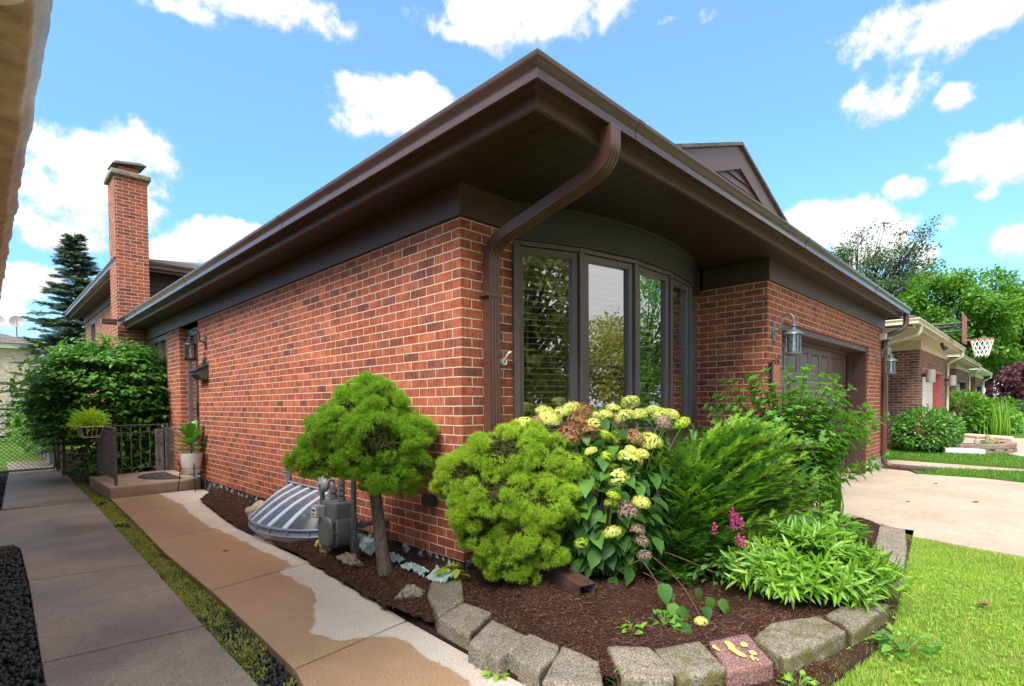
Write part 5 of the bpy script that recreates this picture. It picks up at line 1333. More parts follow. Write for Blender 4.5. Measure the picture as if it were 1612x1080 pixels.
# potted fig on a wire stand
T = thing('plant_stand', 'thin black wire plant stand beside the porch step', 'plant stand', (-.17, 6.02, 0))
m = MB()
for z in (.34, .26): m.tube([(-.17 + .145 * math.cos(2*PI*i/24), 6.02 + .145 * math.sin(2*PI*i/24), z) for i in range(25)], .006, 6)
for k in range(3):
    a = 2 * PI * k / 3 + .5; c, s = math.cos(a), math.sin(a)
    m.tube([(-.17 + .19*c, 6.02 + .19*s, 0.0), (-.17 + .165*c, 6.02 + .165*s, .15), (-.17 + .15*c, 6.02 + .15*s, .30), (-.17 + .15*c, 6.02 + .15*s, .40), (-.17 + .17*c, 6.02 + .17*s, .425), (-.17 + .185*c, 6.02 + .185*s, .405)], .007, 6)
    m.tube([(-.17 + .145*c, 6.02 + .145*s, .26), (-.17, 6.02, .255)], .005, 5)
m.build('wire_frame', M_BLACKM, T, smooth=True)
T = thing('potted_fig', 'fiddle leaf plant in a white tapered pot on the wire stand', 'potted plant', (-.17, 6.02, .265))
m = MB(); m.lathe([(.0, .262), (.105, .262), (.112, .275), (.150, .545), (.152, .555), (.138, .557), (.134, .52), (.0, .518)], (-.17, 6.02, 0), 28); m.build('pot', M_WHITE, T, smooth=True)
fl = []
for k in range(17):
    a = k * 2.4; t = k / 17; fl.append((a, .58 + .22 * t, 1.25 - 1.2 * t, .26 + .06 * R.random()))
FIDDLE = leaf_tmpl([(0.12, .10), (0.35, .16), (0.6, .25), (0.85, .20)], .14, .3)
P = np.array([(-.17 + .02 * math.cos(a), 6.02 + .02 * math.sin(a), z) for a, z, u, s in fl]); D = np.array([(math.cos(a) * u, math.sin(a) * u, 1.05 - u * .55) for a, z, u, s in fl])
scatter('leaves', FIDDLE, P, D, np.array([(-math.cos(a) * .3, -math.sin(a) * .3, 1.0) for a, z, u, s in fl]), np.array([q[3] for q in fl]) * .95, L_FIG, T, smooth=True)
m = MB(); m.tube([(-.17, 6.02, .51), (-.165, 6.02, .65), (-.17, 6.02, .82)], .012, 6); m.build('stem', M_TWIG, T, uv=False)

# gas meter with its pipes
M_METER = plain('slate_meter_paint', (0.105, 0.118, 0.122), 0.42, 0.16, 9, 0.05)
M_METERL = plain('light_grey_casting', (0.25, 0.265, 0.26), 0.5, 0.15, 12)
gx_, gy_ = -.30, 1.24
T = thing('gas_meter', 'slate grey gas meter with looping pipes by the brick wall', 'gas meter', (gx_, gy_, .03))
m = MB(); m.box(gx_ - .085, gx_ + .085, gy_ - .12, gy_ + .12, .30, .47); m.build('upper_case', M_METER, T, bevel=.022)
def capsule(x0, x1, yc, zc, hw, hh):
    q = []
    for i in range(24):
        a = 2 * PI * i / 24; c, s = math.cos(a), math.sin(a)
        q.append((yc + hw * math.copysign(abs(c) ** .6, c), zc + hh * math.copysign(abs(s) ** .6, s)))
    return q
m = MB(); m.prism(capsule(0, 0, gy_, .235, .135, .14), 'x', gx_ - .075, gx_ + .075); m.build('lower_case', M_METER, T, bevel=.012)
m = MB(); m.prism(capsule(0, 0, gy_, .225, .115, .125), 'x', gx_ - .125, gx_ - .076); m.build('front_pan', M_METER, T, bevel=.03)
m = MB(); m.prism(capsule(0, 0, gy_, .225, .115, .125), 'x', gx_ + .076, gx_ + .115); m.build('rear_pan', M_METER, T, bevel=.02)
m = MB()
for i in range(10):
    a = 2 * PI * i / 10; m.lathe([(0, -.012), (.009, -.012), (.009, 0), (0, 0)], (gx_ - .076, gy_ + .125 * math.cos(a), .235 + .13 * math.sin(a)), 6, (1, 0, 0))
m.build('bolt_ring', M_METER, T)
m = MB(); m.box(gx_ - .16, gx_ - .086, gy_ + .03, gy_ + .135, .335, .435); m.build('index_box', M_METERL, T, bevel=.012)
m = MB(); m.box(gx_ - .1645, gx_ - .1605, gy_ + .045, gy_ + .12, .35, .42); IP = m.build('index_plate', M_WHITE, T)
m = MB()
for z_ in (.398,): m.box(gx_ - .1665, gx_ - .165, gy_ + .055, gy_ + .11, z_ - .008, z_ + .008)
for k in range(3): m.lathe([(0, 0), (.008, 0), (.008, .0015), (0, .0015)], (gx_ - .165, gy_ + .06 + k * .0225, .368), 10, (-1, 0, 0))
m.build('dials', M_BLACKM, IP)
m = MB()
def pipe(pts, r=.021): m.tube(pts, r, 12)
def collar(c, ax, r=.032, L=.03): m.lathe([(0, -L/2), (r, -L/2), (r, L/2), (0, L/2)], c, 8, ax)
ya, yb = gy_ - .07, gy_ + .07
pipe([(gx_, ya, .47), (gx_, ya, .66)]); pipe([(gx_, ya, .655)] + arc((gx_, ya, .66), (gx_, ya, .69), (gx_, ya - .04, .69), 5) + [(gx_, ya - .13, .69)] + arc((gx_, ya - .15, .69), (gx_, ya - .20, .69), (gx_, ya - .20, .64), 6) + [(gx_, ya - .20, .36)] + arc((gx_, ya - .20, .34), (gx_, ya - .20, .30), (gx_ + .04, ya - .20, .30), 5) + [(-.002, ya - .20, .30)])
pipe([(gx_, yb, .47), (gx_, yb, .56)]); pipe(arc((gx_, yb, .55), (gx_, yb, .60), (gx_, yb + .05, .60), 5) + [(gx_, yb + .13, .60)] + arc((gx_, yb + .15, .60), (gx_, yb + .20, .60), (gx_, yb + .20, .55), 6) + [(gx_, yb + .20, .02)])
pipe([(gx_, ya - .20, .30), (gx_, ya - .20, .02)], .024)
m.build('pipes', M_METER, T, smooth=True)
m = MB()
FIT = []
def collar(c, ax, r=.032, L=.03): FIT.append(MB().lathe([(0, -L/2), (r, -L/2), (r, L/2), (0, L/2)], c, 8, ax))
for z_ in (.49, .535, .58, .62): collar((gx_, ya, z_), (0, 0, 1))
for z_ in (.49, .54): collar((gx_, yb, z_), (0, 0, 1))
collar((gx_, ya - .07, .69), (0, 1, 0)); collar((gx_, ya - .20, .33), (0, 0, 1), .03, .06); collar((gx_ + .07, ya - .20, .30), (1, 0, 0)); collar((-.02, ya - .20, .30), (1, 0, 0), .028, .04)
collar((gx_, yb + .20, .16), (0, 0, 1), .034, .05); collar((gx_, yb + .20, .23), (0, 0, 1), .03, .03); collar((gx_, yb + .04, .60), (0, 1, 0)); m = MB(); m.box(gx_ - .02, gx_ + .03, ya - .225, ya - .175, .03, .20)
m.build('support_foot', M_METER, T, bevel=.004)
for q in FIT: q.build('pipe_fitting', M_METER, T, smooth=True, angle=40)
m = MB(); m.lathe([(0, -.03), (.052, -.03), (.066, -.012), (.068, .0), (.066, .012), (.05, .03), (0, .034)], (gx_ - .03, yb + .10, .585), 22, (-1, .15, .1)); m.lathe([(0, .03), (.024, .03), (.024, .055), (0, .057)], (gx_ - .03, yb + .10, .585), 14, (-1, .15, .1))
m.lathe([(0, 0), (.026, 0), (.026, .07), (0, .07)], (gx_ - .03, yb + .10, .60), 12, (0, .9, .4))
m.build('regulator', M_METERL, T, smooth=True, angle=40)
m = MB(); m.tube([(gx_ - .02, yb + .205, .10), (gx_ - .05, yb + .205, .08), (gx_ - .06, yb + .205, .05)], .016, 8); m.build('yellow_tag', plain('yellow_plastic_tag', (0.45, 0.38, 0.05), 0.5, 0.1), T)

# clear window-well cover
def plastic():
    g = G('clear_bluish_plastic'); lw = g.n('ShaderNodeLayerWeight', Blend=.4)
    n = g.noise(g.pos(), 9, 4)
    dif = g.bsdf(g.mix(n, (0.13, 0.17, 0.24), (0.24, 0.29, 0.37)), 0.25, spec=.7)
    tr = g.n('ShaderNodeBsdfTransparent', Color=(0.78, 0.84, 0.92)).outputs[0]
    return g.out(g.shmix(g.math('MULTIPLY_ADD', lw.outputs['Facing'], .45, .20, True), tr, dif))
M_PLAS = plastic(); M_RIB = plain('whitish_plastic_rib', (0.46, 0.51, 0.58), 0.3, 0.1); M_RIMB = plain('blue_grey_plastic_rim', (0.20, 0.25, 0.33), 0.35, 0.15)
T = thing('window_well_cover', 'clear ribbed plastic window well cover sloping from the brick wall', 'well cover', (-.2, 2.3, .05))
yc = 2.30
def lower(a, z=.15, k=1.0): return (-.02 - .53 * k * math.sin(a) ** .75, yc + .68 * k * math.cos(a), z)
def upper(a): return (-.045 - .02 * math.sin(a), yc + max(-.50, min(.50, .68 * math.cos(a))), .42)
A_ = [PI * i / 32 for i in range(33)]
m = MB(); NL = 8; rows = []
for j in range(NL + 1):
    t = j / NL; row = []
    for a in A_:
        p, q = Vector(lower(a)), Vector(upper(a)); v_ = p.lerp(q, t); v_.z += .030 * math.sin(PI * t) ; row.append(v_)
    rows.append(row)
m.add([v_ for r_ in rows for v_ in r_], [(j*33+i, j*33+i+1, (j+1)*33+i+1, (j+1)*33+i) for j in range(NL) for i in range(32)])
m.build('dome', M_PLAS, T, smooth=True, angle=180)
for k in range(5):
    a = math.acos((.40 - .2 * k) / .68); m = MB(); L_ = []
    for j in range(NL + 1):
        t = j / NL
        for da in (-.042, .042):
            aa = a + da; v_ = Vector(lower(aa)).lerp(Vector(upper(aa)), t); v_.z += .030 * math.sin(PI * t) + .012; v_.x -= .006; L_.append(v_)
    n = len(L_); m.add(L_ + [v_ - Vector((-.006, 0, .012)) for v_ in L_], [(2*j, 2*j+1, 2*j+3, 2*j+2) for j in range(NL)] + [(2*j, 2*j+2, n+2*j+2, n+2*j) for j in range(NL)] + [(2*j+1, n+2*j+1, n+2*j+3, 2*j+3) for j in range(NL)])
    m.build('rib', M_RIB, T, bevel=.003)
m = MB(); m.tube([lower(a, .15, 1.02) for a in A_], .013, 6); m.tube([lower(a, .09, 1.03) for a in A_], .012, 6)
m.add([lower(a, .15, 1.01) for a in A_] + [lower(a, .085, 1.02) for a in A_], [(i, i+1, 34+i, 33+i) for i in range(32)])
for k in range(9):
    a = PI * (k + .5) / 9; m.tube([lower(a, .155, 1.035), lower(a, .085, 1.04)], .007, 5)
m.tube([(-.03, yc - .50, .43), (-.03, yc + .56, .43)], .012, 6); m.box(-.05, -.02, yc + .56, yc + .60, .34, .54); m.tube([(-.035, yc + .58, .53), (-.09, yc + .58, .54)], .014, 6)
m.build('rim', M_RIMB, T, smooth=True)
m = MB(); m.add([lower(a, .088, .98) for a in A_] + [lower(a, -.05, .98) for a in A_], [(i, i+1, 34+i, 33+i) for i in range(32)]); m.build('well_wall', plain('pale_well_band', (0.5, 0.48, 0.44), 0.6, 0.15), T, smooth=True, angle=180)

# hose bib like hook, wall vent, floodlight, plaque
T = thing('wall_hook', 'small white flag holder hook on the brick between downspout and bow window', 'hook', (.385, -.001, 1.57))
m = MB(); m.lathe([(0, 0), (.022, 0), (.022, .008), (0, .01)], (.385, -.001, 1.56), 12, (0, -1, 0)); m.tube([(.385, -.01, 1.56), (.385, -.035, 1.58), (.392, -.06, 1.615), (.41, -.07, 1.625)], .008, 8); m.tube([(.385 + .02 * math.cos(x), -.028, 1.555 + .022 * math.sin(x)) for x in [i * 2 * PI / 12 for i in range(13)]], .006, 6)
m.build('bracket', M_WHITE, T, smooth=True)
m = MB(); m.box(-.06, -.001, .28, .42, .50, .58); tag(m.build('wall_vent', M_BLACKM, None, bevel=.015), 'small black vent hood low on the brick wall between the two conifers', 'vent')
T = thing('floodlight_box', 'cream security light box under the far end of the garage frieze', 'security light', (9.05, -.8, 2.36))
m = MB(); m.box(8.98, 9.12, -.86, -.762, 2.33, 2.44); m.build('housing', M_CREAMG, T, bevel=.012)
m = MB(); m.lathe([(0, 0), (.035, .0), (.04, .05), (.0, .06)], (9.14, -.86, 2.36), 12, (.4, -.7, -.5)); m.build('lamp_head', M_STEELG, T, smooth=True)
T = thing('hanging_plaque', 'reddish wood plaque hanging from a black scroll bracket under the near garage lantern', 'plaque', (3.62, -.80, 1.6))
m = MB(); m.box(3.59, 3.605, -.80, -.762, 1.42, 1.66); m.tube([(3.60, -.78, 1.655), (3.66, -.80, 1.69), (3.74, -.80, 1.70), (3.80, -.80, 1.66)], .008, 6); m.tube([(3.66, -.80, 1.685), (3.70, -.80, 1.66), (3.70, -.80, 1.64)], .006, 6); m.build('bracket', M_BLACKM, T, bevel=.002)
m = MB(); m.box(3.63, 3.80, -.815, -.785, 1.40, 1.64); m.build('board', plain('orange_cedar_board', (0.36, 0.13, 0.07), 0.55, 0.25, 14, 0.1), T, bevel=.008)

# splash block at the downspout foot
T = thing('splash_spout', 'brown rectangular downspout extension lying on the mulch with open grey mouth', 'downspout extension', (.29, -.65, .07))
m = MB(); a, b = Vector((.335, -.50, .150)), Vector((.235, -.885, .100)); t = (b - a).normalized(); s_ = t.cross(Vector((0, 0, 1))).normalized(); u_ = s_.cross(t)
q = [(-.06, -.045), (.06, -.045), (.06, .045), (-.06, .045)]; q2 = [(x * .93, z * .9) for x, z in q]
vs = [a + s_*x + u_*z for x, z in q] + [b + s_*x + u_*z for x, z in q] + [b + s_*x + u_*z for x, z in q2] + [b - t * .25 + s_*x + u_*z for x, z in q2]
m.add(vs, [(3,2,1,0)] + [(i, (i+1)%4, 4+(i+1)%4, 4+i) for i in range(4)] + [(4+i, 4+(i+1)%4, 8+(i+1)%4, 8+i) for i in range(4)] + [(8+i, 8+(i+1)%4, 12+(i+1)%4, 12+i) for i in range(4)] + [(12,13,14,15)])
m.build('tube', plain('worn_brown_aluminium', (0.075, 0.040, 0.032), 0.45, 0.3, 14), T, fix=False)
m = MB(); vs = [b - t * .002 + s_*x*.98 + u_*z*.98 for x, z in q2] + [b - t * .2 + s_*x*.97 + u_*z*.97 for x, z in q2]
m.add(vs, [(i, (i+1)%4, 4+(i+1)%4, 4+i) for i in range(4)]); m.build('lining', M_STEELG, T, fix=False)

# rocks, wood chunk, crumpled sheet
def rock(name, label, cat, c, size, mat, seed, rough=.25, flat=1.0):
    bm = bmesh.new(); bmesh.ops.create_icosphere(bm, subdivisions=4, radius=1)
    for v in bm.verts:
        n_ = v.co.normalized(); k = 1 + rough * noise.noise(n_ * 1.6 + Vector((seed, 0, 0))) + rough * .5 * noise.noise(n_ * 4 + Vector((0, seed, 0))) + rough * .22 * noise.noise(n_ * 11 + Vector((0, seed, 3)))
        v.co = Vector((n_.x * size[0], n_.y * size[1], n_.z * size[2])) * k + Vector(c)
    me = bpy.data.meshes.new(name); bm.to_mesh(me); bm.free()
    return tag(link(name, me, mat, None, smooth=True, angle=180), label, cat)
rock('boulder', 'pale tan boulder on the mulch left of the window well cover', 'rock', (-.27, 3.05, .09), (.13, .16, .13), M_ROCK, 3)
rock('stone', 'small brown stone lying at the foot of the first edging block', 'rock', (-.46, -.03, .04), (.085, .075, .06), M_BLK, 8, .4)
M_SPLIT = plain('weathered_split_wood', (0.30, 0.22, 0.15), 0.85, 0.35, 16, 0.4)
rock('wood_chunk', 'pale jagged wood chunk on the mulch before the gas meter', 'wood chunk', (-.40, .86, .06), (.05, .12, .055), M_SPLIT, 21, .7)
rock('wood_stub', 'small dark wood stub under the gas meter', 'wood chunk', (-.37, 1.33, .07), (.035, .05, .055), M_SPLIT, 27, .7)
M_SHEET = plain('pale_aqua_plastic_sheet', (0.27, 0.35, 0.33), 0.5, 0.15, 9, 0.3)
def sheet(label, x0, y0, y1, w, seed, h=.09):
    m = MB(); n = 24; k = 8; vs = []
    for i in range(n + 1):
        for j in range(k + 1):
            t, u = i / n, j / k; y = y0 + (y1 - y0) * t; x = x0 - w * u
            vs.append((x + .02 * noise.noise((y * 20, u * 4, seed)), y, bed_h(x, y) + .012 + h * (1 - u) * .6 + .05 * abs(noise.noise((y * 16, u * 5, seed + 2)))))
    m.add(vs, [(i*(k+1)+j, (i+1)*(k+1)+j, (i+1)*(k+1)+j+1, i*(k+1)+j+1) for i in range(n) for j in range(k)])
    o = m.build('plastic_sheet', M_SHEET, None, uv=False, fix=False)
    return tag(o, label, 'plastic sheet', 'scraps of aqua sheet along the foundation')
sheet('crumpled aqua sheet scrap under the gas meter', -.10, .86, 1.32, .12, 1)
sheet('thin aqua sheet scrap behind the conifer trunk', -.14, .50, .80, .06, 5, .03)
sheet('thin aqua sheet scrap right of the conifer trunk', -.18, .15, .42, .06, 8, .03)
sheet('rolled aqua sheet scrap by the first edging block', -.16, -.10, .12, .09, 11, .08)

# a few fallen leaves
LEAFM = leafmat('dry_red_brown_leaf', [(.22, .05, .04), (.26, .10, .05), (.30, .18, .08)], .7, .1)
for (x, y, z, sz, l) in ((1.83, -2.62, .03, .09, 'curled dark red leaf lying on the lawn'), (6.1, -2.3, .014, .09, 'tan leaf on the driveway nearest the lawn'), (7.6, -1.75, .014, .07, 'small dry leaf on the driveway near the green strip'), (-.95, -1.15, .002, .045, 'tiny dry leaf on the wet front slab of the tan walk'), (-.90, 2.1, .002, .05, 'dry leaf on the middle slab of the tan walk'), (5.6, -1.7, .014, .06, 'little brown leaf in the middle of the driveway')):
    o = thing('fallen_leaf', l, 'leaf', (x, y, z)); scatter('blade', OVATE, np.array([(x, y, z), (x + sz * .3, y + .01, z)]), np.array([(.6, .5, .12), (-.5, .4, .3)]), np.array([(0, .2, 1.0), (.3, -.2, 1.0)]), np.array([sz, sz * .6]), LEAFM, o, smooth=True)
# ------------------------------------------------------------------ behind and beside
# big layered bush behind the porch
T = thing('burning_bush', 'large dark green layered bush behind the porch railing', 'bush', (-.75, 8.9, 0))
C0 = np.array([-.68, 8.85, 1.42]); tiers = []
P, D, N_ = [], [], []
for k in range(560):
    d_ = rand_dirs(1, -.75)[0]; q = C0 + d_ * np.array([.92, .78, .93 if d_[2] > 0 else 1.25]) * R.uniform(.66, 1.03)
    if q[2] < .75 and R.random() < .45: continue
    if q[0] > -.05: continue
    out = norm(np.array([d_[0], d_[1], .12]))
    m_ = R.randint(24, 40); t = RN.uniform(-.12, .34, m_); s_ = RN.normal(0, .11, m_); sd = norm(np.cross(out, UV_))
    b = q + out * t[:, None] + sd * s_[:, None] + UV_ * (-.32 * t * t - .25 * s_ * s_ + RN.normal(0, .015, m_))[:, None]
    P.append(b); D.append(out * .8 + sd * np.sign(s_)[:, None] * .8 + UV_ * -.3 + RN.normal(0, .25, (m_, 3))); N_.append(np.tile(UV_ + out * .25, (m_, 1)) + RN.normal(0, .2, (m_, 3)))
for k in range(70):
    q = np.array([R.uniform(-.75, -.08), R.uniform(8.15, 8.6), R.uniform(.9, 2.1)]); m_ = 26
    P.append(q + RN.normal(0, .11, (m_, 3)) * np.array([1, .6, .8])); D.append(RN.normal(0, .5, (m_, 3)) + np.array([-.2, -.7, -.3])); N_.append(np.tile(UV_ + np.array([0, -.4, 0]), (m_, 1)) + RN.normal(0, .25, (m_, 3)))
for k in range(60):
    q = np.array([R.uniform(-1.15, -.2), R.uniform(8.0, 9.2), R.uniform(.12, .8)]); m_ = 22
    P.append(q + RN.normal(0, .12, (m_, 3))); D.append(RN.normal(0, .6, (m_, 3)) + np.array([0, -.4, -.2])); N_.append(np.tile(UV_, (m_, 1)) + RN.normal(0, .4, (m_, 3)))
for k in range(90):                                               # upright shoots on top and low twigs by the rail
    if k < 55: q = np.array([R.uniform(-1.5, -.1), R.uniform(8.4, 9.2), 2.05 + .22 * R.random() - .25 * abs(R.gauss(0, .4))])
    else: q = np.array([R.uniform(-1.0, -.15), R.uniform(7.9, 8.3), R.uniform(.35, .9)])
    m_ = 14; P.append(q + RN.normal(0, .07, (m_, 3))); D.append(RN.normal(0, .6, (m_, 3)) + np.array([0, -.3, .5 if k < 55 else -.2])); N_.append(np.tile(UV_, (m_, 1)) + RN.normal(0, .4, (m_, 3)))
P, D, N_ = np.concatenate(P), np.concatenate(D), np.concatenate(N_); ok = P[:, 0] < .0 ; P, D, N_ = P[ok], D[ok], N_[ok]
scatter('leaves', OVATE, P, D, N_, RN.uniform(.065, .115, len(P)), L_DARK, T, smooth=True)
m = MB()
for k in range(16):
    a = R.uniform(0, 2*PI); q = R.uniform(.3, .9); m.tube(arc((-.75 + .12*math.cos(a), 8.85 + .12*math.sin(a), 0), (-.75 + .3*q*math.cos(a), 8.85 + .3*q*math.sin(a), .8), (-.75 + q*math.cos(a), 8.85 + q*.8*math.sin(a), 1.3 + .5*R.random()), 6), [.022, .02, .017, .014, .011, .008, .005], 6)
m.build('stems', M_BARKD, T, uv=False)
# yellow-green vine by the gate
T = thing('vine_shrub', 'lighter yellow green vine leaves tangled at the gate post', 'vine', (-1.55, 9.9, 0))
n = 650; P = np.array([-1.55, 10.3, 1.40]) + RN.normal(0, 1, (n, 3)) * np.array([.17, .38, .36]); P = P[(P[:, 2] > .1)]; n = len(P)
scatter('leaves', OVATE, P, RN.normal(0, .7, (n, 3)) + np.array([-.2, -.3, -.2]), np.tile(UV_, (n, 1)) + RN.normal(0, .4, (n, 3)), RN.uniform(.07, .13, n), L_MAPLE, T, smooth=True)
m = MB()
for k in range(3): m.tube(arc((-1.3 - .03*k, 10.6 + .1*k, 0), (-1.35 + R.uniform(-.1, .1), 10.5, .7), (-1.6 + R.uniform(-.25, .2), 10.3 + R.uniform(-.4, .4), 1.6), 6), .008, 5)
m.build('stems', M_TWIG, T, uv=False)

# chain link gate, posts and the board fence behind
T = thing('chain_link_gate', 'grey chain link gate across the end of the walk', 'gate', (-1.85, 10.9, 0))
m = MB(); gx0, gx1, gy = -2.45, -1.335, 10.9
for a, b in (((gx0, .05), (gx0, 1.22)), ((gx0, 1.22), (gx1, 1.22)), ((gx1, 1.22), (gx1, .05)), ((gx1, .05), (gx0, .05))): m.tube([(a[0], gy, a[1]), (b[0], gy, b[1])], .022, 8)
m.build('frame', M_STEELG, T, smooth=True)
m = MB(); s_ = .075; W = gx1 - gx0; Hh = 1.17; k = -int(Hh / s_) - 1
while k * s_ < W:
    for sg in (1, -1):
        x0 = gx0 + k * s_; pts = []
        a0 = max(0, -k * s_); a1 = min(Hh, W - k * s_)
        if a1 - a0 > .02:
            za, zb = (.05 + a0, .05 + a1) if sg > 0 else (1.22 - a0, 1.22 - a1)
            m.tube([(x0 + a0, gy + .004 * sg, za), (x0 + a1, gy + .004 * sg, zb)], .0042, 4, cap=False)
    k += 1
m.build('wire_mesh', M_STEELG, T)
m = MB(); m.tube([(gx0, gy - .03, .95), (gx0 + .5, gy - .03, .95)], .015, 6); m.build('latch_bar', M_STEELG, T)
for x, y, h, l in ((-1.275, 10.92, 1.27, 'grey steel gate post on the hinge side of the chain link gate'), (-1.29, 9.85, 1.05, 'short grey steel fence post nearer than the gate, by the bush')):
    T = thing('fence_post', l, 'post', (x, y, 0)); m = MB(); m.tube([(x, y, -.05), (x, y, h)], .032, 10); m.build('pipe', M_STEELG, T, smooth=True)
    m = MB(); m.lathe([(0, h), (.036, h), (.036, h + .02), (.02, h + .035), (0, h + .04)], (x, y, 0), 10); m.lathe([(.034, .42), (.038, .42), (.038, .47), (.034, .47)], (x, y, 0), 10); m.build('cap', M_STEELG, T, smooth=True)
T = thing('board_fence', 'grey weathered board fence running back beside the lawn', 'fence', (-1.2, 13, 0))
m = MB(); y = 11.1; i = 0
while y < 22:
    h = 1.10 + .05 * math.sin(i * 1.7); x = -1.24 + .012 * math.sin(i * 2.3)
    m.add([(x, y, 0), (x + .02, y, 0), (x + .02, y + .135, 0), (x, y + .135, 0), (x, y, h), (x + .02, y, h), (x + .02, y + .135, h), (x, y + .135, h)], [(0,3,2,1), (4,5,6,7), (0,1,5,4), (1,2,6,5), (2,3,7,6), (3,0,4,7)]); y += .15; i += 1
m.build('boards', M_GREYWOOD, T)
for y in (12.6, 15, 17.4, 19.8):
    m = MB(); m.box(-1.30, -1.245, y, y + .09, 0, 1.3); m.build('post', M_GREYWOOD, T, bevel=.005)
T = thing('fence_shrub', 'bushy green shrub growing along the board fence behind the gate', 'shrub', (-1.5, 14, 0))
n = 2600; q = RN.uniform(0, 1, n); P = np.stack([-1.45 + RN.normal(0, .16, n), 12.0 + q * 6, .35 + RN.uniform(0, 1.0, n) * (.6 + .5 * np.sin(q * 9) ** 2)], 1)
scatter('leaves', OVATE, P, RN.normal(0, 1, (n, 3)), np.tile(UV_, (n, 1)) + RN.normal(0, .5, (n, 3)), RN.uniform(.09, .16, n), L_MAPLE, T, smooth=True)

# spruce
def spruce(base, h, r0, label):
    T = thing('spruce_tree', label, 'tree', base); b = np.array(base)
    m = MB(); m.tube([b + [0, 0, -.1], b + [.05, 0, h * .5], b + [.02, .02, h]], [.24, .13, .012], 10); m.build('trunk', M_BARKD, T, smooth=True, uv=False)
    P, D, N_, S = [], [], [], []; br = MB()
    z = .9
    while z < h - .10:
        t = z / h; rad = r0 * (1 - t) ** .85 * R.uniform(.82, 1.12) + .10
        nb = int(3 + 3 * (1 - t))
        for k in range(nb):
            a = R.uniform(0, 2*PI); L = rad * R.uniform(.75, 1.15); up = .34 * t - .08 + R.uniform(-.22, .22)
            o = np.array([math.cos(a), math.sin(a), 0]); sd = np.array([-o[1], o[0], 0])
            pts = [b + [0, 0, z] + o * L * u + UV_ * (up * L * u - .22 * L * u * u + .13 * L * u ** 4) for u in (0, .25, .5, .75, 1)]
            br.tube([tuple(p_) for p_ in pts], [.03 * (1 - t) + .006, .02, .014, .009, .004], 4, cap=False)
            n = int(10 + L * 13)
            for i in range(n):
                u = (i + .5) / n; j = min(3, int(u * 4)); p_ = pts[j] + (pts[j+1] - pts[j]) * (u * 4 - j)
                w_ = (.16 + .34 * L * (1 - u)) * (.5 + .5 * R.random())
                for sg in (-1, 1):
                    P.append(p_ + sd * sg * w_ * R.uniform(0, .55)); D.append(o * .8 + sd * sg * R.uniform(.3, 1.1) + UV_ * R.uniform(-.35, .22)); N_.append(UV_ + RN.normal(0, .35, 3)); S.append(R.uniform(.18, .34) * (.75 + .25 * (1 - t)))
        z += R.uniform(.07, .13) * (1.1 - .35 * t)
    P.append(b + [0, 0, h - .1]); D.append(UV_); N_.append(np.array([1., 0, 0])); S.append(.14)
    rr = random.Random(4); v, f = [], []
    for i in range(17):
        y0 = .05 + .9 * i / 17
        for sg in (-1, 1):
            L = .30 * (1 - .5 * y0); i0 = len(v); zz = rr.uniform(-.10, .12)
            v += [(0, y0, 0), (sg * L * .5, y0 + .05, zz * .5 + .03), (sg * L, y0 + L * .75, zz), (sg * L * .45, y0 + .12, zz * .5)]; f.append((i0, i0+1, i0+2, i0+3))
    S = np.array(S); scatter('needles', (v, f), np.array(P), np.array(D), np.array(N_), S, L_SPRUCE, T)
    br.build('branches', M_BARKD, T, uv=False)
spruce((.25, 22.5, -.1), 7.75, 2.35, 'tall dark blue green spruce behind the house, left of the chimney')

# broadleaf trees
def tree(name, label, base, h, crown_c, crown_r, mat, n_clump, per, leaf, trunk_r, group=None, gap=0.0, seed=1, cat='tree', flat=.8, bark=None):
    T = thing(name, label, cat, base, group); b = np.array(base, float); c = np.array(crown_c, float); r = np.array(crown_r, float)
    g = np.random.default_rng(seed)
    m = MB(); top = b + (c - b) * .75
    m.tube([b - [0, 0, .2], b * .5 + top * .5 + g.normal(0, .02, 3), top], [trunk_r, trunk_r * .7, trunk_r * .35], 10); m.build('trunk', bark or M_BARKD, T, smooth=True, uv=False)
    cl, lm = [], MB()
    while len(cl) < n_clump:
        d_ = norm(g.normal(0, 1, 3)); q = g.uniform(.35, 1.0) ** .5
        k = 1 + .34 * noise.noise(tuple(d_ * 2.1 + seed)) + .28 * noise.noise(tuple(d_ * 5 + seed))
        p_ = c + d_ * r * q * k
        if gap and noise.noise(tuple(p_ / r.mean() * 2.6 + seed)) < gap - .35: continue
        cl.append(p_)
    cl = np.array(cl)
    for p_ in cl[:: max(1, n_clump // (180 if gap > .4 else 70))]:
        s0 = b + (c - b) * g.uniform(.3, .8); lm.tube(arc(s0, (s0 + p_) / 2 + np.array([0, 0, .08 * h * g.uniform(-.2, 1)]), p_, 5), [trunk_r * .3, trunk_r * .24, trunk_r * .18, trunk_r * .12, trunk_r * .08, trunk_r * .03], 5, cap=False)
    lm.build('limbs', bark or M_BARKD, T, smooth=True, uv=False)
    cs = r.mean() * .17 * (60 / n_clump) ** .33 * (.8 if gap > .4 else 1.2)
    out = norm((cl - c) / r)
    P = np.repeat(cl, per, 0) + g.normal(0, 1, (len(cl) * per, 3)) * np.array([1, 1, flat * .7]) * cs
    O = np.repeat(out, per, 0); n = len(P)
    scatter('crown', OVATE if leaf > .3 else SIMPLE, P, O * .6 + g.normal(0, .7, (n, 3)) + np.array([0, 0, -.35]), O * .5 + np.array([0, 0, .8]) + g.normal(0, .45, (n, 3)), g.uniform(.7, 1.25, n) * leaf, mat, T)
    return T
tree('maple_tree', 'big bright green maple rising directly above the basketball hoop', (46, 1.8, 0), 12, (46, 1.9, 6.6), (3.2, 3.3, 4.0), L_MAPLE, 560, 46, .27, .35, None, 0.37, 5)
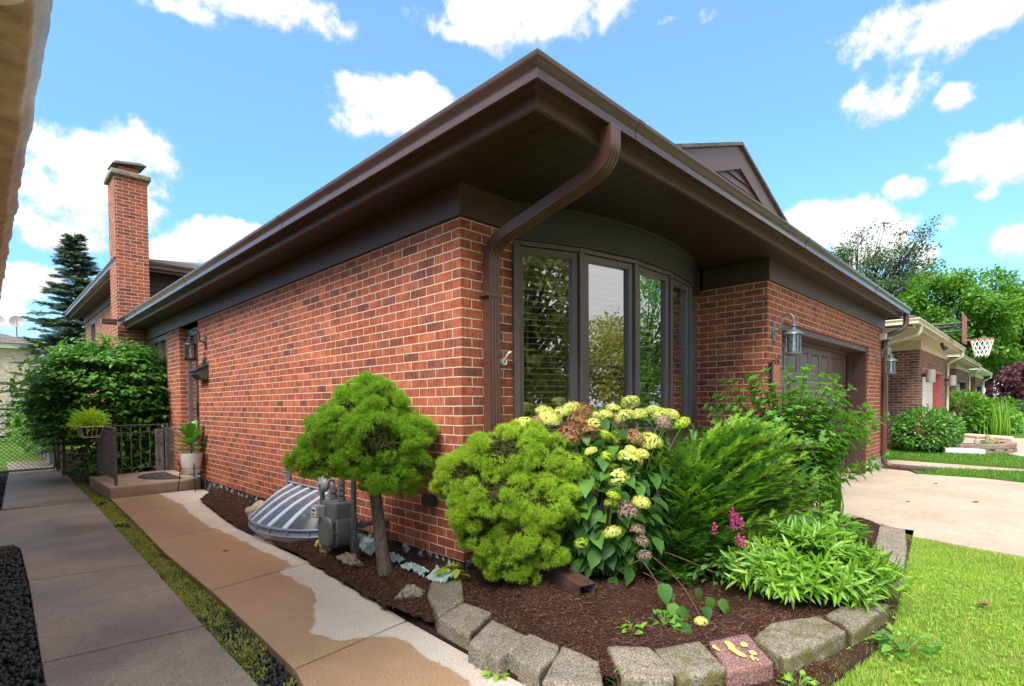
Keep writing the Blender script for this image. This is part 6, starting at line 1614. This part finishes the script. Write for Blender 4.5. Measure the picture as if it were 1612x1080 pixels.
tree('maple_tree', 'bright green maple at the right edge of the picture, behind the purple tree', (52, -3.0, 0), 12, (52, -3.4, 6.2), (4.0, 4.0, 4.2), L_MAPLE, 600, 46, .28, .35, None, 0.37, 9)
tree('maple_tree', 'rounded maple between the two bigger bright green maples', (60, .6, 0), 11, (60, .2, 6.8), (4.0, 4.5, 3.6), L_MAPLE, 480, 46, .30, .35, None, 0.36, 13)
tree('locust_tree', 'thin grey green tree with see through crown above the far end of the roof', (50, 8.6, 0), 15, (50, 7.9, 11.6), (5.2, 5.4, 3.4), L_LOCUST, 330, 34, .22, .35, None, .46, 17)
tree('purple_tree', 'small purple leaved tree far down the street of garages', (29.0, -2.6, 0), 3, (29.0, -2.6, 1.85), (1.3, 1.3, .95), L_PURPLE, 150, 40, .16, .08, None, .1, 21)
tree('far_hedge_shrub', 'brownish green shrub under the purple tree', (27, -2.7, 0), 1, (27, -2.75, .6), (.8, .8, .5), L_LOCUST, 60, 40, .12, .03, None, .0, 23, 'shrub')
# across the street, mirrored in the bow window
for (x, y, h, r, sd, mt, l) in ((1.3, -13, 8.5, 2.7, 31, L_OAK, 'drooping olive tree across the street seen mirrored in the left pane of the bow window'), (17, -19.5, 6.0, 4.6, 37, L_OAK, 'round olive tree across the street seen mirrored in the second pane of the bow window'), (25, -13, 9.5, 5, 41, L_MAPLE, 'green tree across the street seen mirrored in the third pane of the bow window')):
    tree('street_tree', l, (x, y, 0), h, (x, y, h * .55), (r, r, h * .45), mt, 420, 40, .24, .22, 'trees across the street', .15, sd)

# houses along the row
def row_house(x0, wallm, trim, doorm, jamb, roofm, label, detail, dz=.1, dy=0.0):
    T = thing('row_house', label, 'house', (x0, 0, 0))
    xl, xg, xr, yg, ys = x0, x0 + 2.9, x0 + 8.1, -.64 + dy, 2.0 + dy
    w = MB(); w.box(xl, xl + .12, dy, 9, dz, 2.53); w.box(xl + .12, xg, dy, dy + .12, dz, .95); w.box(xl + .12, xl + .5, dy, dy + .12, .951, 2.53); w.box(xg - .45, xg, dy, dy + .12, .951, 2.53)
    w.box(xg, xg + .12, yg, dy + .12, dz, 2.53); xa, xb = xg + .5, xr - .9
    w.box(xg + .12, xa, yg, yg + .12, dz, 2.53); w.box(xa, xb, yg, yg + .12, 2.12, 2.53); w.box(xb, xr, yg, yg + .12, dz, 2.53); w.box(xr - .12, xr, yg + .12, 9, dz, 2.53)
    w.build('wall', wallm, T)
    d = MB(); d.frustum([(xl - .4, -.95 + dy), (xr + .35, -.95 + dy), (xr + .35, 9), (xl - .4, 9)], 2.752, 2.78); d.build('soffit', trim, T, uv=False)
    d = MB(); eave_sweep(d, [(xl - .4, 9), (xl - .4, -.96 + dy), (xr + .35, -.96 + dy), (xr + .35, 9)], FAS, 2.735); d.build('fascia', trim, T, uv=False)
    d = MB(); eave_sweep(d, [(xl - .4, 9), (xl - .4, -.96 + dy), (xr + .35, -.96 + dy), (xr + .35, 9)], GUT, 2.80); d.build('gutter', trim, T, smooth=True, angle=28, uv=False)
    d = MB(); d.box(xg - .028, xg - .001, yg, dy, 2.531, 2.751); d.box(xg - .028, xr + .02, yg - .03, yg - .001, 2.531, 2.751); d.box(xl - .03, xg - .03, dy - .03, dy - .001, 2.531, 2.751); d.build('frieze', trim, T, uv=False)
    r = MB(); e = [(xl - .5, -1.06 + dy, 2.93), (xr + .45, -1.06 + dy, 2.93), (xr + .45, 9, 2.93), (xl - .5, 9, 2.93)]; mx = (xl + xr) / 2; hz = 2.93 + .333 * (xr - xl + .95) / 2
    r.add(e + [(mx, -1.06 + dy + (xr - xl + .95) / 2, hz), (mx, 9, hz)], [(0, 1, 4), (0, 4, 5, 3), (1, 2, 5, 4), (3, 2, 1, 0)]); r.build('roof', roofm, T, fix=False)
    gx_, gz_ = xg + 1.2, 3.95; d = MB()
    for sg in (-1, 1): d.prism([(gx_, gz_), (gx_ + sg * 2.0, gz_ - .75), (gx_ + sg * 2.0, gz_ - .81), (gx_, gz_ - .06)], 'y', -.1 + dy, 2.6)
    d.build('gable_roof', roofm, T)
    d = MB(); d.add([(gx_ - 1.9, .02 + dy, gz_ - .78), (gx_ + 1.9, .02 + dy, gz_ - .78), (gx_, .02 + dy, gz_ - .06)], [(0, 1, 2)]); d.prism([(gx_ - 1.95, gz_ - .8), (gx_, gz_ - .07), (gx_, gz_ - .2), (gx_ - 1.6, gz_ - .8)], 'y', -.06 + dy, 0.0 + dy); d.prism([(gx_ + 1.95, gz_ - .8), (gx_, gz_ - .072), (gx_, gz_ - .2), (gx_ + 1.6, gz_ - .8)], 'y', -.061 + dy, -.001 + dy); d.build('gable_front', trim, T, uv=False)
    d = MB(); nr = 4; hh = (2.02 - dz) / nr
    for k in range(nr):
        z0 = dz + k * hh; d.box(xa + .09, xb - .09, yg + .22, yg + .25, z0, z0 + hh - .006)
        for i in range(6):
            pw = (xb - xa - .18) / 6; d.box(xa + .09 + i * pw + .07, xa + .09 + (i + 1) * pw - .07, yg + .208, yg + .219, z0 + .09, z0 + hh - .10)
    d.build('garage_door', doorm, T, bevel=.004, uv=False)
    d = MB(); d.box(xa + .001, xa + .089, yg + .01, yg + .3, dz, 2.03); d.box(xb - .089, xb - .001, yg + .01, yg + .3, dz, 2.03); d.box(xa + .001, xb - .001, yg + .01, yg + .3, 2.03, 2.119); d.build('garage_jamb', jamb, T, bevel=.004, uv=False)
    W = bpy.data.objects.new('window', None); COL.objects.link(W); W.parent = T
    d = MB(); wx0, wx1 = xl + .5, xg - .45
    for x in (wx0, (wx0 + wx1) / 2 - .05, wx1 - .1): d.box(x, x + .1, dy - .06, dy + .06, .951, 2.40)
    d.box(wx0 - .04, wx1 + .04, dy - .10, dy + .06, 2.401, 2.53 - .002); d.box(wx0 - .04, wx1 + .04, dy - .10, dy - .001, .87, .9505); d.build('frame', M_WHITEFR, W, bevel=.006, uv=False)
    d = MB(); d.add([(wx0, dy, .96), (wx1, dy, .96), (wx1, dy, 2.4), (wx0, dy, 2.4)], [(0, 1, 2, 3)]); d.build('pane', M_GLASSD, W, fix=False)
    xd = xr + .05
    d = MB(); d.tube([(xr + .15, -1.02 + dy, 2.8), (xr + .15, -1.02 + dy, 2.66)] + arc((xr + .12, -.98 + dy, 2.6), (xr + .06, -.8 + dy, 2.5), (xd - .1, yg - .05, 2.4), 5) + [(xd - .1, yg - .05, dz + .1), (xd - .1, yg - .3, dz + .04)], .04, 8); d.build('downspout', trim, T, smooth=True, uv=False)
    if detail:
        d = MB(); d.tube([(xl + .0, -1.02 + dy, 2.8), (xl + .0, -1.02 + dy, 2.68)] + arc((xl, -.98 + dy, 2.62), (xl + .05, -.6 + dy, 2.5), (xl + .1, -.05 + dy, 2.42), 5) + [(xl + .1, -.05 + dy, dz)], .045, 8); d.build('downspout', trim, T, smooth=True, uv=False)
    return T
row_house(11.45, M_BRICK2, M_CREAM, M_WHITE, M_REDP, M_SHING2, 'brown brick neighbour house with cream eaves and red garage jambs', True)
row_house(22.75, M_BRICK2, M_CREAM, M_WHITE, M_JAMB, M_SHING, 'third house in the row, cream eaves and brown garage jambs, behind the basketball hoop', False, .12, .3)
row_house(33.9, M_BRICK2, M_WHITE, M_WHITE, M_JAMB, M_SHING, 'farthest brick house in the row, beside the purple tree', False, .14, .45)
# cylinder wall lamps of the second house
for x, l in ((14.62, 'grey cylinder lamp left of the white garage door of the cream eaved house'), (19.2, 'grey cylinder lamp right of the white garage door of the cream eaved house')):
    T = thing('cylinder_lamp', l, 'wall lamp', (x, -.64, 1.85), 'cylinder lamps on the neighbour house'); m = MB(); m.lathe([(0, 1.70), (.10, 1.70), (.10, 2.02), (0, 2.03)], (x, -.83, 0), 16); m.build('shade', plain('stone_grey_lamp', (0.32, 0.29, 0.25), 0.5, 0.1) if 'stone_grey_lamp' not in bpy.data.materials else bpy.data.materials['stone_grey_lamp'], T, smooth=True)
    m = MB(); m.box(x - .03, x + .03, -.74, -.641, 1.84, 1.92); m.build('arm', M_BLACKM, T)
T = thing('floodlight', 'small dark floodlight under the cream gutter beside the basketball hoop', 'security light', (15.2, -.98, 2.7)); m = MB(); m.box(15.1, 15.3, -1.02, -.96, 2.62, 2.72); m.build('base', M_BLACKM, T, bevel=.01); m = MB(); m.lathe([(0, 0), (.05, .01), (.06, .1), (0, .11)], (15.2, -1.0, 2.62), 10, (-.3, -.6, -.5)); m.build('lamp_head', M_BLACKM, T, smooth=True)
# basketball hoop
T = thing('basketball_hoop', 'red basketball backboard with white net fixed above the neighbour garage', 'basketball hoop', (16.2, -1.2, 2.9))
m = MB(); m.box(15.75, 16.65, -1.36, -1.33, 2.74, 3.50); m.build('backboard', plain('worn_red_backboard', (0.26, 0.07, 0.06), 0.5, 0.2), T, bevel=.01, uv=False)
m = MB(); m.tube([(16.2, -1.33, 3.1), (16.2, -.3, 3.05)], .03, 8); m.tube([(16.2, -1.33, 3.3), (16.2, .1, 3.3)], .03, 8); m.tube([(15.9, -1.33, 3.2), (16.1, -.2, 3.15)], .025, 8); m.build('support_arm', M_BLACKM, T)
hc = Vector((16.2, -1.70, 2.83)); m = MB(); m.tube([hc + Vector((.235 * math.cos(a), .235 * math.sin(a), 0)) for a in [2*PI*i/24 for i in range(25)]], .012, 6); m.tube([(16.2, -1.36, 2.83), (16.2, -1.47, 2.83)], .02, 6); m.build('rim', plain('orange_rim', (0.42, 0.12, 0.05), 0.5, 0.1), T, smooth=True)
m = MB()
for k in range(12):
    for sg in (1, -1):
        m.tube([hc + Vector(((.235 - .10 * t) * math.cos(2*PI*k/12 + sg * t * 1.05), (.235 - .10 * t) * math.sin(2*PI*k/12 + sg * t * 1.05), -.44 * t)) for t in (0, .25, .5, .75, 1)], .008, 4, cap=False)
m.build('net', M_WHITE, T)
# clipped hedge bush and planter before the second house
def mound(name, label, c, r, mat, n, leaf, cat='bush'):
    T = thing(name, label, cat, (c[0], c[1], 0)); d_ = rand_dirs(n, -.6); d_ = np.sign(d_) * np.abs(d_) ** .75; d_ = d_ / np.maximum(1, np.linalg.norm(d_, axis=1, keepdims=True)) 
    P = np.array(c) + d_ * np.array(r) * RN.uniform(.86, 1.04, (n, 1)) + RN.normal(0, .02, (n, 3))
    scatter('leaves', SIMPLE, P, d_ + RN.normal(0, .6, (n, 3)), d_ + np.array([0, 0, .7]) + RN.normal(0, .35, (n, 3)), RN.uniform(.7, 1.25, n) * leaf, mat, T)
    bm = bmesh.new(); bmesh.ops.create_icosphere(bm, subdivisions=3, radius=1); 
    for v in bm.verts: v.co = Vector((c[0] + v.co.x * r[0] * .72, c[1] + v.co.y * r[1] * .72, c[2] + v.co.z * r[2] * .75))
    me = bpy.data.meshes.new('twig_core'); bm.to_mesh(me); bm.free(); link('twig_core', me, M_TWIG, T)
    return T
mound('clipped_bush', 'rounded dark green clipped bush before the neighbour window', (13.1, -.95, .52), (1.15, .62, .52), L_DARK, 5200, .085)
mound('garden_bush', 'loose green bush between the second and third garages', (20.9, -.9, .75), (1.1, .8, .75), L_MAPLE, 2600, .15)
mound('garden_bush', 'low leafy plants before the third house, right of the cream downspout', (22.4, -1.75, .45), (1.2, .6, .5), L_SHRUB, 2200, .16)
mound('garden_bush', 'far green shrub mass left of the purple tree', (28.0, -1.7, .6), (1.3, .7, .7), L_MAPLE, 1800, .15)
mound('garden_bush', 'yellow edged low planting far along the right lawn', (33, -3.6, .25), (2.0, .8, .3), L_LIME, 1200, .14)
dk = thing('strap_leaf_clump', 'arching strap leaves spilling by the cream downspout', 'perennial', (20.6, -1.7, .1)); n = 150; a = RN.uniform(0, 2*PI, n)
scatter('leaves', LT, np.tile([20.6, -1.7, .1], (n, 1)) + RN.normal(0, .28, (n, 3)) * [1, 1, 0], np.stack([np.cos(a) * .6, np.sin(a) * .6, np.ones(n)], 1), np.stack([np.cos(a), np.sin(a), np.full(n, .6)], 1), RN.uniform(.6, 1.0, n), L_LILY, dk, smooth=True)
def planter_stone(c, ang, L, z, l, mat):
    m = MB(); m.obox((c[0], c[1], z), (L, .2, .1), Matrix.Rotation(ang, 3, 'Z')); o = m.build('planter_block', mat, None, bevel=.015, uv=False)
    return tag(o, l, 'planter block', 'stacked blocks of the round planter')
k = 0
for row in range(2):
    for i in range(9):
        a = math.radians(150 + 22 * i + 9 * row); c = (13.75 + .95 * math.cos(a), -1.72 + .62 * math.sin(a))
        planter_stone(c, a + PI/2, .33, .14 + row * .102, 'rust grey block in the low curved planter wall before the clipped bush', M_BLKP if (i + row) % 3 else M_BLK); k += 1
slab('planter_soil', [(13.75 + .88 * math.cos(2*PI*i/20), -1.72 + .55 * math.sin(2*PI*i/20)) for i in range(20)], .0, .2, M_SOIL)
for i, (x, y, h, l) in enumerate(((13.55, -2.05, .22, 'small grey figurine at the left of the low planter'), (14.15, -1.95, .24, 'small grey figurine at the middle of the low planter'), (14.4, -1.75, .20, 'small grey figurine at the right end of the low planter'))):
    m = MB(); m.lathe([(0, .2), (.06, .2), (.065, .28), (.04, .2 + h * .6), (.05, .2 + h * .8), (.03, .2 + h), (0, .2 + h)], (x, y, 0), 10); tag(m.build('figurine', M_ROCK, None, smooth=True, uv=False), l, 'figurine')
for (x, y, mt, l) in ((13.45, -2.1, M_PAINT_Y, 'orange flowering plant in the low planter'), (13.95, -2.0, M_PAINT_Y, 'yellow flowering plant in the low planter')):
    T = rosette('planter_flower', l, 'flower', (x, y, .2), 40, .07, .12, .12, OVATE, L_SHRUB); P = np.array([x, y, .33]) + RN.normal(0, .04, (26, 3)); scatter('petals', SIMPLE, P, rand_dirs(26, 0), rand_dirs(26), np.full(26, .04), leafmat('orange_petals', [(.7, .25, .02), (.75, .4, .03)], .5, .2) if 'orange_petals' not in bpy.data.materials else bpy.data.materials['orange_petals'], T)
# white and pale drain hoses
m = MB(); pts = [(12.35 + .35 * t, -1.35 - .62 * t, .16 - .03 * t) for t in [i / 40 for i in range(41)]]; m.tube(pts, [.075 if i % 2 else .06 for i in range(41)], 12); tag(m.build('drain_hose', M_WHITE, None, smooth=True, uv=False), 'white ribbed drain hose poking out beside the clipped bush', 'drain hose')
m = MB(); pts = [(19.6 - 1.6 * t, -.75 - 1.5 * t, .16) for t in [i / 40 for i in range(41)]]; m.tube(pts, [.065 if i % 2 else .055 for i in range(41)], 12); tag(m.build('drain_hose', M_CREAMG, None, smooth=True, uv=False), 'long pale drain hose crossing the neighbour driveway from the cream downspout', 'drain hose')
T = thing('rubbish_bin', 'dark wheeled rubbish bin beyond the third garage', 'bin', (27.5, -1.4, 0)); m = MB(); m.box(27.2, 27.8, -1.7, -1.1, .05, .95); m.build('body', M_BLACKM, T, bevel=.03); m = MB(); m.box(27.15, 27.85, -1.75, -1.05, .96, 1.02); m.build('lid', M_BLACKM, T, bevel=.02)

# next-door eave overhead on the left
T = thing('next_door_house', 'house at the left edge, only its cream eave and wavy old gutter show overhead', 'house', (-2.9, 4, 0))
w = MB(); w.box(-8, -2.85, -1.2, 10.2, 0, 2.55); w.build('wall', M_BRICKW, T)
s = MB(); s.box(-2.849, -2.31, -1.6, 10.5, 2.66, 2.68); s.build('soffit', M_OLDCREAM, T, uv=False)
s = MB(); s.box(-2.32, -2.295, -1.6, 10.5, 2.63, 2.84); s.build('fascia', M_OLDCREAM, T, uv=False)
prof = [(0, 0), (.10, 0), (.115, .02), (.135, .06), (.16, .09), (.16, .13), (.145, .13), (.12, .06), (.095, .012), (.005, .012), (.005, .13), (0, .13)]
m = MB(); ys_ = np.arange(-1.6, 10.5, .06); vs = []
for y in ys_:
    wv = .016 * noise.noise((0, y * 2.3, 1)) + .010 * noise.noise((0, y * 7.0, 4)); wz = .010 * noise.noise((3, y * 3.1, 7))
    vs += [(-2.294 + a * 1.15 + (wv if a > .05 else 0), float(y), 2.70 + b + (wz if a > .05 else 0)) for a, b in prof]
k = len(prof); n = len(ys_); m.add(vs, [(i*k+j, i*k+(j+1)%k, (i+1)*k+(j+1)%k, (i+1)*k+j) for i in range(n-1) for j in range(k)] + [tuple(range(k)), tuple(range((n-1)*k, n*k))])
m.build('gutter', M_OLDGUT, T, smooth=True, angle=60, uv=False)
r = MB(); r.add([(-2.2, -1.75, 2.85), (-2.2, 10.6, 2.85), (-5.4, 10.6, 3.95), (-5.4, -1.75, 3.95), (-8.6, -1.75, 2.85), (-8.6, 10.6, 2.85)], [(0, 1, 2, 3), (3, 2, 5, 4), (0, 3, 4), (1, 5, 2)]); r.build('roof', M_SHING, T, fix=False)
m = MB(); pts = [(-2.22, -.62, 2.70), (-2.22, -.62, 2.64)] + arc((-2.22, -.62, 2.62), (-2.22, -.62, 2.5), (-2.34, -.64, 2.48), 8) + [(-2.7, -.69, 2.44)]
RB_ = []; 
m.sweep([tuple(q) for q in pts], [(x * 1.0, y) for x, y in FL], (0, 1, 0)); m.build('downspout', M_CREAMG, T, smooth=True, angle=25, uv=False)

# house far behind on the left, with dishes
T = thing('beige_house', 'beige brick house with dark roof far behind the gate', 'house', (-3, 31, 0))
w = MB(); w.box(-10, -.4, 29.5, 38, 0, 3.85); w.build('wall', M_BRICKW, T)
m = MB(); m.box(-10.3, -.1, 29.2, 38.3, 3.851, 4.05); m.build('fascia', M_WHITE, T, uv=False)
r = MB(); r.add([(-10.4, 29.1, 4.06), (0, 29.1, 4.06), (0, 38.4, 4.06), (-10.4, 38.4, 4.06), (-4.6, 33.7, 5.65), (-5.8, 33.7, 5.65)], [(0, 1, 4, 5), (1, 2, 4), (2, 3, 5, 4), (3, 0, 5)]); r.build('roof', M_SHING, T, fix=False)
for x, z, l in ((-1.72, 5.2, 'grey satellite dish on the far roof, left one at the picture edge'), (-1.05, 5.25, 'grey satellite dish on the far roof, right one against the sky')):
    T = thing('satellite_dish', l, 'satellite dish', (x, 31.2, 4.7), 'satellite dishes on the far roof'); m = MB(); m.lathe([(0, .06), (.15, .04), (.27, 0), (.272, -.01), (.15, .025), (0, .045)], (x, 31.0, z), 20, (.15, 1, -.25)); m.build('dish', plain('dish_grey', (0.3, 0.27, 0.25), 0.5, 0.1) if 'dish_grey' not in bpy.data.materials else bpy.data.materials['dish_grey'], T, smooth=True)
    m = MB(); m.tube([(x, 31.1, z), (x, 31.25, z - .2), (x, 31.25, 4.3)], .025, 6); m.tube([(x, 31.0, z - .2), (x, 30.7, z)], .012, 5); m.build('mast', M_STEELG, T)
T = thing('air_conditioner', 'grey air conditioner unit in the back yard beyond the gate', 'air conditioner', (-2.6, 24, 0)); m = MB(); m.box(-3.3, -2.2, 23.6, 24.5, 0, .95); m.build('case', plain('ac_grey', (0.2, 0.21, 0.21), 0.6, 0.1), T, bevel=.04); m = MB()
for i in range(10): m.box(-3.25, -2.25, 23.575, 23.598, .08 + i * .085, .11 + i * .085)
m.build('grille', M_BLACKM, T)

# ------------------------------------------------------------------ sky, sun, camera
W = bpy.data.worlds.new('World'); SC.world = W; W.use_nodes = True; nt = W.node_tree; nt.nodes.clear()
g = G('sky_helper'); bpy.data.materials.remove(g.m); g.t = nt
SUN_AZ, SUN_EL = math.radians(199), math.radians(50)          # direction the light comes from, measured from +x
sky = g.n('ShaderNodeTexSky', {'sky_type': 'NISHITA', 'sun_disc': False, 'sun_elevation': SUN_EL, 'sun_rotation': PI/2 - SUN_AZ, 'air_density': 1.0, 'dust_density': .4, 'ozone_density': 3.0})
dirv = g.coord('Generated'); s = g.sep(dirv)
az = g.math('ARCTAN2', s[1], s[0]); el = g.math('ARCSINE', s[2])
CL = [(1.2435,0.5914,0.188,0.0301,0.8),(1.3166,0.5596,0.0872,0.018,0.6),(0.7272,0.6245,0.2021,0.0439,1),(0.8332,0.6022,0.0936,0.0196,0.8),(0.1041,0.4977,0.1285,0.0431,1),(0.1402,0.4776,0.0527,0.0161,0.7),(0.4314,0.5976,0.0331,0.0177,0.6),(1.002,0.4949,0.1254,0.0423,1.1),(1.0634,0.4694,0.06,0.025,0.9),(0.9506,0.5145,0.0687,0.0295,1),(1.4572,0.3302,0.109,0.051,1),(1.3798,0.377,0.0632,0.0386,1),(1.4933,0.2809,0.0891,0.0496,0.95),(1.3938,0.2924,0.0479,0.0355,0.85),(1.4875,0.2386,0.0553,0.0221,0.8),(1.2882,0.258,0.0729,0.0387,1.1),(1.35,0.2355,0.0508,0.0245,0.9),(1.2412,0.2764,0.0382,0.0255,0.9),(1.5225,0.1708,0.0456,0.0256,0.8),(1.4522,0.2336,0.0293,0.0158,0.7),(1.5395,0.1304,0.0253,0.0255,0.7),(0.1744,0.4308,0.0618,0.0315,1),(0.089,0.4111,0.0362,0.0196,0.9),(0.0477,0.3246,0.0715,0.039,1.1),(0.0949,0.3239,0.0352,0.0163,0.7),(0.0304,0.2164,0.0284,0.0279,0.9),(0.146,0.3087,0.0321,0.0188,0.8),(0.057,0.2794,0.0185,0.0122,0.7),(0.2523,0.2706,0.0837,0.0396,1.1),(0.1765,0.2396,0.0721,0.0402,1),(0.1375,0.2149,0.0378,0.0306,0.9),(0.1083,0.2491,0.0289,0.019,0.7),(0.5002,0.5973,0.0433,0.0106,0.4),(1.1637,0.1834,0.3029,0.0638,0.5),
      (-1.2, .35, .5, .12, .9), (-.5, .3, .4, .12, 1.0), (-2.2, .4, .6, .15, .9), (2.6, .4, .6, .15, .9), (-1.6, .8, .7, .15, .8), (-1.35, .16, .78, .42, 1.7)]  # broad last cloud: unseen, added to whiten window reflections and neutralise front light
f1 = g.noise(dirv, 13.0, 9, .62); f2 = g.noise(dirv, 45.0, 6, .6)
wob = g.math('ADD', g.math('MULTIPLY_ADD', f1, 3.4, -1.75), g.math('MULTIPLY_ADD', f2, 1.0, -.5))
acc = None; bot = None
for a, e, ra, re, k in CL:
    u = g.math('MULTIPLY_ADD', az, 1 / (ra * 1.12), -a / (ra * 1.12)); v = g.math('MULTIPLY_ADD', el, 1 / (re * 1.15), -e / (re * 1.15))
    m_ = g.math('SUBTRACT', k, g.math('ADD', g.math('MULTIPLY', u, u), g.math('MULTIPLY', v, v)))
    sh = g.math('ADD', m_, g.math('MULTIPLY', v, .55))
    if acc is None: acc, bot = m_, sh
    else: acc = g.math('MAXIMUM', acc, m_); bot = g.math('MAXIMUM', bot, sh)
zen = g.math('MULTIPLY_ADD', g.step(el, .70, .95), 2.4, -1.5)           # unseen white cloud deck added overhead to soften and neutralise the light
acc = g.math('MAXIMUM', acc, zen); bot = g.math('MAXIMUM', bot, zen)
dens = g.step(g.math('ADD', acc, wob), .02, .75)
light = g.step(g.math('ADD', bot, g.math('MULTIPLY', wob, .9)), -.25, .9)
hs = g.n('ShaderNodeHueSaturation', Hue=SKY_H, Saturation=SKY_SAT, Value=SKY_V, Color=sky.outputs[0])
deck = g.math('MULTIPLY_ADD', g.step(el, .68, .98), DECK - 1, 1.0)  # overhead sky brightened so the added deck gives more soft light
ccol = g.mix(light, (CLOUD * .66, CLOUD * .73, CLOUD * .83), (CLOUD * 1.04, CLOUD * 1.04, CLOUD * 1.05))
grad = g.ramp(el, [(0.0, HOR), (0.30, MIDS), (0.66, (.93, .97, 1.0))])
blue = g.mix(1.0, hs.outputs[0], grad, 'MULTIPLY')
col = g.mix(dens, blue, ccol)
col = g.mix(1.0, col, deck, 'MULTIPLY')
bg = g.n('ShaderNodeBackground', Color=col, Strength=SKY_S)
o = nt.nodes.new('ShaderNodeOutputWorld'); nt.links.new(bg.outputs[0], o.inputs[0])

sd = bpy.data.lights.new('sun', 'SUN'); sd.energy = SUN_E; sd.angle = math.radians(SUN_A); sd.color = (1.0, .95, .87)
so = bpy.data.objects.new('sun', sd); COL.objects.link(so)
so.rotation_euler = Vector((-math.cos(SUN_AZ) * math.cos(SUN_EL), -math.sin(SUN_AZ) * math.cos(SUN_EL), -math.sin(SUN_EL))).to_track_quat('-Z', 'Y').to_euler()

cd = bpy.data.cameras.new('camera'); co = bpy.data.objects.new('camera', cd); COL.objects.link(co); SC.camera = co
cd.sensor_width = 36; cd.lens = 36 * 835.33 / 1612; cd.shift_y = (656.52 - 540) / 1612; cd.clip_start = .05; cd.clip_end = 600
yaw, pitch, roll = 0.784626, -0.0255594, -0.0077013
fw = Vector((math.cos(pitch) * math.cos(yaw), math.cos(pitch) * math.sin(yaw), math.sin(pitch))); r_ = Vector((math.sin(yaw), -math.cos(yaw), 0)); u_ = r_.cross(fw)
c_, s_ = math.cos(roll), math.sin(roll); rr, uu = r_ * c_ + u_ * s_, -r_ * s_ + u_ * c_
M = Matrix((rr, uu, -fw)).transposed().to_4x4(); M.translation = Vector((-2.344, -2.825, 1.248)); co.matrix_world = M

SC.view_settings.view_transform = 'Standard'; SC.view_settings.look = 'None'; SC.view_settings.exposure = EXPO; SC.view_settings.gamma = 1
SC.cycles.max_bounces = 8; SC.cycles.transparent_max_bounces = 12; SC.cycles.use_denoising = True
